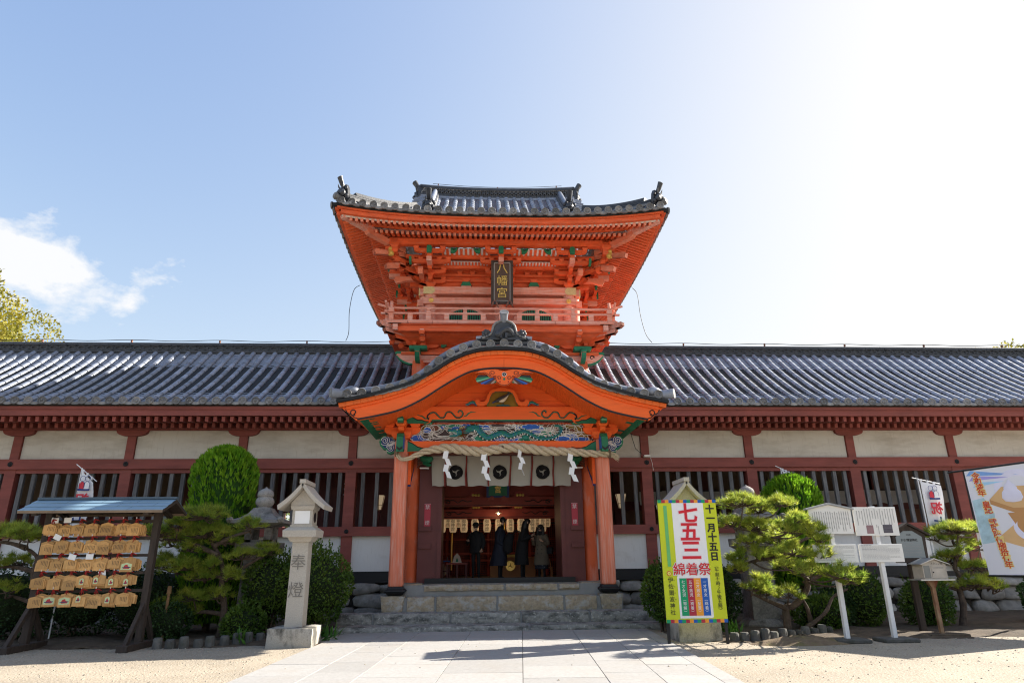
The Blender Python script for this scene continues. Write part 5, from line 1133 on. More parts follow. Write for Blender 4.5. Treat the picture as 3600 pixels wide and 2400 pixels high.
for k in range(7): w_.tube([(-1.12 + k * .012, -1.86, 4.86 - k * .03), (-1.0, -1.87, 4.88 - k * .045), (-.92 + .02 * (k % 2), -1.86, 4.90 - k * .05)], [.014, .012, .002], 5)
w_.build('mane', m_cbr, head)
h2 = MB(); h2.tube([(-1.16, -1.86, 4.88), (-1.05, -1.87, 4.94), (-.95, -1.86, 4.99)], [.018, .014, .005], 6); h2.tube([(-1.42, -1.87, 4.87), (-1.55, -1.87, 4.91), (-1.62, -1.86, 4.88)], [.008, .007, .003], 5); h2.build('horn_and_whisker', M('horn_gold', (.35, .22, .03), .5), head)
o = MB().ball((-1.60, -1.80, 4.94), (.055, .035, .055), 12, 8).build('blue_jewel', m_cbl, dr, smooth=True)
cl_ = MB()
for k in range(4): cl_.tube([(-1.54, -1.82, 4.90), (-1.60 + .02 * k, -1.85, 4.97 - .03 * k), (-1.66 + .03 * k, -1.84, 4.98 - .035 * k)], [.012, .009, .002], 5)
cl_.build('claw', m_cw, dr)
for cx in (.62,): MB().ball((cx, -1.80, 4.66), (.10, .05, .075), 10, 6).build('dragon_coil', M('dragon_teal', (.02, .22, .17), .5, .2), dr, smooth=True)
# carved beast heads on the gate pillars behind the curtain's ends
for sg in (-1, 1):
    X0 = sg * 2.12; hd_ = MB(); hd_.ball((X0, -1.02, 4.22), (.16, .17, .15), 10, 6); hd_.tube([(X0, -1.1, 4.2), (X0 - sg * .14, -1.2, 4.16), (X0 - sg * .22, -1.24, 4.20)], [.12, .09, .05], 8); hd_.tube([(X0, -1.05, 4.10), (X0 - sg * .12, -1.16, 4.02), (X0 - sg * .18, -1.2, 4.02)], [.07, .05, .03], 7)
    bh = hd_.build('beast_head', m_green, porch, smooth=True); g = MB(); g.ball((X0 - sg * .06, -1.17, 4.28), (.03, .02, .025), 6, 4); g.box(X0 - .12, X0 + .12, -1.18, -1.0, 3.93, 3.955); g.build('beast_eye_and_teeth', m_white, bh); g = MB()
    for k in range(5): g.tube([(X0 + sg * .05, -1.08, 4.30 - k * .06), (X0 + sg * .16, -1.1, 4.32 - k * .07), (X0 + sg * .20, -1.1, 4.27 - k * .08)], [.03, .03, .008], 5)
    g.build('beast_mane', m_brownp, bh)
# ---- verge crest: demon tile with crouching lion relief and horn tile
cst = bpy.data.objects.new('crest_tile', None); attach(cst, proof, T(0, -3.35, 6.9))
ar = [(.60, 6.90), (.60, 6.95), (.42, 6.99), (.32, 7.05), (.29, 7.15), (.27, 7.25), (.20, 7.34), (.08, 7.38), (0, 7.385)]
MB().prism(ar + [(-x, z) for x, z in ar[::-1][1:]], -3.42, -3.26).build('crest_plate', m_tiled, cst)
ar2 = [(.56, 6.93), (.40, 7.0), (.33, 7.06), (.30, 7.16), (.28, 7.26), (.205, 7.35), (.09, 7.40), (0, 7.405)]
pth = [(x, -3.43, z) for x, z in ar2] + [(-x, -3.43, z) for x, z in ar2[::-1][1:]]
MB().tube(pth, .03, 6).build('crest_rim', m_tilew, cst, smooth=True)
for sg in (-1, 1):
    g = MB()
    for k in range(7): a = k * 2 * PI / 7; g.ball((sg * .46 + math.cos(a) * .075, -3.42, 7.05 + math.sin(a) * .075), (.05, .045, .05), 8, 5)
    g.ball((sg * .46, -3.45, 7.05), (.05, .045, .05), 8, 5); g.build('peony_boss', m_tiled, cst, smooth=True)
g = MB(); g.tube(catmull([(-.10, -3.46, 7.03), (-.02, -3.46, 7.12), (.10, -3.46, 7.16), (.20, -3.45, 7.10), (.24, -3.45, 6.99)], 4), [.06, .065, .07, .075, .075, .075, .075, .07, .07, .068, .065, .06, .055, .05, .045, .04, .03], 8)
g.ball((-.15, -3.48, 7.02), (.085, .07, .085), 10, 6); g.ball((-.17, -3.55, 6.99), (.04, .03, .03), 6, 4); g.tube([(-.08, -3.47, 7.0), (-.08, -3.48, 6.92)], [.04, .035], 6); g.tube([(.06, -3.47, 7.05), (.04, -3.48, 6.92)], [.045, .035], 6); g.tube([(.14, -3.44, 7.20), (.20, -3.44, 7.27), (.16, -3.44, 7.31)], [.03, .03, .01], 6)
g.build('lion_relief', m_tiled, cst, smooth=True)
g = MB(); pts = catmull([(0, -3.2, 7.36), (0, -3.36, 7.42), (0, -3.45, 7.50), (0, -3.52, 7.60)], 4); g.tube(pts, [.10, .098, .096, .094, .092, .092, .093, .095, .098, .102, .107, .112, .118], 16); g.build('horn_tile', m_tile, cst, smooth=True)
inst('horn_disc', me_vdisc, cst, T(0, -3.535, 7.615) @ RX(R_(-42)) @ SC(1.04, .05, 1.04))
MB().sweep([(u, -3.3, roll(u) + .085) for u in np.linspace(-.72, .72, 12)], [(-.12, -.05), (.12, -.05), (.12, .02), (-.12, .02)]).build('crest_bed_tile', m_tile, cst)
# ================================================================== rope, paper streamers, curtain
cen = catmull([(-2.79, -1.96, 4.24), (-2.72, -2.02, 4.12), (-2.58, -2.05, 4.045), (-2.38, -2.02, 4.11), (-2.05, -1.99, 4.26), (-1.7, -1.98, 4.33), (-1.38, -1.98, 4.35), (-1.0, -1.98, 4.30), (-.58, -1.98, 4.26), (0, -1.98, 4.34), (.3, -1.98, 4.36), (.63, -1.98, 4.345), (1.1, -1.98, 4.27), (1.44, -1.98, 4.26), (1.9, -1.98, 4.24), (2.3, -1.99, 4.20), (2.6, -2.0, 4.19), (2.86, -1.99, 4.19)], 8)
rope = thing('straw_rope', 'thick twisted straw rope strung between the two porch posts', 'rope', (0, -1.98, 4.3))
L = [0]
for a, b in zip(cen[:-1], cen[1:]): L.append(L[-1] + (b - a).length)
for st in range(3):
    pts = []; rad = []
    for i, p in enumerate(cen):
        t = (cen[min(i + 1, len(cen) - 1)] - cen[max(i - 1, 0)]).normalized(); a = Vector((0, -1, 0)); bvec = t.cross(a).normalized(); a = bvec.cross(t)
        thick = lerp(.05, .125, smoothstep((L[i] - .1) / 1.6)) * lerp(1, .72, smoothstep((L[i] - 3.6) / 2.2)); ph = st * 2 * PI / 3 + L[i] * 8.0
        pts.append(p + (a * math.cos(ph) + bvec * math.sin(ph)) * thick * .60); rad.append(thick * .50)
    pts2 = []; rad2 = []
    for i in range(len(pts) - 1):
        for q in range(2): pts2.append(pts[i].lerp(pts[i + 1], q / 2)); rad2.append(rad[i])
    MB().tube(pts2, rad2, 8).build('rope_strand', m_rope, rope, smooth=True)
fz = []
for k in range(420):
    i = RNG.integers(4, len(cen) - 2); p = np.array(cen[i]) + RNG.normal(scale=.05, size=3); d = RNG.normal(size=3) * .035; s_ = np.array([.0016, 0, .0016]); fz += [p - s_, p + s_, p + d]
stuff(inst('loose_straw', np_mesh('loose_straw', fz, 3, m_rope), rope, Matrix.Identity(4)))
g = MB(); rr_ = random.Random(8)
for k in range(46):
    a = rr_.uniform(-.5, .25); q = rr_.uniform(-.5, .5); L_ = rr_.uniform(.22, .36); p = Vector((2.84, -1.99 + rr_.uniform(-.05, .05), 4.19 + rr_.uniform(-.06, .06))); e = p + Vector((L_ * .75, q * .12, -L_ * .9 * (0.2 + abs(a))))
    g.tube([p, (p + e) / 2 + Vector((.02, 0, .015)), e], [.012, .009, .005], 4)
g.build('frayed_end', m_rope, rope)
for u in (0, -2.79, 2.83):
    i = min(range(len(cen)), key=lambda j: abs(cen[j].x - u)); p = cen[i]; k_ = MB()
    for dx in (-.02, 0, .02): k_.tube([(p.x + dx, p.y + math.cos(a) * .098, p.z + math.sin(a) * .098) for a in np.linspace(0, 2 * PI, 14)], .012, 5, cap=False)
    k_.build('rope_binding', M('dark_straw', (.2, .15, .1), .9, .2, 20, .3), rope)
def streamer(u, z, s, tw, label):
    """folded zig-zag paper streamer"""
    o = thing('paper_streamer', label, 'paper streamer', (u, -2.06, z), 0, 'white zigzag paper streamers hanging from the rope')
    x = u; zz = z; y = -2.06; w = .07 * s; m_ = MB()
    hgt = [.24, .20, .20, .2]
    for k in range(4):
        h_ = hgt[k] * s; dx = (.075 if k % 2 else -.04) * s; tilt = tw * (k - 1) * .15
        a = [(x - w * math.cos(tilt), y + math.sin(tilt) * w, zz), (x + w * math.cos(tilt), y - math.sin(tilt) * w, zz - .03 * s), (x + w * math.cos(tilt) + dx, y - math.sin(tilt) * w - .015, zz - h_ - .03 * s), (x - w * math.cos(tilt) + dx, y + math.sin(tilt) * w - .015, zz - h_)]
        MB().add(a + [(p[0], p[1] + .002, p[2]) for p in a], [(0, 1, 2, 3), (7, 6, 5, 4)]).build('paper_fold', m_paper, o)
        x += dx + (-.07 if k % 2 else .055) * s; zz -= h_ * .92; y += -.012
    return o
streamer(-1.48, 4.28, .9, 1.0, 'white zigzag paper streamer on the rope, the leftmost')
streamer(-.48, 4.24, .92, .5, 'white zigzag paper streamer on the rope, second from left')
streamer(.46, 4.30, .85, 4.6, 'thin twisted white paper streamer on the rope, third from left')
streamer(1.80, 4.22, .95, .8, 'broad white zigzag paper streamer on the rope, the rightmost')
cur = thing('crested_curtain', 'grey beige entrance curtain with three black comma crests', 'curtain', (0, -1.0, 4.38))
seams = [-1.95, -1.55, -.975, -.36, .255, .85, 1.445, 1.95]
for a, b in zip(seams[:-1], seams[1:]):
    m_ = MB(); nx, nz = 8, 6; sl = .05 if b < 0 else -.03
    V = [(lerp(a + .015, b - .015, i / nx) + (.02 * sl * j * j), -1.0 + .018 * math.sin(i / nx * PI * 2 + a * 5) * (j / nz), lerp(4.38, 3.47 + .012 * math.sin(i + a * 3), j / nz)) for j in range(nz + 1) for i in range(nx + 1)]
    m_.add(V, [(j * 9 + i, (j + 1) * 9 + i, (j + 1) * 9 + i + 1, j * 9 + i + 1) for j in range(nz) for i in range(nx)]); m_.build('curtain_panel', m_cloth, cur, smooth=True)
for k, s in enumerate(seams[1:-1]):
    MB().tube([(s, -1.03, 4.38), (s + .01, -1.035, 4.1), (s - .02, -1.04, 3.8), (s - .05 if s < .9 and s > 0.2 else s + .0, -1.035, 3.46)], .022, 6).build('red_strip', M('red_braid', (.20, .03, .025), .8, .2, 20), cur)
for c in (-1.26, -.05, 1.14):
    g = MB(); tomoe(g, c, 3.84, .205, -1.032, -1.026, PI / 2 + .3, -1); g.build('comma_crest', M('crest_black', (.006, .005, .006), .9, .1), cur)
# ================================================================== inside the hall
hall = thing('inner_hall', 'dim red inner hall with carved beams seen through the gate doorway', 'hall', (0, 3, .97))
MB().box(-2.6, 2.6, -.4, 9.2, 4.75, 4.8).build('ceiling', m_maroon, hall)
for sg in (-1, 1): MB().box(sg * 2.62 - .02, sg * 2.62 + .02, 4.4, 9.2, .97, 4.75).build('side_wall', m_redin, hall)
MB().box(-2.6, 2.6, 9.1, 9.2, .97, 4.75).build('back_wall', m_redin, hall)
for (y, z0, z1) in ((2.4, 3.19, 3.47), (3.5, 2.90, 3.17)):
    bm_ = MB().box(-2.4, 2.4, y, y + .3, z0, z1).build('carved_beam', m_redin, hall)
    MB().box(-1.9, 1.9, y - .006, y, z0 + .01, z0 + .03).build('beam_line', m_black, bm_)
    for sg in (-1, 1):
        s_ = catmull([(sg * u, y - .008, (z0 + z1) / 2 + dz) for u, dz in ((1.75, .03), (1.62, .06), (1.55, -.02), (1.62, -.05), (1.68, 0), (1.45, .05), (1.3, -.03), (1.15, .05), (1.0, 0), (.85, .03))], 4); MB().tube(s_, .015, 5).build('beam_scroll', m_darkp, bm_)
    for cx in (-.72, .72):
        g = MB(); g.prism([(cx - .32, z1), (cx + .32, z1), (cx + .2, z1 + .06), (cx + .14, z1 + .2), (cx - .14, z1 + .2), (cx - .2, z1 + .06)], y + .05, y + .2); st_ = g.build('carved_strut', m_redin, hall)
        g = MB(); [g.ball((cx + dx, y + .03, z1 + .07), (.05, .03, .05), 6, 4) for dx in (-.09, 0, .09)]; g.build('gilt_carving', m_goldp, st_)
MB().box(-2.5, 2.5, 2.6, 2.7, 3.5, 4.75).build('transom_board', m_redin, hall)
pl2 = bpy.data.objects.new('green_name_board', None); attach(pl2, hall, T(-.05, 1.9, 3.3))
B2 = T(-.02, 1.95, 3.42) @ RX(R_(8)); MB().box(-.36, .36, 0, .06, 0, .8, B2).build('board_frame', m_navy, pl2); MB().box(-.29, .29, -.01, 0, .06, .75, B2).build('board_panel', m_green, pl2)
for q, ch in enumerate('幡宮'): text(pl2, 'lettering', ch, .22, m_goldp, B2 @ T(0, -.012, .44 - q * .21), .006, .006)
for sg in (-1, 1): MB().prism([(sg * .2, .05), (sg * .3, -.02), (sg * .33, -.12), (sg * .22, -.03), (sg * .12, -.10), (sg * .12, .02)], -.06, -.02, mw=B2).build('board_bracket', m_redin, pl2)
# back furnishings
for u in (-1.85, -.9, -.25, .55, 1.35, 2.0): MB().cyl((u, 7.0, .97), (u, 7.0, 4.7), .07, n=12).build('inner_pillar', m_redin, hall, smooth=True)
for u in (-1.62, .35): MB().cyl((u, 6.2, 1.2), (u, 6.2, 3.2), .045, n=12).build('gilt_pole', m_gold, hall, smooth=True)
for z in (1.5, 1.75, 2.25, 2.9): MB().box(-2.5, 2.5, 6.5, 6.58, z, z + .05).build('inner_rail', m_redin, hall)
MB().box(-2.5, 2.5, 7.6, 7.65, 1.0, 3.0).build('lattice_ground', m_black, hall)
lt = MB()
for k in range(60): lt.box(-2.5 + k * .085, -2.47 + k * .085, 7.55, 7.59, 1.0, 2.9)
for k in range(24): lt.box(-2.5, 2.5, 7.54, 7.55, 1.0 + k * .08, 1.03 + k * .08)
stuff(lt.build('lattice', m_redin, hall))
MB().box(-2.4, 2.4, 3.6, 3.64, 2.86, 2.90).build('lantern_rail', m_redin, hall)
# paper lanterns
def lantern_proto(x, y, z, label, s=1.0):
    o = thing('paper_lantern', label, 'lantern', (x, y, z - .5 * s), 0, 'white paper lanterns hung in a row inside the hall')
    prof = [(.06, 0), (.10, .02)]
    for k in range(13): t = k / 12; prof.append((.10 + .032 * math.sin(PI * t) ** .5 + .003 * (k % 2), .03 + .40 * t))
    prof += [(.10, .44), (.06, .46)]
    MB().lathe(prof, 18, T(x, y, z - .5 * s) @ SC(s, s, s)).build('lantern_paper', M('lantern_paper', (.72, .60, .44), .7, .06, 4, .1, emit=(1, .66, .34, .05)), o, smooth=True)
    for zz in (-.012, .455): MB().cyl((x, y, z - .5 * s + zz * s), (x, y, z - .5 * s + (zz + .03) * s), .085 * s, n=14).build('lantern_ring', m_black, o)
    for sg in (-1, 1): MB().ball((x + sg * .115 * s, y - .01, z - .27 * s), (.025 * s, .05 * s, .10 * s), 8, 6).build('red_crest', M('lantern_red', (.5, .03, .02), .6), o)
    for q, ch in enumerate('御神燈'): text(o, 'lettering', ch, .135 * s, m_black, T(x, y - .139 * s, z - .5 * s + (.36 - q * .125) * s), .002, .0)
    MB().cyl((x, y, z - .03 * s), (x, y, z + .12), .006, n=5).build('lantern_cord', m_black, o)
    return o
for k, u in enumerate((-1.86, -1.49, -1.12, -.75, -.34, .06, .45, .82, 1.20, 1.55)):
    lantern_proto(u, 3.75, 2.92, 'white paper lantern with black characters in the hall, %s from left in the front row' % ORD[k])
for k, u in enumerate((-1.98, -1.72, -1.36, 1.5, 1.86)): lantern_proto(u, 5.2, 3.12, 'paper lantern hung higher behind the front row, %s from left' % ORD[k], .95)
# pendant lamp and bare bulb
m_lit = M('lit_bulb', (1, .9, .7), .5, 0, emit=(1, .78, .42, 6))
lp = thing('pendant_lamp', 'lit pendant lamp with flat white shade under the carved beam', 'lamp', (0.03, 3.1, 3.0))
MB().lathe([(.02, .10), (.03, .06), (.09, .03), (.10, .02), (.085, .022), (.03, .045), (.01, .05)], 14, T(.03, 3.1, 3.0)).build('lamp_shade', M('shade_enamel', (.7, .66, .58), .4), lp, smooth=True); MB().ball((.03, 3.1, 3.0), .035, 10, 6).build('bulb', m_lit, lp, smooth=True); MB().cyl((.03, 3.1, 3.1), (.03, 3.1, 3.5), .006, n=5).build('cord', m_black, lp)
lp = thing('bare_bulb_lamp', 'bare lit bulb hanging between the paper lanterns', 'lamp', (.05, 4.4, 2.72)); MB().ball((.05, 4.4, 2.72), (.045, .045, .06), 10, 6).build('bulb', m_lit, lp, smooth=True); MB().cyl((.05, 4.4, 2.78), (.05, 4.4, 2.86), .03, n=10).build('socket', m_gold, lp); MB().cyl((.05, 4.4, 2.86), (.05, 4.4, 3.4), .006, n=5).build('cord', m_black, lp)
for p in ((.05, 4.3, 2.66), (.03, 2.9, 2.80)):
    ld = bpy.data.lights.new('lamp_light', 'POINT'); ld.energy = 1.6; ld.color = (1, .68, .36); ld.shadow_soft_size = .06; lo = bpy.data.objects.new('lamp_light', ld); COL.objects.link(lo); lo.location = p
# offering box with gilded crest
ob = thing('offering_box', 'wooden offering box with round gilded comma crest in the hall', 'box', (.35, 3.0, .97))
MB().cham(-.25, 1.2, 2.8, 3.4, .97, 1.62, .02).build('box_body', M('orange_wood', (.40, .16, .05), .5, .15, 3, .1), ob); MB().box(.2, .62, 2.78, 3.2, 1.62, 1.70).build('box_top', m_goldp, ob)
MB().cyl((.40, 2.795, 1.36), (.40, 2.77, 1.36), .165, n=28).build('crest_disc', M('dark_gilt', (.25, .14, .03), .4, metal=.6), ob); g = MB(); tomoe(g, .40, 1.36, .16, 2.755, 2.772, .3, 1); g.build('crest_commas', m_gold, ob)
# offering stand with ladles and rails on the left
sd = thing('offering_stand', 'low red stand with a bell shaped board left inside the doorway', 'stand', (-1.3, 2.2, .97))
MB().box(-1.62, -.95, 2.1, 2.45, 1.42, 1.47).build('stand_top', m_redin, sd)
for u in (-1.58, -1.28, -1.0): MB().box(u - .03, u + .03, 2.12, 2.2, .97, 1.42).build('stand_leg', m_maroon, sd)
MB().prism([(-1.44, 1.47), (-1.14, 1.47), (-1.2, 1.66), (-1.26, 1.72), (-1.29, 1.76), (-1.32, 1.72), (-1.38, 1.66)], 2.2, 2.23).build('bell_shaped_board', M('pale_board', (.6, .5, .42), .6), sd); MB().prism([(-1.33, 1.50), (-1.25, 1.50), (-1.27, 1.58), (-1.29, 1.62), (-1.31, 1.58)], 2.19, 2.2).build('board_slot', m_green, sd)
rk = thing('ladle_rack', 'dark rail rack with small hooks left of the offering stand', 'rack', (-2, 2.3, .97))
MB().box(-2.3, -1.5, 2.35, 2.5, 1.5, 1.54).build('rack_shelf', m_navy, rk); MB().box(-2.3, -1.5, 2.35, 2.4, 1.2, 1.24).build('rack_rail', m_maroon, rk)
for k in range(5): MB().box(-2.25 + k * .18, -2.22 + k * .18, 2.35, 2.4, .97, 1.5).build('rack_post', m_maroon, rk); MB().cyl((-2.2 + k * .15, 2.4, 1.54), (-2.2 + k * .15, 2.38, 1.64), .012, n=6).build('hook', m_slat, rk)
dm = thing('ceremonial_drum', 'pale round drum standing on the floor behind the ladle rack', 'drum', (-1.85, 2.9, .97)); MB().cyl((-1.85, 2.8, 1.24), (-1.85, 3.0, 1.24), .24, n=24).build('drum_shell', m_redin, dm, smooth=True); MB().cyl((-1.85, 2.79, 1.24), (-1.85, 2.80, 1.24), .23, n=24).build('drum_skin', M('drum_skin', (.55, .42, .3), .7), dm)
ch = thing('small_folding_chair', 'small wooden chair at the right inside the doorway', 'chair', (1.55, 2.6, .97))
MB().box(1.38, 1.72, 2.5, 2.85, 1.28, 1.32).build('seat', M('pale_wood', (.5, .26, .12), .6), ch); MB().box(1.38, 1.72, 2.84, 2.88, 1.45, 1.56).build('backrest', MATS['pale_wood'], ch)
for x, y, h_ in ((1.40, 2.52, .31), (1.70, 2.52, .31), (1.40, 2.86, .6), (1.70, 2.86, .6)): MB().box(x - .02, x + .02, y - .02, y + .02, .97, .97 + h_).build('leg', MATS['pale_wood'], ch)
# paper floor lamps behind the lattice on either side of the porch
for sg, lab in ((-1, 'cream paper lantern lamp on a stand behind the lattice left of the porch'), (1, 'cream paper lantern lamp on a stand behind the lattice right of the porch')):
    x = sg * 3.62 + (.12 if sg > 0 else 0); o = thing('standing_paper_lamp', lab, 'lamp', (x, 1.1, 1.0), 0)
    MB().lathe([(.07, 3.0), (.15, 3.42), (.14, 3.425), (.04, 3.425)], 6, T(x, 1.1, 0)).build('lamp_shade', M('cream_paper', (.68, .58, .44), .7, .05, emit=(1, .75, .45, .06)), o)
    fr = MB()
    for k in range(6): a = k * PI / 3 + PI / 6; fr.cyl((x + math.cos(a) * .084, 1.1 + math.sin(a) * .084, 2.995), (x + math.cos(a) * .178, 1.1 + math.sin(a) * .178, 3.43), .009, n=5)
    for z, r in ((3.14, .116), (3.0, .084), (3.43, .176)): fr.tube([(x + math.cos(a) * r, 1.1 + math.sin(a) * r, z) for a in np.linspace(0, 2 * PI, 7) + PI / 6], .008, 5, cap=False)
    fr.build('lamp_frame', m_maroon, o); MB().cyl((x, 1.1, 1.0), (x, 1.1, 2.98), .03, n=8).build('lamp_pole', m_maroon, o)
# ================================================================== garden beds
def bed(name, pts, seed):
    r = np.random.default_rng(seed); n = 46
    us = np.linspace(pts[0], pts[1], n * 2); vs_ = np.linspace(pts[2], pts[3], n); V = []; F = []
    for j, v in enumerate(vs_):
        for i, u in enumerate(us):
            e = min(min(u - pts[0], pts[1] - u) / .5, (v - pts[2]) / .55, 1); V.append((u + r.normal() * .015, v + (r.normal() * .05 if j == 0 else 0) + (.10 * math.sin(u * 2.3 + seed) + .07 * math.sin(u * 5.1) if j == 0 else 0), -.01 + max(0, e) * .07 + r.normal() * .007 + .02 * math.sin(u * 3.1 + v * 2.2)))
    m = n * 2
    for j in range(n - 1):
        for i in range(m - 1): F.append((j * m + i, j * m + i + 1, (j + 1) * m + i + 1, (j + 1) * m + i))
    o = MB().add(V, F).build(name, m_soil, None, 'all'); return struct(o)
bed('garden_bed', (-15, -3.75, -5.25, 0.1), 1); bed('garden_bed', (3.45, 15, -5.75, 0.1), 2)
MB_ = MB(); r = np.random.default_rng(4); V = []; F = []
for j in range(9):
    for i in range(25):
        a = 2 * PI * i / 24; q = j / 8; V.append((5.45 + math.cos(a) * q * 1.0 + r.normal() * .02, -6.1 + math.sin(a) * q * .38 + r.normal() * .015, .13 * (1 - q ** 1.6) + abs(r.normal()) * .022 * (1 - q) - .004))
for j in range(8):
    for i in range(24): F.append((j * 25 + i, j * 25 + i + 1, (j + 1) * 25 + i + 1, (j + 1) * 25 + i))
struct(MB_.add(V, F).build('soil_mound', M('loose_soil', (.17, .12, .075), .95, .25, 8, .6, 40, stain=((.16, .15, .03), .5, .7, 3, (1, 1, 1), .6)), None, 'all'))
# loose pebbles and grit on the forecourt, fallen bits by the beds
OCT = np.array([(1, 0, 0), (0, 1, 0), (-1, 0, 0), (0, -1, 0), (0, 0, 1)]); OF = [(0, 1, 4), (1, 2, 4), (2, 3, 4), (3, 0, 4)]
g_ = np.random.default_rng(12); VV = []
for k in range(5200):
    u = g_.uniform(-12, 13); v = -5.2 - g_.exponential(2.2)
    if v < -14 or (-3.7 - .063 * (-3.15 - v) < u < 3.3 - .063 * (-3.15 - v) and g_.random() > .05): continue
    r_ = g_.uniform(.006, .02) * (1.5 if g_.random() < .08 else 1); a = g_.uniform(0, 6); P_ = OCT * np.array([r_ * g_.uniform(.8, 1.5), r_, r_ * .7]); c_, s_ = math.cos(a), math.sin(a)
    P_ = np.stack([P_[:, 0] * c_ - P_[:, 1] * s_ + u, P_[:, 0] * s_ + P_[:, 1] * c_ + v, P_[:, 2] + (.022 if -3.6 < u < 3 else 0)], axis=1)
    for f in OF: VV += [P_[f[0]], P_[f[1]], P_[f[2]]]
stuff(tag(inst('scattered_pebbles', np_mesh('scattered_pebbles', VV, 3, M('pebble_stone', (.30, .26, .20), .9, .4, 8, .2)), None, Matrix.Identity(4)), 'small loose pebbles scattered over the pale forecourt gravel', 'pebbles'))
# stub edging stones
m_edge = M('edging_concrete', (.10, .096, .088), .9, .25, 6, .5, 30, stain=((.055, .06, .035), .5, .72, 5, (1, 1, 1), .7), rnd=.25)
for lab, pts in (('row of squat grey edging stones before the left pine', [(-6.75, -5.25), (-6.2, -5.22), (-5.6, -4.95), (-5.15, -4.6), (-4.9, -4.3)]), ('row of squat grey edging stones before the right pine', [(4.35, -5.65), (5.0, -5.55), (5.7, -5.3), (6.3, -5.0), (6.8, -4.7)])):
    o = thing('edging_row', lab, 'edging', (pts[0][0], pts[0][1], 0)); c = catmull([(a, b, 0) for a, b in pts], 10); acc = 0; last = None
    for p in c:
        if last is None or (p - last).length > .205:
            last = p; h_ = random.uniform(.15, .22); w_ = random.uniform(.085, .10)
            MB().lathe([(w_ * 1.05, -.03), (w_, .02), (w_ * .97, h_ * .6), (w_ * .9, h_ - .02), (w_ * .75, h_)], 9, T(p.x, p.y, 0) @ RZ(random.uniform(0, 2)) @ RX(random.uniform(-.08, .08))).build('edging_stone', m_edge, o, smooth=True)
# ================================================================== stone lanterns
m_lant = M('lantern_granite', (.43, .395, .345), .88, .12, 60, .45, 55, stain=((.26, .24, .20), .55, .8, 2.4, (1, 1, 1), .6), stain2=((.55, .51, .45), .52, .64, 80, (1, 1, 1), .5))
m_lantd = M('dark_lichen_granite', (.22, .205, .19), .9, .25, 25, .5, 40, stain=((.07, .065, .06), .48, .66, 3.0, (1, 1, 1), .85), stain2=((.42, .39, .35), .6, .75, 18, (1, 1, 1), .6))
m_lantb = M('stained_base_granite', (.38, .355, .31), .88, .15, 50, .4, 50, stain=((.05, .048, .042), .47, .60, 2.6, (1, 1, .55), .9))
def frustum(mb, x0, y0, z0, a0, z1, a1, c=.0, b0=None, b1=None):
    b0 = a0 if b0 is None else b0; b1 = a1 if b1 is None else b1
    P = [(x0 - a0, y0 - b0, z0), (x0 + a0, y0 - b0, z0), (x0 + a0, y0 + b0, z0), (x0 - a0, y0 + b0, z0), (x0 - a1, y0 - b1, z1), (x0 + a1, y0 - b1, z1), (x0 + a1, y0 + b1, z1), (x0 - a1, y0 + b1, z1)]
    return mb.add(P, [(0, 3, 2, 1), (4, 5, 6, 7), (0, 1, 5, 4), (1, 2, 6, 5), (2, 3, 7, 6), (3, 0, 4, 7)])
def pillar_lantern(x, y, label):
    o = thing('stone_lantern', label, 'stone lantern', (x, y, 0))
    rough_block(MB(), x - .44, x + .44, y - .42, y + .42, -.05, .35, random.Random(int(x * 10)), .006, .02, (8, 4, 4)).build('base_stone', m_lantb, o, smooth=True)
    m = MB(); frustum(m, x, y, .35, .170, 1.97, .160); m.build('shaft', m_lant, o)
    m = MB(); frustum(m, x, y, 1.93, .20, 2.02, .25); frustum(m, x, y, 2.02, .325, 2.15, .335); frustum(m, x, y, 2.15, .335, 2.215, .25); m.build('platform', m_lant, o)
    m = MB(); frustum(m, x, y, 2.215, .225, 2.26, .225); m.box(x - .205, x + .205, y - .20, y + .20, 2.26, 2.56); frustum(m, x, y, 2.56, .225, 2.63, .245); box_ = m.build('light_box', m_lant, o)
    MB().box(x - .15, x + .15, y - .207, y - .20, 2.285, 2.535).build('paper_window', m_paper, box_)
    MB().cyl((x + .205, y, 2.41), (x + .212, y, 2.41), .10, n=20).build('round_dark_disc', m_black, box_); MB().cyl((x - .205, y, 2.41), (x - .212, y, 2.41), .10, n=20).build('round_dark_disc', m_black, box_)  # solid black discs; the shade inside the holes is their colour
    m = MB(); m.prism([(x - .24, 2.63), (x + .24, 2.63), (x + .24, 2.70), (x, 2.98), (x - .24, 2.70)], y - .22, y + .22); m.build('gable', m_lant, o)
    for sg in (-1, 1):
        m = MB(); n = 8
        top = [(x + sg * lerp(0, .475, t), 3.115 - .48 * t ** .92 + .03 * math.sin(PI * t) * -1) for t in np.linspace(0, 1, n)]
        poly = top + [(px - sg * .02, pz - .085) for px, pz in top[::-1]]
        m.prism(poly, y - .40, y + .40); m.build('roof_slope', m_lant, o, smooth=True)
    MB().box(x - .06, x + .06, y - .42, y + .42, 3.07, 3.15).build('ridge_stone', m_lant, o)
    for q, ch in enumerate('奉燈'): text(o, 'carved_character', ch, .31, M('carved_shadow_grey', (.20, .185, .165), .9, .2, 20, .3), T(x - .01, y - .1715 - q * .003, 1.52 - q * .52), .0015, .0)
    return o
pillar_lantern(-4.22, -5.08, 'pale granite pillar lantern with gabled roof standing left of the path')
pillar_lantern(3.72, -5.15, 'granite pillar lantern with gabled roof half hidden behind the festival banner')
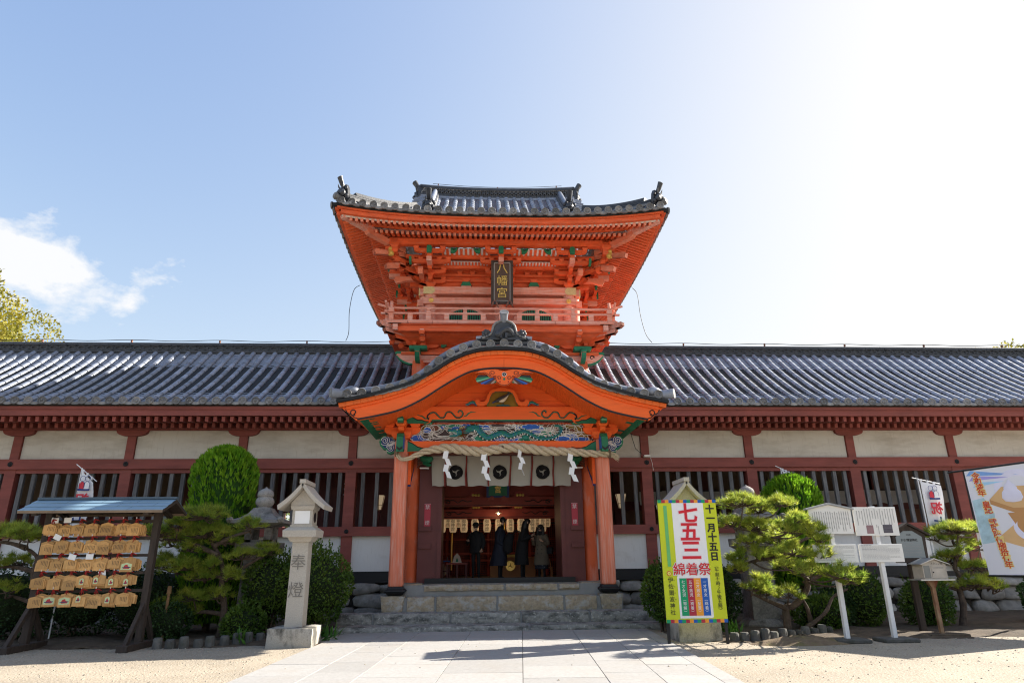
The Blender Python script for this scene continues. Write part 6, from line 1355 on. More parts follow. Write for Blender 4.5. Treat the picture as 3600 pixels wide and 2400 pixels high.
def round_lantern(x, y, label, h=1.0):
    o = thing('stone_lantern', label, 'stone lantern', (x, y, 0))
    MB().lathe([(.52, 0), (.50, .08), (.40, .17), (.34, .2)], 8, T(x, y, .0) @ RZ(.2)).build('base_stone', m_lantd, o)
    m = MB(); frustum(m, x, y, .19, .31, 1.70, .26); m.build('shaft', m_lantd, o)
    m = MB(); frustum(m, x, y, 1.70, .28, 1.80, .42); frustum(m, x, y, 1.80, .43, 1.98, .44); m.build('platform', m_lantd, o)
    m = MB()
    for sx in (-1, 1):
        for sy in (-1, 1): frustum(m, x + sx * .22, y + sy * .22, 1.98, .075, 2.32, .075)
    m.box(x - .295, x + .295, y - .295, y + .295, 1.98, 2.04); m.box(x - .295, x + .295, y - .295, y + .295, 2.30, 2.36); m.build('light_box', m_lantd, o)
    m = MB(); n = 8; P = []; F = []
    prof = [(.60, 2.40, .05), (.585, 2.47, .05), (.42, 2.52, .0), (.28, 2.62, 0), (.20, 2.74, 0), (.19, 2.76, 0)]
    m.lathe([(.30, 2.34)] + [(a, b) for a, b, c in prof], 4, T(x, y, 0))
    for sx in (-1, 1):
        for sy in (-1, 1): m.ball((x + sx * .57, y + sy * .57, 2.47), (.09, .09, .075), 6, 4)
    m.build('lantern_roof', m_lantd, o)
    MB().lathe([(.16, 2.76), (.175, 2.80), (.13, 2.825), (.14, 2.84), (.20, 2.89), (.215, 2.95), (.195, 3.02), (.17, 3.04), (.165, 3.055), (.185, 3.08), (.19, 3.13), (.165, 3.19), (.10, 3.24), (.03, 3.27), (.012, 3.30)], 18, T(x, y, -.04)).build('jewel_finial', M('finial_granite', (.30, .28, .26), .9, .2, 40, .5, 45, stain=((.12, .11, .10), .5, .7, 8, (1, 1, 1), .6)), o, smooth=True)
    return o
round_lantern(-5.72, -3.0, 'old dark stone lantern with jewel finial behind the left pine')
round_lantern(6.02, -3.0, 'old dark stone lantern with jewel finial behind the right pine')
# ================================================================== foliage helpers
lm_cyp = leafmat('cypress_leaf', (.09, .25, .010), (.24, .42, .022), .42, scale=6.0); lm_shr = leafmat('box_shrub_leaf', (.045, .10, .014), (.11, .175, .022), .35)
lm_shd = leafmat('dark_shrub_leaf', (.018, .045, .012), (.04, .085, .02), .25); lm_pine = leafmat('pine_needle', (.20, .30, .04), (.46, .49, .075), .55, .4, 3.5); lm_tree = leafmat('autumn_tree_leaf', (.16, .17, .02), (.36, .30, .035), .4, .6, .7)
lm_core = M('shrub_core_shade', (.012, .022, .006), .95, .3, 6, 0)  # near-black green: the shade inside a crown, put into the colour
def leaves(P, N, L, Wd, up=0.0, jit=.6, tip=1.0):
    """rhombus leaves at points P with outward normals N"""
    n = len(P); d = N + RNG.normal(size=(n, 3)) * jit; d[:, 2] += up; d /= np.linalg.norm(d, axis=1)[:, None]
    s = np.cross(d, RNG.normal(size=(n, 3))); s /= np.linalg.norm(s, axis=1)[:, None]; L = (L * RNG.uniform(.65, 1.3, n))[:, None]; Wd = (Wd * RNG.uniform(.7, 1.25, n))[:, None]
    V = np.stack([P, P + d * L * .45 + s * Wd / 2, P + d * L, P + d * L * .45 - s * Wd / 2], axis=1); return V.reshape(-1, 3)
def lump_surface(n, seed, c, r, top_only=False, lump=.14, zmin=-1.0, exp=2.0):
    g = np.random.default_rng(seed); d = g.normal(size=(n, 3)); d /= np.linalg.norm(d, axis=1)[:, None]
    k = g.normal(size=(7, 3)) * 3.2; ph = g.uniform(0, 6, 7); f = 1 + lump * np.sin(d @ k.T + ph).mean(axis=1) * 1.6
    q = (np.abs(d) ** exp).sum(axis=1) ** (-1 / exp) if exp != 2 else 1.0
    depth = 1 - g.exponential(.06, n); depth = np.clip(depth, .6, 1.05)
    P = d * (f * depth * q)[:, None] * np.array(r) + np.array(c); m = d[:, 2] > zmin
    N = d / np.array(r); N /= np.linalg.norm(N, axis=1)[:, None]; return P[m], N[m]
def shrub(label, c, r, n, mat, L=.07, Wd=.04, up=.25, name='round_shrub', seed=0, lump=.14, stems=True, group=None, exp=2.0, core=.78, jit=.85, shoots=9, cat='shrub'):
    o = thing(name, label, cat, (c[0], c[1], 0), 0, group)
    P, N = lump_surface(n, seed, c, r, lump=lump, exp=exp); V = leaves(P, N, L, Wd, up, jit)
    if shoots:
        g = np.random.default_rng(seed + 50)
        for _ in range(shoots):
            a = g.uniform(0, 2 * PI); q = g.uniform(0, .75); b0 = np.array([c[0] + math.cos(a) * q * r[0], c[1] + math.sin(a) * q * r[1], c[2] + r[2] * math.sqrt(1 - q * q) * .97]); h_ = g.uniform(.10, .30)
            t = np.linspace(0, 1, 14)[:, None]; PP = b0 + t * np.array([g.normal() * .05, g.normal() * .05, h_]); V = np.concatenate([V, leaves(PP, np.tile([0, 0, 1.0], (14, 1)), L * .8, Wd * .9, .6, .9)])
    inst('crown', np_mesh('crown', V, 4, mat), o, Matrix.Identity(4))
    MB().add([(c[0] + p[0] * r[0] * core, c[1] + p[1] * r[1] * core, c[2] + p[2] * r[2] * core) for p in ICO2_V], ICO2_F).build('shade_core', lm_core, o)  # added solid core, coloured dark like the shade between leaves
    if stems and c[2] - r[2] > -.4:
        m = MB(); g = random.Random(seed)
        for k in range(7):
            a = g.uniform(0, 6.28); m.tube([(c[0] + math.cos(a) * .08, c[1] + math.sin(a) * .08, 0), (c[0] + math.cos(a) * r[0] * .3, c[1] + math.sin(a) * r[1] * .3, c[2] - r[2] * .4), (c[0] + math.cos(a) * r[0] * .5, c[1] + math.sin(a) * r[1] * .5, c[2])], [.025, .018, .01], 5)
        m.build('stems', m_bark, o)
    return o
# clipped cypress column and dome: upright flame-like sprays
def cypress(label, x, y, half, z0, z1, n, seed, name):
    o = thing(name, label, 'shrub', (x, y, 0)); g = np.random.default_rng(seed); rz = half * 1.15
    zc = z1 - rz; m = n; u_ = g.uniform(0, 1, m); th = g.uniform(0, 2 * PI, m); top = u_ < .42
    z = np.where(top, zc + rz * np.sin(g.uniform(0, 1, m) * PI / 2) ** .9, g.uniform(z0, zc, m)); rr = np.where(top, half * np.sqrt(np.clip(1 - ((z - zc) / rz) ** 2.4, 0, 1)), half * (1 - .12 * ((zc - z) / max(.1, zc - z0)) ** 1.5))
    f = 1 + .07 * np.sin(th * 4 + z * 3.1) * np.sin(z * 2.3 + 1) + .05 * np.sin(th * 11 - z * 7) * np.sin(th * 5 + z * 9) - g.exponential(.045, m)
    P = np.stack([x + np.cos(th) * rr * f, y + np.sin(th) * rr * f, z - .05], axis=1); N = np.stack([np.cos(th) * .55, np.sin(th) * .55, np.full(m, .9)], axis=1)
    V = [leaves(P + g.normal(size=P.shape) * .012, N, .13, .042, .35, .22) for _ in range(3)]
    inst('crown', np_mesh('crown', np.concatenate(V), 4, lm_cyp), o, Matrix.Identity(4))
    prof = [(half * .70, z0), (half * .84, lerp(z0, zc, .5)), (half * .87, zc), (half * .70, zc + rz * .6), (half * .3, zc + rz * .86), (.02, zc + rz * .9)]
    MB().lathe(prof, 18, T(x, y, 0)).build('shade_core', M('cypress_core_shade', (.02, .06, .006), .95, .3, 9, 0), o, smooth=True)  # added dark core that blocks light through the sprays
    MB().cyl((x, y, 0), (x, y, z0 + .3), .09, .07, 10).build('trunk', m_bark, o); return o
cypress('tall clipped green cypress with rounded top beside the votive plaque rack', -6.92, -2.5, .75, .25, 4.27, 4600, 31, 'clipped_cypress')
cypress('bright green dome-topped clipped cypress behind the right pine', 7.32, -2.6, .66, .9, 3.50, 3400, 32, 'clipped_cypress')
shrub('leafy green box shrub with loose shoots right of the left granite lantern', (-4.35, -3.3, 1.0), (.85, .75, .85), 6500, lm_shr, seed=41, shoots=26)
shrub('dark green box shrub behind the left granite lantern shaft', (-5.25, -3.4, 1.0), (.62, .6, .72), 3800, lm_shr, seed=42)
shrub('low dark shrub at the foot of the left pine', (-5.55, -4.1, .32), (.42, .4, .34), 1800, lm_shr, seed=43)
shrub('small leafy shrub at the left foot of the left pine', (-7.1, -4.3, .38), (.5, .45, .42), 2000, lm_shd, seed=49)
for k, (x, y, z, r, lab) in enumerate(((-8.0, -3.4, .75, (.8, .6, .65), 'dark bare-stemmed shrub behind the right half of the votive rack'), (-9.4, -3.3, .8, (.9, .6, .75), 'dark shrub behind the left post of the votive rack'), (-10.9, -3.6, .75, (1.0, .7, .8), 'dark low hedge shrub left of the votive rack under the pine'), (-12.5, -3.2, .7, (1.0, .7, .8), 'dark hedge shrub at the far left by the plinth'))):
    shrub(lab, (x, y, z), r, 3600, lm_shd, seed=60 + k, lump=.2)
for k, (x, y, z, r, lab, mt) in enumerate(((3.55, -3.6, .78, (.42, .45, .62), 'small round shrub left of the festival banner by the steps', lm_shr), (4.75, -3.6, .72, (.55, .5, .75), 'dark shrub between the banner and the old right lantern', lm_shd), (8.25, -3.5, .60, (.52, .5, .60), 'rounded dark shrub between the two white sign posts', lm_shr), (6.95, -4.0, .34, (.55, .45, .38), 'low dark shrub under the right pine branches', lm_shr), (9.5, -3.9, .55, (.55, .5, .55), 'rounded dark shrub behind the stamp box post', lm_shr), (12.6, -3.6, .55, (.55, .5, .6), 'dark shrub at the far right under the large poster', lm_shd), (7.5, -3.6, .4, (.4, .4, .4), 'low shrub just left of the first white sign post foot', lm_shd))):
    shrub(lab, (x, y, z), r, 3200, mt, seed=80 + k)
for k, (x, y, lab) in enumerate(((-3.72, -4.35, 'broad-leaved low plant at the right foot of the left granite lantern'), (-5.35, -4.75, 'broad-leaved low plant behind the left edging stones'), (4.6, -4.9, 'broad-leaved low plant beside the old right lantern base'))):
    o = thing('low_plant', lab, 'plant', (x, y, .03)); g = np.random.default_rng(k); P = np.tile([x, y, .05], (46, 1)) + g.normal(size=(46, 3)) * [.10, .08, .02]; inst('leaf_clump', np_mesh('leaf_clump', leaves(P, np.tile([0, 0, 1.0], (46, 1)), .26, .06, .2, .75), 4, leafmat('broad_leaf', (.04, .13, .02), (.09, .2, .03), .3)), o, Matrix.Identity(4))
# ================================================================== pines
def pine(label, trunk, limbs, pads, y, seed, dens=1.0, needle=.145, yr=.7, name='garden_pine', fwd={}):
    o = thing(name, label, 'pine tree', (trunk[0][0], y, 0)); g = np.random.default_rng(seed); rr = random.Random(seed)
    def wob(pts, a): return [(p[0], y + (p[2] if len(p) > 2 else 0) + rr.uniform(-a, a), p[1]) for p in pts]
    tp_ = catmull(wob(trunk, .06), 5); n = len(tp_)
    MB().tube(tp_, [lerp(.072, .026, i / (n - 1)) * (1 + .25 * rr.random()) for i in range(n)], 9).build('trunk', m_bark, o, smooth=True)
    nodes = list(tp_)
    for lb in limbs:
        lp_ = catmull(wob(lb, .08), 5); MB().tube(lp_, [lerp(.05, .018, i / (len(lp_) - 1)) * (1 + .25 * rr.random()) for i in range(len(lp_))], 7).build('limb', m_bark, o, smooth=True); nodes += lp_
    for pi, (cx, cz, rx, rz) in enumerate(pads):
        cy = y + rr.uniform(-.35, .35) * yr + fwd.get(pi, 0); ry = max(.2, rx * .8); c = Vector((cx, cy, cz - .05))
        nd = min(nodes, key=lambda q: (q - c).length + max(0, q.z - c.z) * .8)
        mid = (nd + c) / 2 + Vector((rr.uniform(-.06, .06), rr.uniform(-.06, .06), -.07)); br = MB(); br.tube(catmull([nd, mid, c], 5), [.024 - .0013 * k for k in range(11)], 6)
        area = max(.5, rx * ry / .12); ntw = max(8, int(30 * dens * area)); tips = []
        for k in range(ntw):
            a = 2 * PI * (k * .618 + rr.random() * .4); q = math.sqrt(rr.uniform(.03, 1)); tpz = Vector((cx + math.cos(a) * rx * 1.08 * q, cy + math.sin(a) * ry * 1.08 * q, cz + rz * (.95 - 1.25 * q * q) + rr.uniform(-.07, .07)))
            m1 = c.lerp(tpz, .5) + Vector((rr.uniform(-.05, .05), rr.uniform(-.05, .05), -.03)); br.tube([c, m1, tpz], [.012, .008, .005], 4); tips.append(tpz)
            if rr.random() < .7: tips.append(m1.lerp(tpz, .55) + Vector((rr.uniform(-.05, .05), rr.uniform(-.05, .05), .05)))
        br.build('branch', m_bark, o)
        C = np.array([t_[:] for t_ in tips]) + g.normal(size=(len(tips), 3)) * .012; nn = 34; C2 = np.repeat(C, nn, axis=0) + g.normal(size=(len(C) * nn, 3)) * .012; d = g.normal(size=C2.shape); d[:, 2] = np.abs(d[:, 2]) * 1.0 + .15
        out = np.stack([(C2[:, 0] - cx) / max(rx, .1), (C2[:, 1] - cy) / max(ry, .1), np.zeros(len(C2))], axis=1) * .5; d += out; d /= np.linalg.norm(d, axis=1)[:, None]
        s = np.cross(d, g.normal(size=d.shape)); s /= np.linalg.norm(s, axis=1)[:, None]; Ln = needle * g.uniform(.75, 1.2, len(C2))[:, None]
        V = np.stack([C2 - s * .0058, C2 + s * .0058, C2 + d * Ln], axis=1).reshape(-1, 3)
        inst('needle_pad', np_mesh('needle_pad', V, 3, lm_pine), o, Matrix.Identity(4))
    return o
padsL = [(-6.64, 2.51, .57, .15), (-7.15, 2.31, .33, .13), (-7.67, 2.17, .39, .13), (-6.59, 2.13, .60, .18), (-5.65, 2.30, .33, .13), (-7.15, 1.47, .59, .16), (-7.58, 1.62, .21, .14), (-6.39, 1.49, .18, .11), (-5.76, 1.66, .39, .14), (-5.35, 1.77, .33, .13), (-6.65, .85, .32, .14), (-6.19, .87, .32, .14), (-7.20, .67, .37, .14), (-6.84, .58, .26, .11), (-6.2, 2.0, .32, .14), (-6.9, 1.85, .3, .13), (-6.0, 1.30, .3, .12), (-6.55, 1.25, .32, .12), (-7.4, 1.95, .3, .12)]
pine('gnarled pine with flat needle layers between votive rack and left granite lantern', [(-6.09, .0), (-6.06, .57), (-6.18, 1.04), (-6.19, 1.32), (-6.29, 1.66), (-6.52, 2.01), (-6.51, 2.42)], [[(-6.19, 1.30), (-6.7, 1.22), (-7.2, 1.35)], [(-6.19, 1.3), (-5.8, 1.42), (-5.4, 1.65)], [(-6.3, 1.7), (-6.9, 1.95), (-7.5, 2.05)], [(-6.1, .5), (-6.5, .55), (-7.0, .5)], [(-6.4, 1.9), (-6.0, 2.1), (-5.7, 2.2)]], padsL, -3.9, 5, .85)
padsR = [(5.17, 2.67, .48, .15), (6.11, 2.67, .32, .13), (5.66, 2.54, .32, .13), (4.99, 2.24, .32, .14), (5.53, 2.17, .42, .15), (6.46, 2.33, .24, .11), (6.27, 2.13, .35, .14), (6.75, 2.13, .37, .15), (6.96, 1.90, .24, .12), (5.92, 1.89, .40, .15), (5.31, 1.87, .29, .11), (4.98, 1.55, .18, .12), (4.93, 1.31, .18, .10), (5.76, 1.50, .31, .12), (6.41, 1.64, .37, .15), (6.98, 1.58, .21, .15), (5.35, 1.60, .16, .10), (6.26, 1.32, .31, .12), (6.66, 1.20, .37, .14), (7.17, 1.17, .39, .14), (7.42, 1.05, .21, .12), (5.54, 1.04, .16, .10), (5.19, .93, .23, .08), (5.92, .78, .28, .12), (5.56, .81, .21, .09)]
padsR0 = padsR; padsR = [(-.62 + (a + .62) * .885, 1.55 + (b - 1.55) * .885, c * .92, d) if a > 6.2 else (a, b, c, d) for a, b, c, d in padsR]      # right half leans out over the forecourt
pine('broad dense pine between the festival banner and the white sign boards', [(5.92, .0), (5.93, .5), (6.09, .56), (6.36, .80), (6.43, 1.08), (6.21, 1.40), (5.99, 1.64), (5.77, 1.99), (5.61, 2.34)], [[(6.12, .02), (6.45, .21), (6.74, .44), (6.99, .72), (7.31, .88)], [(6.45, .21), (6.36, .5), (6.3, .75)], [(6.4, 1.0), (6.8, 1.2), (7.0, 1.5)], [(6.0, 1.62), (6.4, 1.85), (6.8, 2.0)], [(6.0, 1.6), (5.5, 1.5), (5.0, 1.4)], [(5.93, .5), (5.6, .65), (5.25, .8)], [(5.8, 1.95), (5.4, 2.1), (5.05, 2.15)]], padsR, -4.6, 6, 1.0, fwd={i: -1.6 for i, p in enumerate(padsR0) if p[0] > 6.2})
padsFR = [(10.58, 2.08, .60, .15), (11.09, 2.11, .20, .15), (10.12, 1.93, .30, .14), (10.69, 1.84, .43, .15), (11.12, 1.71, .23, .18), (10.36, 1.57, .29, .11), (10.36, 1.42, .36, .12), (10.95, 1.26, .36, .15), (10.69, 1.29, .23, .12), (9.96, .92, .26, .10), (10.60, .91, .36, .12), (11.05, .90, .26, .12), (11.35, .78, .16, .09)]
pine('small tiered pine right of the stamp box, before the stone plinth', [(10.25, .0), (10.36, .45), (10.40, .82), (10.42, 1.09), (10.39, 1.27), (10.50, 1.60), (10.59, 1.96)], [[(10.4, .82), (10.8, .85), (11.2, .8)], [(10.4, 1.1), (10.8, 1.15)], [(10.4, .8), (10.1, .85)]], padsFR, -3.8, 7, .85)
pine('dark spreading pine at the left edge beside the votive rack', [(-9.9, .0), (-9.85, .72), (-9.95, 1.36), (-9.98, 1.68), (-10.21, 1.88)], [[(-9.95, 1.4), (-10.4, 1.5), (-10.8, 1.5)], [(-9.9, .8), (-10.4, .95)], [(-10.2, 1.88), (-10.7, 2.0), (-11.2, 2.0)]], [(-10.27, 2.15, .44, .17), (-10.65, 2.22, .30, .17), (-11.1, 2.15, .4, .17), (-10.41, 1.59, .33, .15), (-10.85, 1.55, .35, .15), (-10.08, 2.05, .20, .13), (-10.32, 1.05, .29, .16), (-11.3, 1.3, .4, .16)], -4.2, 8, .9)
# ================================================================== trees beyond the corridors
def broad_tree(label, x, y, zc, r, n, seed, ht):
    o = thing('broadleaf_tree', label, 'tree', (x, y, 0)); g = random.Random(seed)
    MB().tube(catmull([(x, y, 0), (x + .1, y, ht * .3), (x - .1, y, ht * .6), (x, y, zc)], 5), [.42 - .02 * k for k in range(16)], 10).build('trunk', m_bark, o, smooth=True)
    VV = []; rg = np.random.default_rng(seed)
    for k in range(26):
        a = g.uniform(0, 6.28); q = g.uniform(.25, 1); e = g.uniform(-.6, 1); c = (x + math.cos(a) * q * r * .8, y + math.sin(a) * q * r * .8, zc + e * r * .75 * math.sqrt(max(.05, 1 - q * q * .8)))
        MB().tube([(x, y, zc - r * .7), ((x + c[0]) / 2, (y + c[1]) / 2, (zc + c[2]) / 2 - .3), c], [.12, .07, .03], 5).build('branch', m_bark, o)
        P, N = lump_surface(int(n / 26), seed + k, c, (r * .33, r * .33, r * .26), lump=.3); P += rg.normal(size=P.shape) * .10; VV.append(leaves(P, N, .20, .12, .1, .9))
    inst('crown', np_mesh('crown', np.concatenate(VV), 4, lm_tree), o, Matrix.Identity(4)); return o
broad_tree('yellow-green leafy tree rising behind the left corridor roof', -30.0, 15, 13.1, 5.5, 26000, 91, 12)
broad_tree('tree top just showing behind the far right corridor roof', 32.2, 17, 11.2, 3.0, 6000, 92, 9.5)
shrub('sunlit bush seen through the lattice behind the left corridor', (-8.2, 8.5, 1.6), (2.6, 1.5, 1.9), 5200, leafmat('sunlit_bush_leaf', (.09, .15, .03), (.2, .26, .07), .4), L=.12, Wd=.08, seed=99)
# ================================================================== votive plaque rack
rx0, rx1, ry = -9.25, -7.13, -5.2
rack = thing('votive_rack', 'dark timber votive rack with pale blue sheet roof left of the pine', 'rack', (-8.22, ry, 0))
for x in (rx0, rx1):
    MB().box(x - .06, x + .06, ry - .06, ry + .06, .08, 2.60).build('rack_post', m_dwood, rack)
    MB().cham(x - .10, x + .10, ry - .62, ry + .55, .0, .12, .01).build('foot_beam', m_dwood, rack)
    for s in (-1, 1): MB().prism([(ry + s * .56, .12), (ry + s * .44, .12), (ry + s * .055, .68), (ry + s * .055, .84)], x - .035, x + .035, axis='x').build('brace', m_dwood, rack)
    MB().prism([(ry - .55, 2.50), (ry - .52, 2.44), (ry, 2.62), (ry + .52, 2.44), (ry + .55, 2.50), (ry, 2.70)], x - .05, x + .05, axis='x').build('roof_truss', m_dwood, rack)
for k in range(5): MB().box(rx0 - .05, rx1 + .05, ry - .03, ry + .03, 2.33 - k * .327, 2.385 - k * .327).build('hanging_rail', m_dwood, rack)
m_sheet = M('pale_blue_roof_sheet', (.20, .31, .40), .35, .10, 1.5, .06, 20, spec=.5, stain=((.28, .38, .46), .5, .8, 1.0, (1, 1, 1), .6))
roofr = bpy.data.objects.new('sheet_roof', None); attach(roofr, rack, T(-8.22, ry, 2.6))
for s in (-1, 1):
    for row in range(3):
        a, b = row / 3, (row + 1) / 3; y0, z0 = ry + s * lerp(.56, .02, a), lerp(2.55, 2.80, a); y1, z1 = ry + s * lerp(.56, .02, b) - s * .02, lerp(2.55, 2.80, b) - .008
        xs = list(np.linspace(-9.56, -6.80, 5)); off = (row % 2) * .4
        for i in range(4):
            xa = xs[i] + (off if i else 0); xb = xs[i + 1] + (off if i < 3 else 0)
            MB().add([(xa + .003, y0, z0), (xb - .003, y0, z0), (xb - .003, y1, z1), (xa + .003, y1, z1), (xa + .003, y0, z0 - .012), (xb - .003, y0, z0 - .012)], [(0, 1, 2, 3), (4, 5, 1, 0)]).build('roof_sheet', m_sheet, roofr)
    MB().add([(-9.54, ry + s * .54, 2.535), (-6.82, ry + s * .54, 2.535), (-6.82, ry, 2.775), (-9.54, ry, 2.775)], [(0, 1, 2, 3)]).build('roof_boarding', m_dwood, roofr)
    MB().box(-9.55, -6.81, ry + s * .55 - .015, ry + s * .55 + .015, 2.49, 2.538).build('eave_board', M('weathered_board', (.22, .16, .11), .8, .2, 4, .2), roofr)
    for x in (-9.54, -6.82): MB().prism([(ry + s * .55, 2.49), (ry + s * .55, 2.54), (ry, 2.785), (ry, 2.71)], x - .012, x + .012, axis='x').build('gable_board', m_dwood, roofr)
MB().box(-9.55, -6.80, ry - .05, ry + .05, 2.79, 2.835).build('ridge_cap', M('dark_blue_sheet', (.07, .11, .15), .4), roofr)
m_ema = M('plaque_wood', (.55, .31, .115), .7, .14, 6, .15, 30, (5, 5, 1), rnd=.22); m_ink = M('brush_ink', (.07, .055, .045), .8, .2, 10, 0); m_cord = M('red_cord', (.32, .02, .018), .8, .2, 20, .2); m_ring = M('steel_hook', (.5, .5, .5), .35, metal=.8)
def ema_mesh(w, h): return MB().prism([(-w / 2, -h), (w / 2, -h), (w / 2, -.035), (0, 0), (-w / 2, -.035)], -.004, .004).mesh('votive_plaque', m_ema)
me_ema = ema_mesh(.24, .19); me_emas = ema_mesh(.10, .155)
ink = []
for s in range(5):
    m = MB(); r = random.Random(s)
    for c in range(r.randint(4, 7)):
        x = .085 - c * .028; z = -.05
        while z > -.145 + r.uniform(0, .03): h_ = r.uniform(.005, .012); m.box(x - .006, x + .004, -.0062, -.0045, z - h_, z); z -= h_ + r.uniform(.003, .006)
    ink.append(m.mesh('ink_writing', m_ink))
pic = MB(); pic.cur = 0; pic.prism([(-.10, -.15), (.10, -.15), (.10, -.045), (0, -.018), (-.10, -.045)], -.0058, -.0045); pic.cur = 1; pic.prism([(-.055, -.13), (.06, -.13), (.075, -.10), (.03, -.085), (.015, -.05), (-.03, -.06), (-.05, -.09)], -.0068, -.006); pic.cur = 2; pic.prism([(-.08, -.118), (.085, -.11), (.085, -.095), (-.08, -.103)], -.0074, -.007)
me_pic = pic.mesh('printed_picture', [M('picture_pale_green', (.55, .66, .38), .7), M('picture_red', (.5, .05, .05), .7), M('picture_navy', (.04, .05, .12), .7)])
me_slip = MB().box(-.07, .07, -.002, .002, -.10, 0).mesh('paper_slip', m_paper)
me_cord = MB().tube([(-.035, 0, -.02), (0, -.02, .075), (.035, 0, -.02)], .007, 5).tube([(0, -.02, .07), (.012, -.025, -.02), (-.01, -.022, -.06)], [.012, .008, .003], 5).tube([(-.01, -.02, .06), (.05, .0, .05), (.09, .02, .03)], [.012, .012, .006], 5).mesh('red_cord', m_cord)
me_hook = MB().cyl((0, 0, 0), (0, -.10, .012), .007, n=6).cyl((0, -.10, .0), (0, -.10, .035), .009, n=6).mesh('steel_hook', m_ring)
rr = random.Random(77); pict = {(2, 6), (4, 1), (4, 2)}; narrow = {(3, 3), (3, 4), (3, 5), (3, 6), (4, 3), (4, 5)}; slips = {(0, 0), (0, 1), (1, 1), (2, 2), (2, 3), (3, 4)}
rownm = ['top', 'second', 'middle', 'fourth', 'bottom']
for row in range(5):
    for c in range(7):
        x = -9.125 + c * .274 + rr.uniform(-.01, .01); z = 2.40 - row * .327
        o = thing('votive_plaque_bundle', 'bundle of hanging wooden votive plaques, %s from left in the %s row of the rack' % (ORD[c], rownm[row]), 'votive plaques', (x, ry - .03, z), 0, 'bundles of votive plaques on the rack')
        inst('steel_hook', me_hook, o, T(x, ry - .03, z)); inst('red_cord', me_cord, o, T(x, ry - .10, z - .065)); 
        n = rr.randint(6, 9)
        for k in range(n):
            small = (row, c) in narrow and k == n - 1
            mw = T(x + (n - 1 - k) * .011 + rr.uniform(-.03, .025) - (.03 if small else .015), ry - .05 - k * .013, z - .06 - rr.uniform(0, .085) - (.02 if k == n - 1 else 0)) @ RY(rr.uniform(-.07, .07)) @ RX(rr.uniform(-.10, .02))
            p = inst('votive_plaque', me_emas if small else me_ema, o, mw)
            if k == n - 1:
                if (row, c) in pict or small: inst('printed_picture', me_pic, p, mw @ (SC(.42, 1, .9) if small else Matrix.Identity(4)))
                else: inst('ink_writing', rr.choice(ink), p, mw)
        if (row, c) in slips: inst('paper_slip', me_slip, o, T(x + rr.uniform(-.06, .06), ry - .06 - n * .016 * rr.choice((.3, 1)), z + .03 - rr.uniform(0, .05)) @ RY(rr.uniform(-.4, .4)))
# ================================================================== festival banner
BX0, BX1, BY, BZ0, BZ1 = 2.95, 4.13, -6.0, .38, 2.65
ban = thing('festival_banner', 'tall lime and white festival banner with red and black characters beside the path', 'banner', (3.54, BY, 0))
m_lime = M('banner_lime', (.56, .62, .02), .55, .04, 1, .03, 5); m_bwhite = M('banner_white', (.80, .80, .80), .55, .03, 1, .03, 5); m_bred = M('banner_red', (.62, .015, .03), .5, .04); m_bgreen = M('banner_green', (.0, .30, .12), .5, .04); m_bor = M('banner_orange', (.82, .33, .03), .5, .04); m_bblue = M('banner_blue', (.01, .10, .42), .5, .04); m_bcr = M('banner_crimson', (.42, .025, .05), .5, .04); m_bbar = M('banner_light_green', (.14, .46, .15), .5, .04); m_pinkh = M('banner_pink_halo', (.82, .55, .6), .5, .03)
W_ = BX1 - BX0; H_ = BZ1 - BZ0
def bx(a): return BX0 + W_ * a
def bz(b): return BZ1 - H_ * b
MB().box(BX0, BX1, BY, BY + .025, BZ0, BZ1).build('banner_sheet', m_lime, ban)
MB().box(bx(.235), bx(.775), BY - .004, BY, bz(.955), bz(.0)).build('white_field', m_bwhite, ban)
MB().box(bx(.09), bx(.147), BY - .005, BY - .001, bz(.555), bz(.05)).build('green_bar', m_bbar, ban)
cyc = [m_bgreen, m_bcr, m_bor, m_bblue]
for k in range(16):
    MB().box(bx(k / 16), bx((k + 1) / 16), BY - .008, BY, bz(.026), bz(0)).build('colour_square', cyc[k % 4], ban); MB().box(bx(k / 16), bx((k + 1) / 16), BY - .008, BY, bz(1), bz(.974)).build('colour_square', cyc[k % 4], ban)
for q, ch in enumerate('七五三'):
    cz = bz(.125 + q * .155); text(ban, 'lettering_halo', ch, .40, m_pinkh, T(bx(.505), BY - .006, cz), .001, .02); text(ban, 'lettering', ch, .40, m_bred, T(bx(.505), BY - .010, cz), .002, .009)
text(ban, 'lettering_halo', '綿着祭', .245, m_bwhite, T(bx(.485), BY - .008, bz(.585)), .001, .012, xs=1.02); text(ban, 'lettering', '綿着祭', .245, m_bred, T(bx(.485), BY - .012, bz(.585)), .002, .002, xs=1.02)
for q, ch in enumerate('十一月十五日'): text(ban, 'lettering', ch, .175, m_black, T(bx(.885), BY - .007, bz(.085 + q * .079)), .002, .006)
for q, ch in enumerate('︵午前十時〜午後五時︶'): text(ban, 'lettering', ch, .088, m_black, T(bx(.90), BY - .007, bz(.555 + q * .0355)), .001, .0) if ch not in '〜' else text(ban, 'lettering', '〜', .088, m_black, T(bx(.90), BY - .007, bz(.555 + q * .0355)) @ RY(PI / 2), .001, .0)
for q, ch in enumerate('伊佐爾波神社'): text(ban, 'lettering', ch, .105, m_black, T(bx(.115), BY - .007, bz(.665 + q * .051)), .001, .0)
for q, ch in enumerate('いさにわ'): text(ban, 'lettering', ch, .03, m_black, T(bx(.175), BY - .007, bz(.665 + q * .051)), .001, .0)
cd_ = MB().cyl((bx(.10), BY - .004, bz(.61)), (bx(.10), BY - .008, bz(.61)), .045, n=24).build('crest_disc', m_bred, ban); g = MB(); tomoe(g, bx(.10), bz(.61), .036, BY - .011, BY - .008, .4, -1); g.build('crest_commas', M('banner_crest_yellow', (.75, .7, .15), .5), ban)
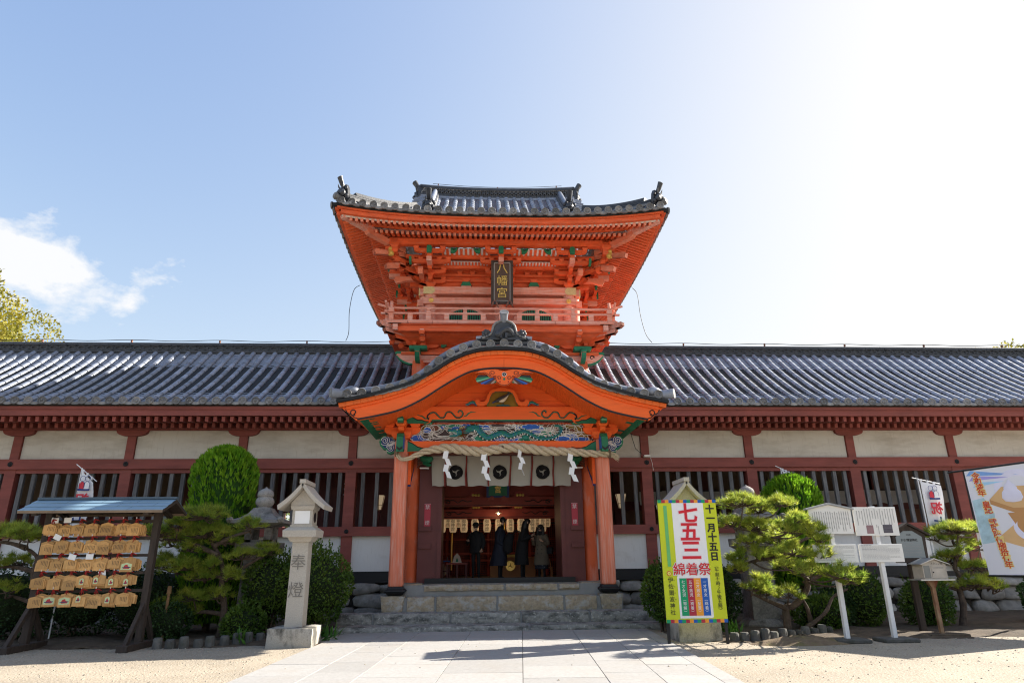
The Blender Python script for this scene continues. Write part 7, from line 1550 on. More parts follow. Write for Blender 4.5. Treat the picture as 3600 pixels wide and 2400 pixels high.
MB().box(bx(.225), bx(.765), BY - .006, BY - .003, bz(.965), bz(.635)).build('white_frame', m_bwhite, ban)
for k, (mt, s) in enumerate(((m_bgreen, '七才女児︵帯解︶'), (m_bcr, '五才男児︵袴着︶'), (m_bor, '三才男女︵髪置︶'), (m_bblue, '一才男女︵綿着︶'))):
    a = .26 + k * .118; MB().box(bx(a), bx(a + .118), BY - .010, BY - .006, bz(.945), bz(.65)).build('colour_column', mt, ban)
    for q, ch in enumerate(s): text(ban, 'lettering', ch, .072, m_bwhite, T(bx(a + .059), BY - .012, bz(.683 + q * .034)), .001, .0)
for x in (BX0 + .03, BX1 - .03): MB().box(x - .025, x + .025, BY + .03, BY + .075, 0, BZ1 - .02).build('banner_leg', m_iron, ban)
# ================================================================== white information boards
m_board = M('white_board', (.76, .75, .72), .6, .03, 2, .03); m_wpole = M('white_painted_pole', (.72, .72, .72), .6, .06, 5, .1, stain=((.45, .43, .40), .58, .8, 4, (3, 3, 1), .6)); m_print = M('grey_print', (.30, .29, .29), .8, .1, 10, 0); m_print2 = M('pale_grey_print', (.42, .42, .42), .8, .1, 10, 0)
def print_cols(x0, x1, z0, z1, y, n, s, seed, mt=None):
    m = MB(); r = random.Random(seed)
    for c in range(n):
        x = x1 - (c + .5) * (x1 - x0) / n; z = z1 - r.choice((0, 0, .03)); zend = z0 + r.choice((0, 0, .05, .12))
        while z > zend: m.box(x - s * .42, x + s * .42, y - .002, y, z - s * .75, z); z -= s * 1.15
    return m
def print_lines(x0, x1, z0, z1, y, n, seed, h=.006):
    m = MB(); r = random.Random(seed)
    for k in range(n):
        z = z1 - (z1 - z0) * k / n; x = x0; e = x1 - r.choice((0, .02, .3)) * (x1 - x0)
        while x < e: w = r.uniform(.015, .05); m.box(x, min(e, x + w), y - .002, y, z - h, z); x += w + .008
    return m
def sign(x, y, label, variant):
    o = thing('information_sign', label, 'sign', (x + .0, y, 0)); 
    MB().box(x - .04, x + .04, y - .0, y + .08, .06, 2.5).build('sign_post', m_wpole, o); MB().cham(x - .33, x + .33, y - .22, y + .25, 0, .07, .015).build('foot_block', m_edge, o)
    if variant == 0:
        b = MB().prism([(x - .43, 1.97), (x + .44, 1.97), (x + .44, 2.44), (x, 2.53), (x - .43, 2.44)], y - .03, y).build('upper_board', m_board, o)
        for s in (-1, 1): MB().prism([(x, 2.535), (x + s * .49, 2.43), (x + s * .49, 2.46), (x, 2.57)], y - .07, y + .05).build('board_roof', M('grey_board_roof', (.35, .36, .37), .6), o)
        print_cols(x - .38, x + .40, 2.03, 2.40, y - .031, 17, .021, 4).build('printed_text', m_print, b)
    else:
        b = MB().cham(x - .44, x + .44, y - .03, y, 1.93, 2.48, .004).build('upper_board', m_board, o)
        print_cols(x - .40, x + .40, 2.14, 2.44, y - .031, 15, .019, 9).build('printed_text', m_print, b); print_cols(x - .02, x + .04, 1.97, 2.14, y - .031, 2, .017, 10).build('printed_text', m_print, b)
        MB().box(x - .22, x - .08, y - .034, y - .030, 1.97, 2.13).build('printed_photo', M('photo_dusky_pink', (.30, .18, .19), .6, .1, 8), b); MB().box(x + .12, x + .31, y - .034, y - .030, 1.98, 2.14).build('printed_photo', M('photo_dark_grey', (.10, .09, .11), .6, .4, 12, 0, 10, (.3, 1, 6)), b)
    b = MB().cham(x - .44, x + .44, y - .03, y, 1.43, 1.77, .004).build('lower_board', m_board, o)
    print_lines(x - .39, x + .38, 1.46, 1.74, y - .031, 13, 3 + variant, .007).build('printed_text', m_print2, b)
    if variant: print_lines(x - .39, x - .1, 1.60, 1.75, y - .032, 2, 20, .011).build('printed_text', m_print, b)
    return o
sign(6.40, -6.05, 'white notice board with small grey roof, partly behind the right pine', 0)
sign(7.33, -6.05, 'white flat-topped notice board with two printed photos on a white post', 1)
ds = thing('shrine_plaque_sign', 'dark brown gabled wooden sign with grey plaque, right of the white boards', 'sign', (8.62, -5.0, 0)); x = 8.62; y = -5.0
MB().box(x - .06, x + .06, y + .03, y + .12, 0, 2.1).build('sign_post', m_dwood, ds)
bd = MB().prism([(x - .35, 1.40), (x + .35, 1.40), (x + .37, 1.98), (x, 2.17), (x - .37, 1.98)], y - .03, y + .03).build('sign_board', m_dwood, ds)
for s in (-1, 1): MB().prism([(x, 2.18), (x + s * .45, 1.95), (x + s * .45, 1.985), (x, 2.225)], y - .09, y + .09).build('sign_roof', m_dwood, ds)
MB().prism([(x - .29, 1.50), (x + .29, 1.50), (x + .29, 1.93), (x + .1, 2.05), (x - .1, 2.05), (x - .29, 1.93)], y - .037, y - .03).build('grey_plaque', M('grey_plaque', (.20, .235, .25), .35, .06, 3, 0, spec=.6), bd)
text(bd, 'lettering', '伊佐爾波神社', .062, m_black, T(x, y - .039, 1.86), .001, .001); print_lines(x - .24, x + .24, 1.53, 1.80, y - .038, 9, 6, .007).build('printed_text', m_print, bd); text(bd, 'lettering', '文化財', .035, m_black, T(x, y - .039, 1.97), .001, 0)
sb = thing('stamp_box', 'small grey metal stamp box with gabled lid on a rusty post', 'box', (8.72, -5.35, 0)); x = 8.72; y = -5.35
m_tin = M('aged_tin', (.42, .38, .33), .5, .15, 5, .1, stain=((.30, .22, .15), .55, .8, 4, (1, 1, 1), .5)); m_rust = M('rusty_post', (.30, .19, .11), .7, .25, 6, .2, stain=((.16, .05, .025), .5, .68, 3, (1, 1, .6)))
MB().box(x - .035, x + .035, y - .035, y + .035, .05, 1.06).build('post', m_rust, sb); MB().cham(x - .35, x + .45, y - .2, y + .2, 0, .06, .012).build('foot_block', m_soil, sb); MB().prism([(x - .12, 1.06), (x - .05, .93), (x + .05, .93), (x + .12, 1.06)], y - .04, y + .04).build('bracket', m_rust, sb)
MB().box(x - .36, x + .36, y - .22, y + .22, 1.06, 1.085).build('tray', M('bare_steel', (.45, .45, .45), .35, metal=.7), sb)
bdy = MB().prism([(x - .25, 1.085), (x + .25, 1.085), (x + .25, 1.38), (x, 1.47), (x - .25, 1.38)], y - .17, y + .17).build('box_body', m_tin, sb)
for s in (-1, 1): MB().prism([(x, 1.475), (x + s * .31, 1.365), (x + s * .31, 1.38), (x, 1.495)], y - .22, y + .22).build('box_lid', M('bare_steel', (.45, .45, .45)), sb)
dr_ = MB().box(x - .07, x + .22, y - .178, y - .17, 1.10, 1.34).build('box_door', m_tin, sb); MB().ball((x - .045, y - .185, 1.22), .014, 8, 5).build('knob', m_iron, dr_); text(sb, 'lettering', 'スタンプ箱', .052, m_black, T(x + .06, y - .1705, 1.385), .001, .0); text(sb, 'lettering', 'STAMP BOX', .042, m_print, T(x + .075, y - .1795, 1.305), .001, .0)
MB().box(x - .23, x - .10, y - .174, y - .17, 1.11, 1.35).build('glass_panel', M('dusty_glass', (.16, .17, .17), .2, .1, 5, 0, spec=.6), sb)
# ================================================================== flags
m_flag = M('flag_cloth', (.74, .74, .77), .75, .04, 2, .05, 20); m_fred = M('flag_red', (.55, .03, .05), .6, .04); m_fnavy = M('flag_navy', (.025, .045, .18), .6, .04); m_pole = M('white_pole', (.72, .73, .75), .4, .03)
def flag(x, y, z0, z1, w, label, tilt=0.0, lean=.0, full=True, yaw=0.0):
    o = thing('upright_flag', label, 'flag', (x, y, 0)); MW = T(x, y, 0) @ RZ(yaw) @ RY(lean)
    MB().cyl((0, 0, 0), (0, 0, z1 + .08), .016, .014, 8, mw=MW).build('flag_pole', m_pole, o, smooth=True)
    MB().cyl((-.14, 0, z1 + .06 + .14 * tilt), (w + .04, 0, z1 - (w + .04) * tilt + .06), .010, n=6, mw=MW).build('cross_bar', m_pole, o)
    m = MB(); nx, nz = 5, 14; V = []
    for j in range(nz + 1):
        for i in range(nx + 1): a = i / nx; V.append((.03 + a * (w - .03) + .03 * math.sin(j * .6) * a, -.03 - .05 * math.sin(j * .5 + a * 2) * a, z1 - j / nz * (z1 - z0) - tilt * a * w * (1 - j / nz)))
    m.add(V, [(j * 6 + i, j * 6 + i + 1, (j + 1) * 6 + i + 1, (j + 1) * 6 + i) for j in range(nz) for i in range(nx)], MW); m.build('flag_cloth', m_flag, o, smooth=True)
    for k in range(3): MB().box(w * (k + .3) / 3.2, w * (k + .3) / 3.2 + .03, -.035, .01, z1 - .01 - tilt * w * (k + .3) / 3.2, z1 + .07 - tilt * w * (k + .3) / 3.2, MW).build('flag_loop', m_flag, o)
    PM_ = MW @ T(w * .52, -.10, z1 - .27)
    d = bpy.data.objects.new('doll_print', None); attach(d, o, PM_)
    for s, mt in ((-1, m_fred), (1, m_flag)):
        MB().tube([(s * .055 + .055 * math.cos(a), 0, .10 + .06 * math.sin(a)) for a in np.linspace(0, 2 * PI, 16)], .005, 4, mw=PM_).build('doll_outline', m_fnavy, d)
        MB().prism([(s * .055 - .05, -.13), (s * .055 + .05, -.13), (s * .055 + .06, -.02), (s * .055, .045), (s * .055 - .06, -.02)], -.004, .0, mw=PM_).build('doll_robe', mt, d)
        MB().tube([(s * .055 - .06, -.005, -.10), (s * .055 - .06, -.005, 0), (s * .055, -.005, .04), (s * .055 + .06, -.005, 0), (s * .055 + .06, -.005, -.10)], .004, 4, mw=PM_).build('doll_outline', m_fnavy, d)
    MB().prism([(-.13, -.17), (.13, -.17), (.13, -.125), (.02, -.135), (-.13, -.115)], -.006, -.002, mw=PM_).build('doll_base', m_fnavy, d)
    if full:
        text(o, 'lettering', '祝', .30, m_fred, MW @ T(w * .52, -.105, z1 - .66), .002, .008, xs=-1); text(o, 'lettering', '七', .30, m_fnavy, MW @ T(w * .55, -.105, z1 - 1.0), .002, .008, xs=-1)
    return o
flag(10.10, -3.55, 1.2, 3.26, .50, 'white flag with red and navy characters beside the small right pine', .22)
flag(-9.70, -3.7, 1.9, 3.55, .34, 'slanting white flag with red and navy print behind the votive rack roof', .75, .0, True)
o_ = flag(7.42, -2.05, 3.0, 3.72, .25, 'tip of a white flag pole above the dome-topped cypress', .5, .0, False)
# ================================================================== large printed poster on the right
po = thing('printed_poster', 'large printed poster with wooden stand picture and red vertical characters, right edge', 'poster', (11.3, -5.2, 1.1))
A = Vector((10.64, -4.5, 1.12)); Bv = Vector((.68, -.73, .0)).normalized(); up_ = Vector((-.02, .0, 1)).normalized(); Nn = Bv.cross(up_).normalized()
PW, PH = 2.1, 2.28
def pm(): 
    m = Matrix.Identity(4); m.col[0][:3] = Bv; m.col[1][:3] = -Nn; m.col[2][:3] = up_; m.col[3][:3] = A; return m
PMx = pm(); sh = Matrix.Identity(4)
MB().add([(0, 0, 0), (PW, 0, .0), (PW, 0, PH + .12), (0, 0, PH), (0, .02, 0), (PW, .02, 0), (PW, .02, PH + .12), (0, .02, PH)], [(0, 1, 2, 3), (7, 6, 5, 4), (0, 3, 7, 4), (0, 4, 5, 1), (3, 2, 6, 7)], PMx).build('poster_sheet', M('poster_paper', (.72, .73, .80), .5, .03, 1, 0), po)
MB().cyl((-.33, .0, PH - .02), (PW + .1, 0, PH + .13), .022, n=8, mw=PMx).build('top_pole', m_iron, po); MB().cyl((-.02, 0, -.01), (PW, 0, -.01), .018, n=8, mw=PMx).build('bottom_pole', m_iron, po); MB().cyl((.62, .05, -1.12), (.62, .05, PH), .035, n=8, mw=PMx).build('support_post', m_iron, po)
def flat(pts, y, mt, nm, h_=.003): MB().prism(pts, -y - h_, -y, mw=PMx).build(nm, mt, po)
for k, (a, b, mt) in enumerate((((.02, 2.22), (1.0, 2.10), M('poster_blue', (.20, .38, .75), .5)), ((.05, 2.10), (.8, 2.06), M('poster_violet', (.36, .32, .72), .5)), ((.10, 1.95), (.7, 1.98), M('poster_cyan', (.35, .62, .85), .5)))): flat([(a[0], a[1] - .07), (b[0], b[1]), (a[0] + .1, a[1] + .04)], .001 + .001 * k, mt, 'light_streak')
flat([(.02, .65), (.30, .70), (.38, 1.3), (.25, 1.65), (.02, 1.6)], .001, M('poster_pale_teal', (.42, .60, .68), .5, .2, 6), 'water_patch')
m_pw1, m_pw2, m_pw3 = M('poster_wood_light', (.66, .42, .20), .5, .05), M('poster_wood_mid', (.50, .26, .10), .5, .05), M('poster_wood_dark', (.30, .14, .05), .5, .05)
flat([(.35, 1.50), (.75, 1.30), (1.5, 1.30), (1.75, 1.52), (1.75, 1.62), (1.5, 1.40), (.75, 1.40), (.35, 1.60)], .004, m_pw2, 'stand_tray_side'); flat([(.35, 1.60), (.75, 1.40), (1.5, 1.40), (1.75, 1.62), (1.6, 1.86), (.62, 1.86)], .005, m_pw1, 'stand_tray')
flat([(.62, 1.30), (1.5, 1.30), (1.6, .55), (.90, .55)], .003, m_pw2, 'stand_leg'); flat([(.30, .75), (.68, 1.05), (1.9, .95), (1.9, .55), (.9, .52)], .002, m_pw1, 'stand_foot'); flat([(.85, .55), (1.9, .55), (1.9, .05), (1.15, .05)], .0025, m_pw3, 'stand_foot')
m_sn = M('poster_snake_white', (.70, .70, .86), .4, .06, 3, 0); s_ = MB(); s_.tube(catmull([(.55, -.008, 1.70), (.62, -.008, 2.02), (.95, -.008, 2.15), (1.3, -.008, 2.0), (1.45, -.008, 1.75)], 6), .075, 8, mw=PMx @ SC(1, .06, 1)); s_.tube(catmull([(.82, -.008, 1.22), (.72, -.008, 1.0), (.85, -.008, .80), (1.2, -.008, .78), (1.5, -.008, .95)], 6), [.08 + .03 * math.sin(k / 24 * PI) for k in range(25)], 8, mw=PMx @ SC(1, .06, 1)); s_.build('snake_body', m_sn, po)
MB().lathe([(.02, 1.52), (.14, 1.54), (.19, 1.62), (.17, 1.74), (.12, 1.80), (.125, 1.84), (.09, 1.87), (.095, 1.90), (.05, 1.93), (.012, 2.0)], 16, PMx @ T(.78, -.012, 0) @ SC(1, .05, 1)).build('round_jar', m_sn, po, smooth=True)
for q, ch in enumerate('令和漆年 皇紀 弐阡陸佰捌拾伍年'):
    if ch == ' ': continue
    t = q / 16; mm = PMx @ T(.20 + .22 * t, -.010, 2.13 - t * 2.05); text(po, 'lettering_halo', ch, .155, M('poster_yellow', (.85, .70, .25), .5), mm, .001, .014); text(po, 'lettering', ch, .155, M('poster_red', (.60, .05, .02), .5), mm @ T(0, -.004, 0), .001, .003)
# ================================================================== wires, sensor, stump, cloth behind the right lattice
def wire(name, label, pts, r, clips=()):
    o = thing(name, label, 'wire', tuple(pts[0])); MB().tube(catmull(pts, 6), r, 5).build('cable', m_iron, o)
    for c in clips: MB().box(c[0] - .02, c[0] + .02, c[1] - .03, c[1] + .03, c[2] - .08, c[2]).build('clip', M('rusty_clip', (.2, .09, .05), .7), o)
    return o
for sg, lab in ((-1, 'thin conductor wire clipped along the left corridor ridge'), (1, 'thin conductor wire clipped along the right corridor ridge')):
    pts = []; cl = []
    for k in range(7): x = sg * (3.6 + k * 2.9); pts.append((x, 2.1, 8.67)); cl.append((x, 2.1, 8.66)); pts.append((x + sg * 1.45, 2.1, 8.63))
    wire('ridge_wire', lab, pts, .011, cl)
wire('ridge_wire', 'thin conductor wire above the tower roof ridge', [(-2.4, CV, 14.80), (-1.2, CV, 14.72), (0, CV, 14.69), (1.2, CV, 14.72), (2.4, CV, 14.80)], .009, [(-2.2, CV, 14.79), (0, CV, 14.69), (2.2, CV, 14.79)])
wire('hanging_wire', 'wire hanging from the left tower eave to the corridor ridge', [(-4.84, 2.1, 10.75), (-5.05, 2.1, 10.55), (-5.15, 2.1, 9.8), (-5.12, 2.1, 9.0), (-5.2, 2.1, 8.68)], .011)
wire('hanging_wire', 'wire hanging from the right tower eave to the corridor ridge', [(4.84, 2.1, 10.75), (5.0, 2.1, 10.5), (5.06, 2.1, 9.7), (5.2, 2.1, 9.0), (5.4, 2.1, 8.68)], .011)
sn = thing('wall_sensor', 'small white sensor on the red beam right of the porch', 'sensor', (4.30, -.2, 4.36)); MB().cham(4.22, 4.40, -.27, -.12, 4.36, 4.43, .02).build('sensor_body', m_white, sn); MB().tube([(4.23, -.2, 4.40), (4.0, -.16, 4.62), (3.92, -.1, 5.0), (3.93, -.1, 5.25)], .009, 5).build('sensor_cable', m_iron, sn); MB().tube([(4.42, -.18, 4.36), (4.46, -.175, 4.2), (4.48, -.175, 3.98)], .006, 5).build('sensor_cable', m_white, sn)
m_awn = M('dim_white_cloth', (.42, .40, .38), .8, .1, 2, .1)
aw = thing('scalloped_awning', 'pale scalloped cloth awning hung inside the right corridor', 'awning', (8, 2.2, 3.3)); m = MB(); V = []; nx = 120
for j, z in enumerate((3.62, 3.45, 3.22)):
    for i in range(nx + 1): x = lerp(4.6, 15.5, i / nx); V.append((x, 2.2 + .05 * math.sin(x * 3), z - (.07 * abs(math.sin(x * 4.2)) if j == 2 else 0)))
m.add(V, [(j * (nx + 1) + i, j * (nx + 1) + i + 1, (j + 1) * (nx + 1) + i + 1, (j + 1) * (nx + 1) + i) for j in range(2) for i in range(nx)]); m.build('awning_cloth', m_awn, aw, smooth=True); MB().cyl((4.6, 2.2, 3.62), (15.5, 2.2, 3.62), .02, n=6).build('awning_pole', m_iron, aw)
bp = thing('carved_panel', 'small colourful carved wave panel behind the lattice left of the porch', 'panel', (-4.55, 1.85, 3.2)); MB().box(-4.85, -4.55, 1.86, 1.89, 3.45, 3.98).build('panel_board', m_ochre, bp)
for k in range(6): cx, cz = -4.80 + (k % 2) * .18, 3.52 + (k // 2) * .17; q = MB().prism(scallop(cx + .04, cz, .10, .07, 6, k), 1.845, 1.86).build('carved_wave', m_white, bp); MB().prism(scallop(cx + .04, cz, .075, .05, 6, k), 1.838, 1.845).build('wave_fill', [m_green, m_brownp, m_ochre][k % 3], q)
st = thing('wooden_stake', 'thin wooden garden stake under the left pine', 'stake', (-7.0, -4.5, 0)); MB().box(-7.02, -6.98, -4.52, -4.48, 0, .95).build('stake_shaft', M('stake_wood', (.24, .14, .07), .8, .2, 5, .2), st); MB().prism([(-7.035, .95), (-6.965, .95), (-6.975, 1.10), (-7.025, 1.10)], -4.53, -4.47).build('stake_head', M('stake_wood', (.24, .14, .07)), st)
# ================================================================== people in the doorway
m_skin = M('skin', (.48, .29, .21), .55, .06, 4, .03); m_hair = M('dark_hair', (.012, .010, .010), .5, .2, 30, .1); m_blk = M('black_cloth', (.010, .010, .012), .85, .2, 6, .15); m_nvy = M('navy_cloth', (.013, .016, .030), .8, .2, 6, .15); m_tr = M('taupe_coat', (.125, .10, .072), .85, .12, 5, .15); m_pat = M('dark_floral_skirt', (.012, .013, .022), .8, .2, 6, 0, stain=((.30, .32, .38), .60, .66, 26))
def skin_body(pts, edges, rad, mats, skin_at):
    me = bpy.data.meshes.new('body'); me.from_pydata(pts, edges, []); me.update(); o = bpy.data.objects.new('tmp_body', me); COL.objects.link(o)
    if not me.skin_vertices: 
        bm = bmesh.new(); bm.from_mesh(me); bm.verts.layers.skin.verify(); bm.to_mesh(me); bm.free()
    for i, r in enumerate(rad): me.skin_vertices[0].data[i].radius = (r if isinstance(r, tuple) else (r, r)); me.skin_vertices[0].data[i].use_root = (i == 0)
    md = o.modifiers.new('skin', 'SKIN'); md.use_smooth_shade = True; ss = o.modifiers.new('sub', 'SUBSURF'); ss.levels = 2; ss.render_levels = 2
    m2 = bpy.data.meshes.new_from_object(o.evaluated_get(bpy.context.evaluated_depsgraph_get())); bpy.data.objects.remove(o)
    m2.materials.clear()
    for m in mats: m2.materials.append(m)
    for p in m2.polygons:
        p.material_index = 1 if any((p.center - Vector(c)).length < r for c, r in skin_at) else 0
    return m2
def person(label, x, y, H, face, lh, rh, le, re, cloth, coat, hairstyle, lean=0.0, legs=None, nod=0.0, extra=None):
    """local frame: faces -y, x to the person's left seen from the front reversed; face = yaw in degrees (0 looks at the camera)"""
    o = thing('person', label, 'person', (x, y, .972)); MW = T(x, y, .972) @ RZ(R_(face)); h = H
    ly = -lean
    J = [(0, 0, .52 * h), (0, ly * .3, .64 * h), (0, ly * .7, .76 * h), (0, ly, .825 * h), (0, ly - .01, .865 * h), (0, ly - .02 - nod * .5, .90 * h), (0, ly - .03 - nod, .955 * h),
         (.105 * h, ly * .85, .80 * h), le, lh, (-.105 * h, ly * .85, .80 * h), re, rh,
         (.052 * h, 0, .49 * h), (.055 * h, -.01, .28 * h), (.055 * h, .01, .045 * h), (.055 * h, -.10, .02 * h), (-.052 * h, 0, .49 * h), (-.055 * h, .02, .28 * h), (-.055 * h, .03, .045 * h), (-.055 * h, -.08, .02 * h)]
    E = [(0, 1), (1, 2), (2, 3), (3, 4), (4, 5), (5, 6), (2, 7), (7, 8), (8, 9), (2, 10), (10, 11), (11, 12), (0, 13), (13, 14), (14, 15), (15, 16), (0, 17), (17, 18), (18, 19), (19, 20)]
    Rr = [(.10, .085), (.095, .075), (.11, .08), (.075, .06), .035, .062, .06, .05, .04, .026, .05, .04, .026, .07, .05, .036, .03, .07, .05, .036, .03]
    hc = Vector((0, ly - .03 - nod, .925 * h))
    me = skin_body(J, E, Rr, [cloth, m_skin], [(hc, .12), (Vector(lh), .075), (Vector(rh), .075)]); body = attach(bpy.data.objects.new('body', me), o, MW)
    fh = MB()
    for s, hd, el in ((1, lh, le), (-1, rh, re)):        # hands: palm and five bent fingers
        hd = Vector(hd); d = (hd - Vector(el)).normalized(); sd = Vector((s, 0, 0)) - d * d.x * s; sd = sd.normalized() if sd.length > .1 else Vector((0, 1, 0)); nn = d.cross(sd)
        fh.ball(tuple(hd + d * .03), (.034, .03, .036), 8, 5)
        for q in range(4): b0 = hd + d * .05 + sd * (.026 - q * .017); L_ = (.052, .06, .056, .042)[q]; fh.tube([b0, b0 + d * L_ * .6 + nn * .012, b0 + d * L_ * .85 + nn * .035], [.0095, .0085, .006], 5)
        b0 = hd + d * .015 + sd * .034; fh.tube([b0, b0 + d * .03 + sd * .018, b0 + d * .055 + sd * .016 + nn * .012], [.011, .0095, .007], 5)
    fh.build('hands', m_skin, body, True, MW)
    f = MB(); fc = hc + Vector((0, -.075, 0)); f.ball(tuple(fc + Vector((0, -.012, -.012))), (.012, .018, .02), 8, 5)       # nose
    for s in (-1, 1): f.ball(tuple(hc + Vector((s * .075, .0, -.01))), (.012, .02, .028), 6, 4)                                    # ears
    f.ball(tuple(fc + Vector((0, .012, -.062))), (.03, .02, .02), 8, 5); f.build('face_features', m_skin, body, True, MW)
    ft = MB()
    for s in (-1, 1): ft.ball(tuple(fc + Vector((s * .03, -.001, .014))), (.012, .006, .006), 6, 4); ft.box(s * .03 - .014, s * .03 + .014, fc.y - .006, fc.y, fc.z + .03, fc.z + .035)
    ft.box(-.02, .02, fc.y - .006, fc.y + .002, fc.z - .045, fc.z - .040); ft.build('eyes_and_mouth', M('dark_features', (.05, .02, .02), .6), body, False, MW)
    # coat: lofted rings plus sleeves
    if coat:
        mat, hem, rings = coat; c = MB(); n = 18; V = []
        for (z, rx_, ry_, cy) in rings:
            for k in range(n): a = 2 * PI * k / n; rip = 1 + (.05 * math.sin(a * 5 + z) if z < .5 * h else 0); V.append((math.cos(a) * rx_ * rip, cy + math.sin(a) * ry_ * rip, z))
        m_ = len(rings); c.add(V, [(j * n + k, j * n + (k + 1) % n, (j + 1) * n + (k + 1) % n, (j + 1) * n + k) for j in range(m_ - 1) for k in range(n)])
        for s, sh_, el, hd in ((1, J[7], le, lh), (-1, J[10], re, rh)):
            e2 = Vector(el).lerp(Vector(hd), .86); c.tube(catmull([Vector(sh_) + Vector((-s * .03, 0, .0)), Vector(el), e2], 5), [.075, .073, .07, .067, .065, .063, .06, .058, .056, .055, .056], 10)
        c.build('coat', mat, body, True, MW)
    g = MB()
    g.ball(tuple(hc + Vector((0, .022, .028))), (.088, .095, .092), 14, 8)
    if hairstyle == 'cap':
        g.build('hair', m_hair, body, True, MW); k = MB(); k.lathe([(.094, .0), (.096, .04), (.075, .085), (.03, .10), (.005, .102)], 14, MW @ Matrix.Translation(hc + Vector((0, .005, .025)))); k.box(-.07, .07, hc.y - .16, hc.y - .06, hc.z + .03, hc.z + .042, MW); k.build('cap', m_blk, body, True)
        k = MB(); [k.ball((s * .034, fc.y - .010, fc.z + .014), (.026, .008, .02), 10, 6) for s in (-1, 1)]; k.box(-.08, .08, fc.y - .008, fc.y - .002, fc.z + .018, fc.z + .024); k.build('sunglasses', m_black, body, False, MW)
    else:
        if hairstyle == 'long': g.tube(catmull([tuple(hc + Vector((0, .05, .03))), tuple(hc + Vector((0, .10, -.12))), tuple(hc + Vector((0, .13, -.32))), tuple(hc + Vector((0, .10, -.48)))], 4), [.095, .10, .105, .11, .115, .115, .11, .105, .10, .095, .085, .07, .04], 10)
        if hairstyle == 'bob':
            for s in (-1, 1): g.tube(catmull([tuple(hc + Vector((s * .05, .02, .05))), tuple(hc + Vector((s * .085, .01, -.08))), tuple(hc + Vector((s * .085, -.01, -.22))), tuple(hc + Vector((s * .07, -.02, -.30)))], 4), [.05, .052, .053, .053, .052, .05, .05, .048, .046, .042, .035, .025, .01], 8)
            g.ball(tuple(hc + Vector((0, .06, -.10))), (.09, .06, .16), 10, 6); g.box(-.065, .065, hc.y - .085, hc.y - .05, hc.z + .045, hc.z + .085)
        g.build('hair', m_hair, body, True, MW)
    if extra: extra(o, body, MW)
    return o
H = 1.67; person('man in black clothes, cap and sunglasses standing left in the doorway', -.70, 1.45, H, -18, (.20, -.10, .86), (-.17, -.24, 1.13), (.24, .02, 1.08), (-.26, -.02, 1.08), m_blk, (m_blk, .5, [(.845 * H, .06, .055, 0), (.81 * H, .17, .085, 0), (.74 * H, .215, .12, 0), (.62 * H, .19, .12, 0), (.52 * H, .20, .13, 0), (.46 * H, .20, .13, 0)]), 'cap')
H = 1.84; person('tall man in long dark navy coat facing right in the doorway', .05, 1.5, H, 78, (.18, -.16, 1.0), (-.18, -.14, .98), (.24, .06, 1.14), (-.24, .05, 1.14), m_blk, (m_nvy, .3, [(.845 * H, .065, .06, 0), (.81 * H, .17, .10, 0), (.74 * H, .225, .16, .01), (.62 * H, .22, .18, .0), (.50 * H, .24, .20, .02), (.36 * H, .27, .24, .05), (.22 * H, .28, .27, .08)]), 'short', .04, nod=.02)
def phone(o, body, MW): MB().cham(-.035, .035, -.335, -.325, 1.27, 1.40, .004, MW).build('phone', m_iron, o)
H = 1.78; person('woman with long hair in black coat bowed over her phone in the doorway', .72, 1.35, H, 74, (.06, -.28, 1.27), (-.05, -.28, 1.26), (.22, -.02, 1.14), (-.22, -.02, 1.14), m_blk, (m_blk, .3, [(.845 * H, .065, .06, -.09), (.81 * H, .16, .09, -.06), (.74 * H, .20, .15, -.04), (.62 * H, .19, .17, .0), (.48 * H, .21, .19, .04), (.32 * H, .23, .21, .05), (.24 * H, .235, .215, .05)]), 'long', .09, nod=.05, extra=phone)
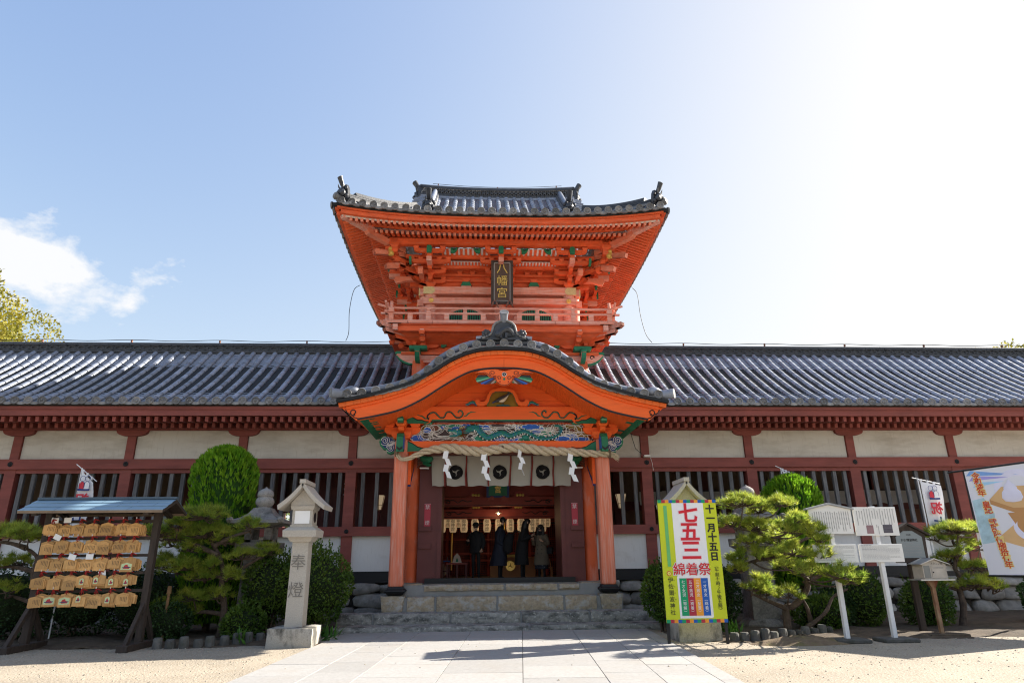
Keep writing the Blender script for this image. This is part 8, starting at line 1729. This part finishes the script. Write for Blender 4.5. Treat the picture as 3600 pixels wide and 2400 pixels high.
bgx = thing('backpack', 'black backpack on the back of the woman with the phone', 'bag', (.42, 1.35, 1.6)); MB().tube(catmull([(.36, 1.30, 2.28), (.28, 1.28, 2.08), (.25, 1.28, 1.88), (.32, 1.30, 1.74)], 4), [.09, .11, .13, .145, .15, .155, .155, .15, .15, .145, .14, .12, .08], 12).build('backpack_body', m_blk, bgx, smooth=True); MB().tube([(.40, 1.2, 2.28), (.52, 1.15, 2.38), (.62, 1.16, 2.34)], .018, 6).build('backpack_strap', m_iron, bgx)
def lower(o, body, MW):
    c = MB(); n = 18; rings = [(.62, .19, .15), (.42, .20, .165), (.30, .205, .17)]; V = [(math.cos(2 * PI * k / n) * a * (1 + .06 * math.sin(k * 2)), math.sin(2 * PI * k / n) * b * (1 + .06 * math.sin(k * 2)), z) for z, a, b in rings for k in range(n)]
    c.add(V, [(j * n + k, j * n + (k + 1) % n, (j + 1) * n + (k + 1) % n, (j + 1) * n + k) for j in range(2) for k in range(n)]); c.build('skirt', m_pat, body, True, MW)
    b_ = MB()
    for s in (-.05, .09):
        for z in (.98, .86, .74): b_.cyl((s, -.155, z), (s, -.168, z), .014, n=10)
    b_.build('coat_buttons', m_black, body, False, MW); c = MB(); c.ball((0, -.03, 1.32), (.10, .09, .075), 10, 6); c.build('scarf', m_blk, body, True, MW)
    MB().cham(.20, .36, -.02, .08, .72, .92, .02, MW).build('shoulder_bag', m_blk, body); MB().tube([(.24, .03, .9), (.20, .0, 1.15), (.13, .0, 1.31)], .012, 5, mw=MW).build('bag_strap', m_iron, body)
H = 1.60; person('woman in taupe trench coat and dark patterned skirt, right in the doorway', 1.28, 1.45, H, -30, (.12, -.20, 1.10), (-.16, -.24, 1.16), (.23, -.02, 1.02), (-.22, -.04, 1.02), m_blk, (m_tr, .4, [(.845 * H, .06, .055, 0), (.81 * H, .155, .085, 0), (.74 * H, .19, .12, 0), (.62 * H, .175, .125, 0), (.50 * H, .20, .15, 0), (.36 * H, .235, .18, 0), (.26 * H, .25, .19, 0)]), 'bob', extra=lower)
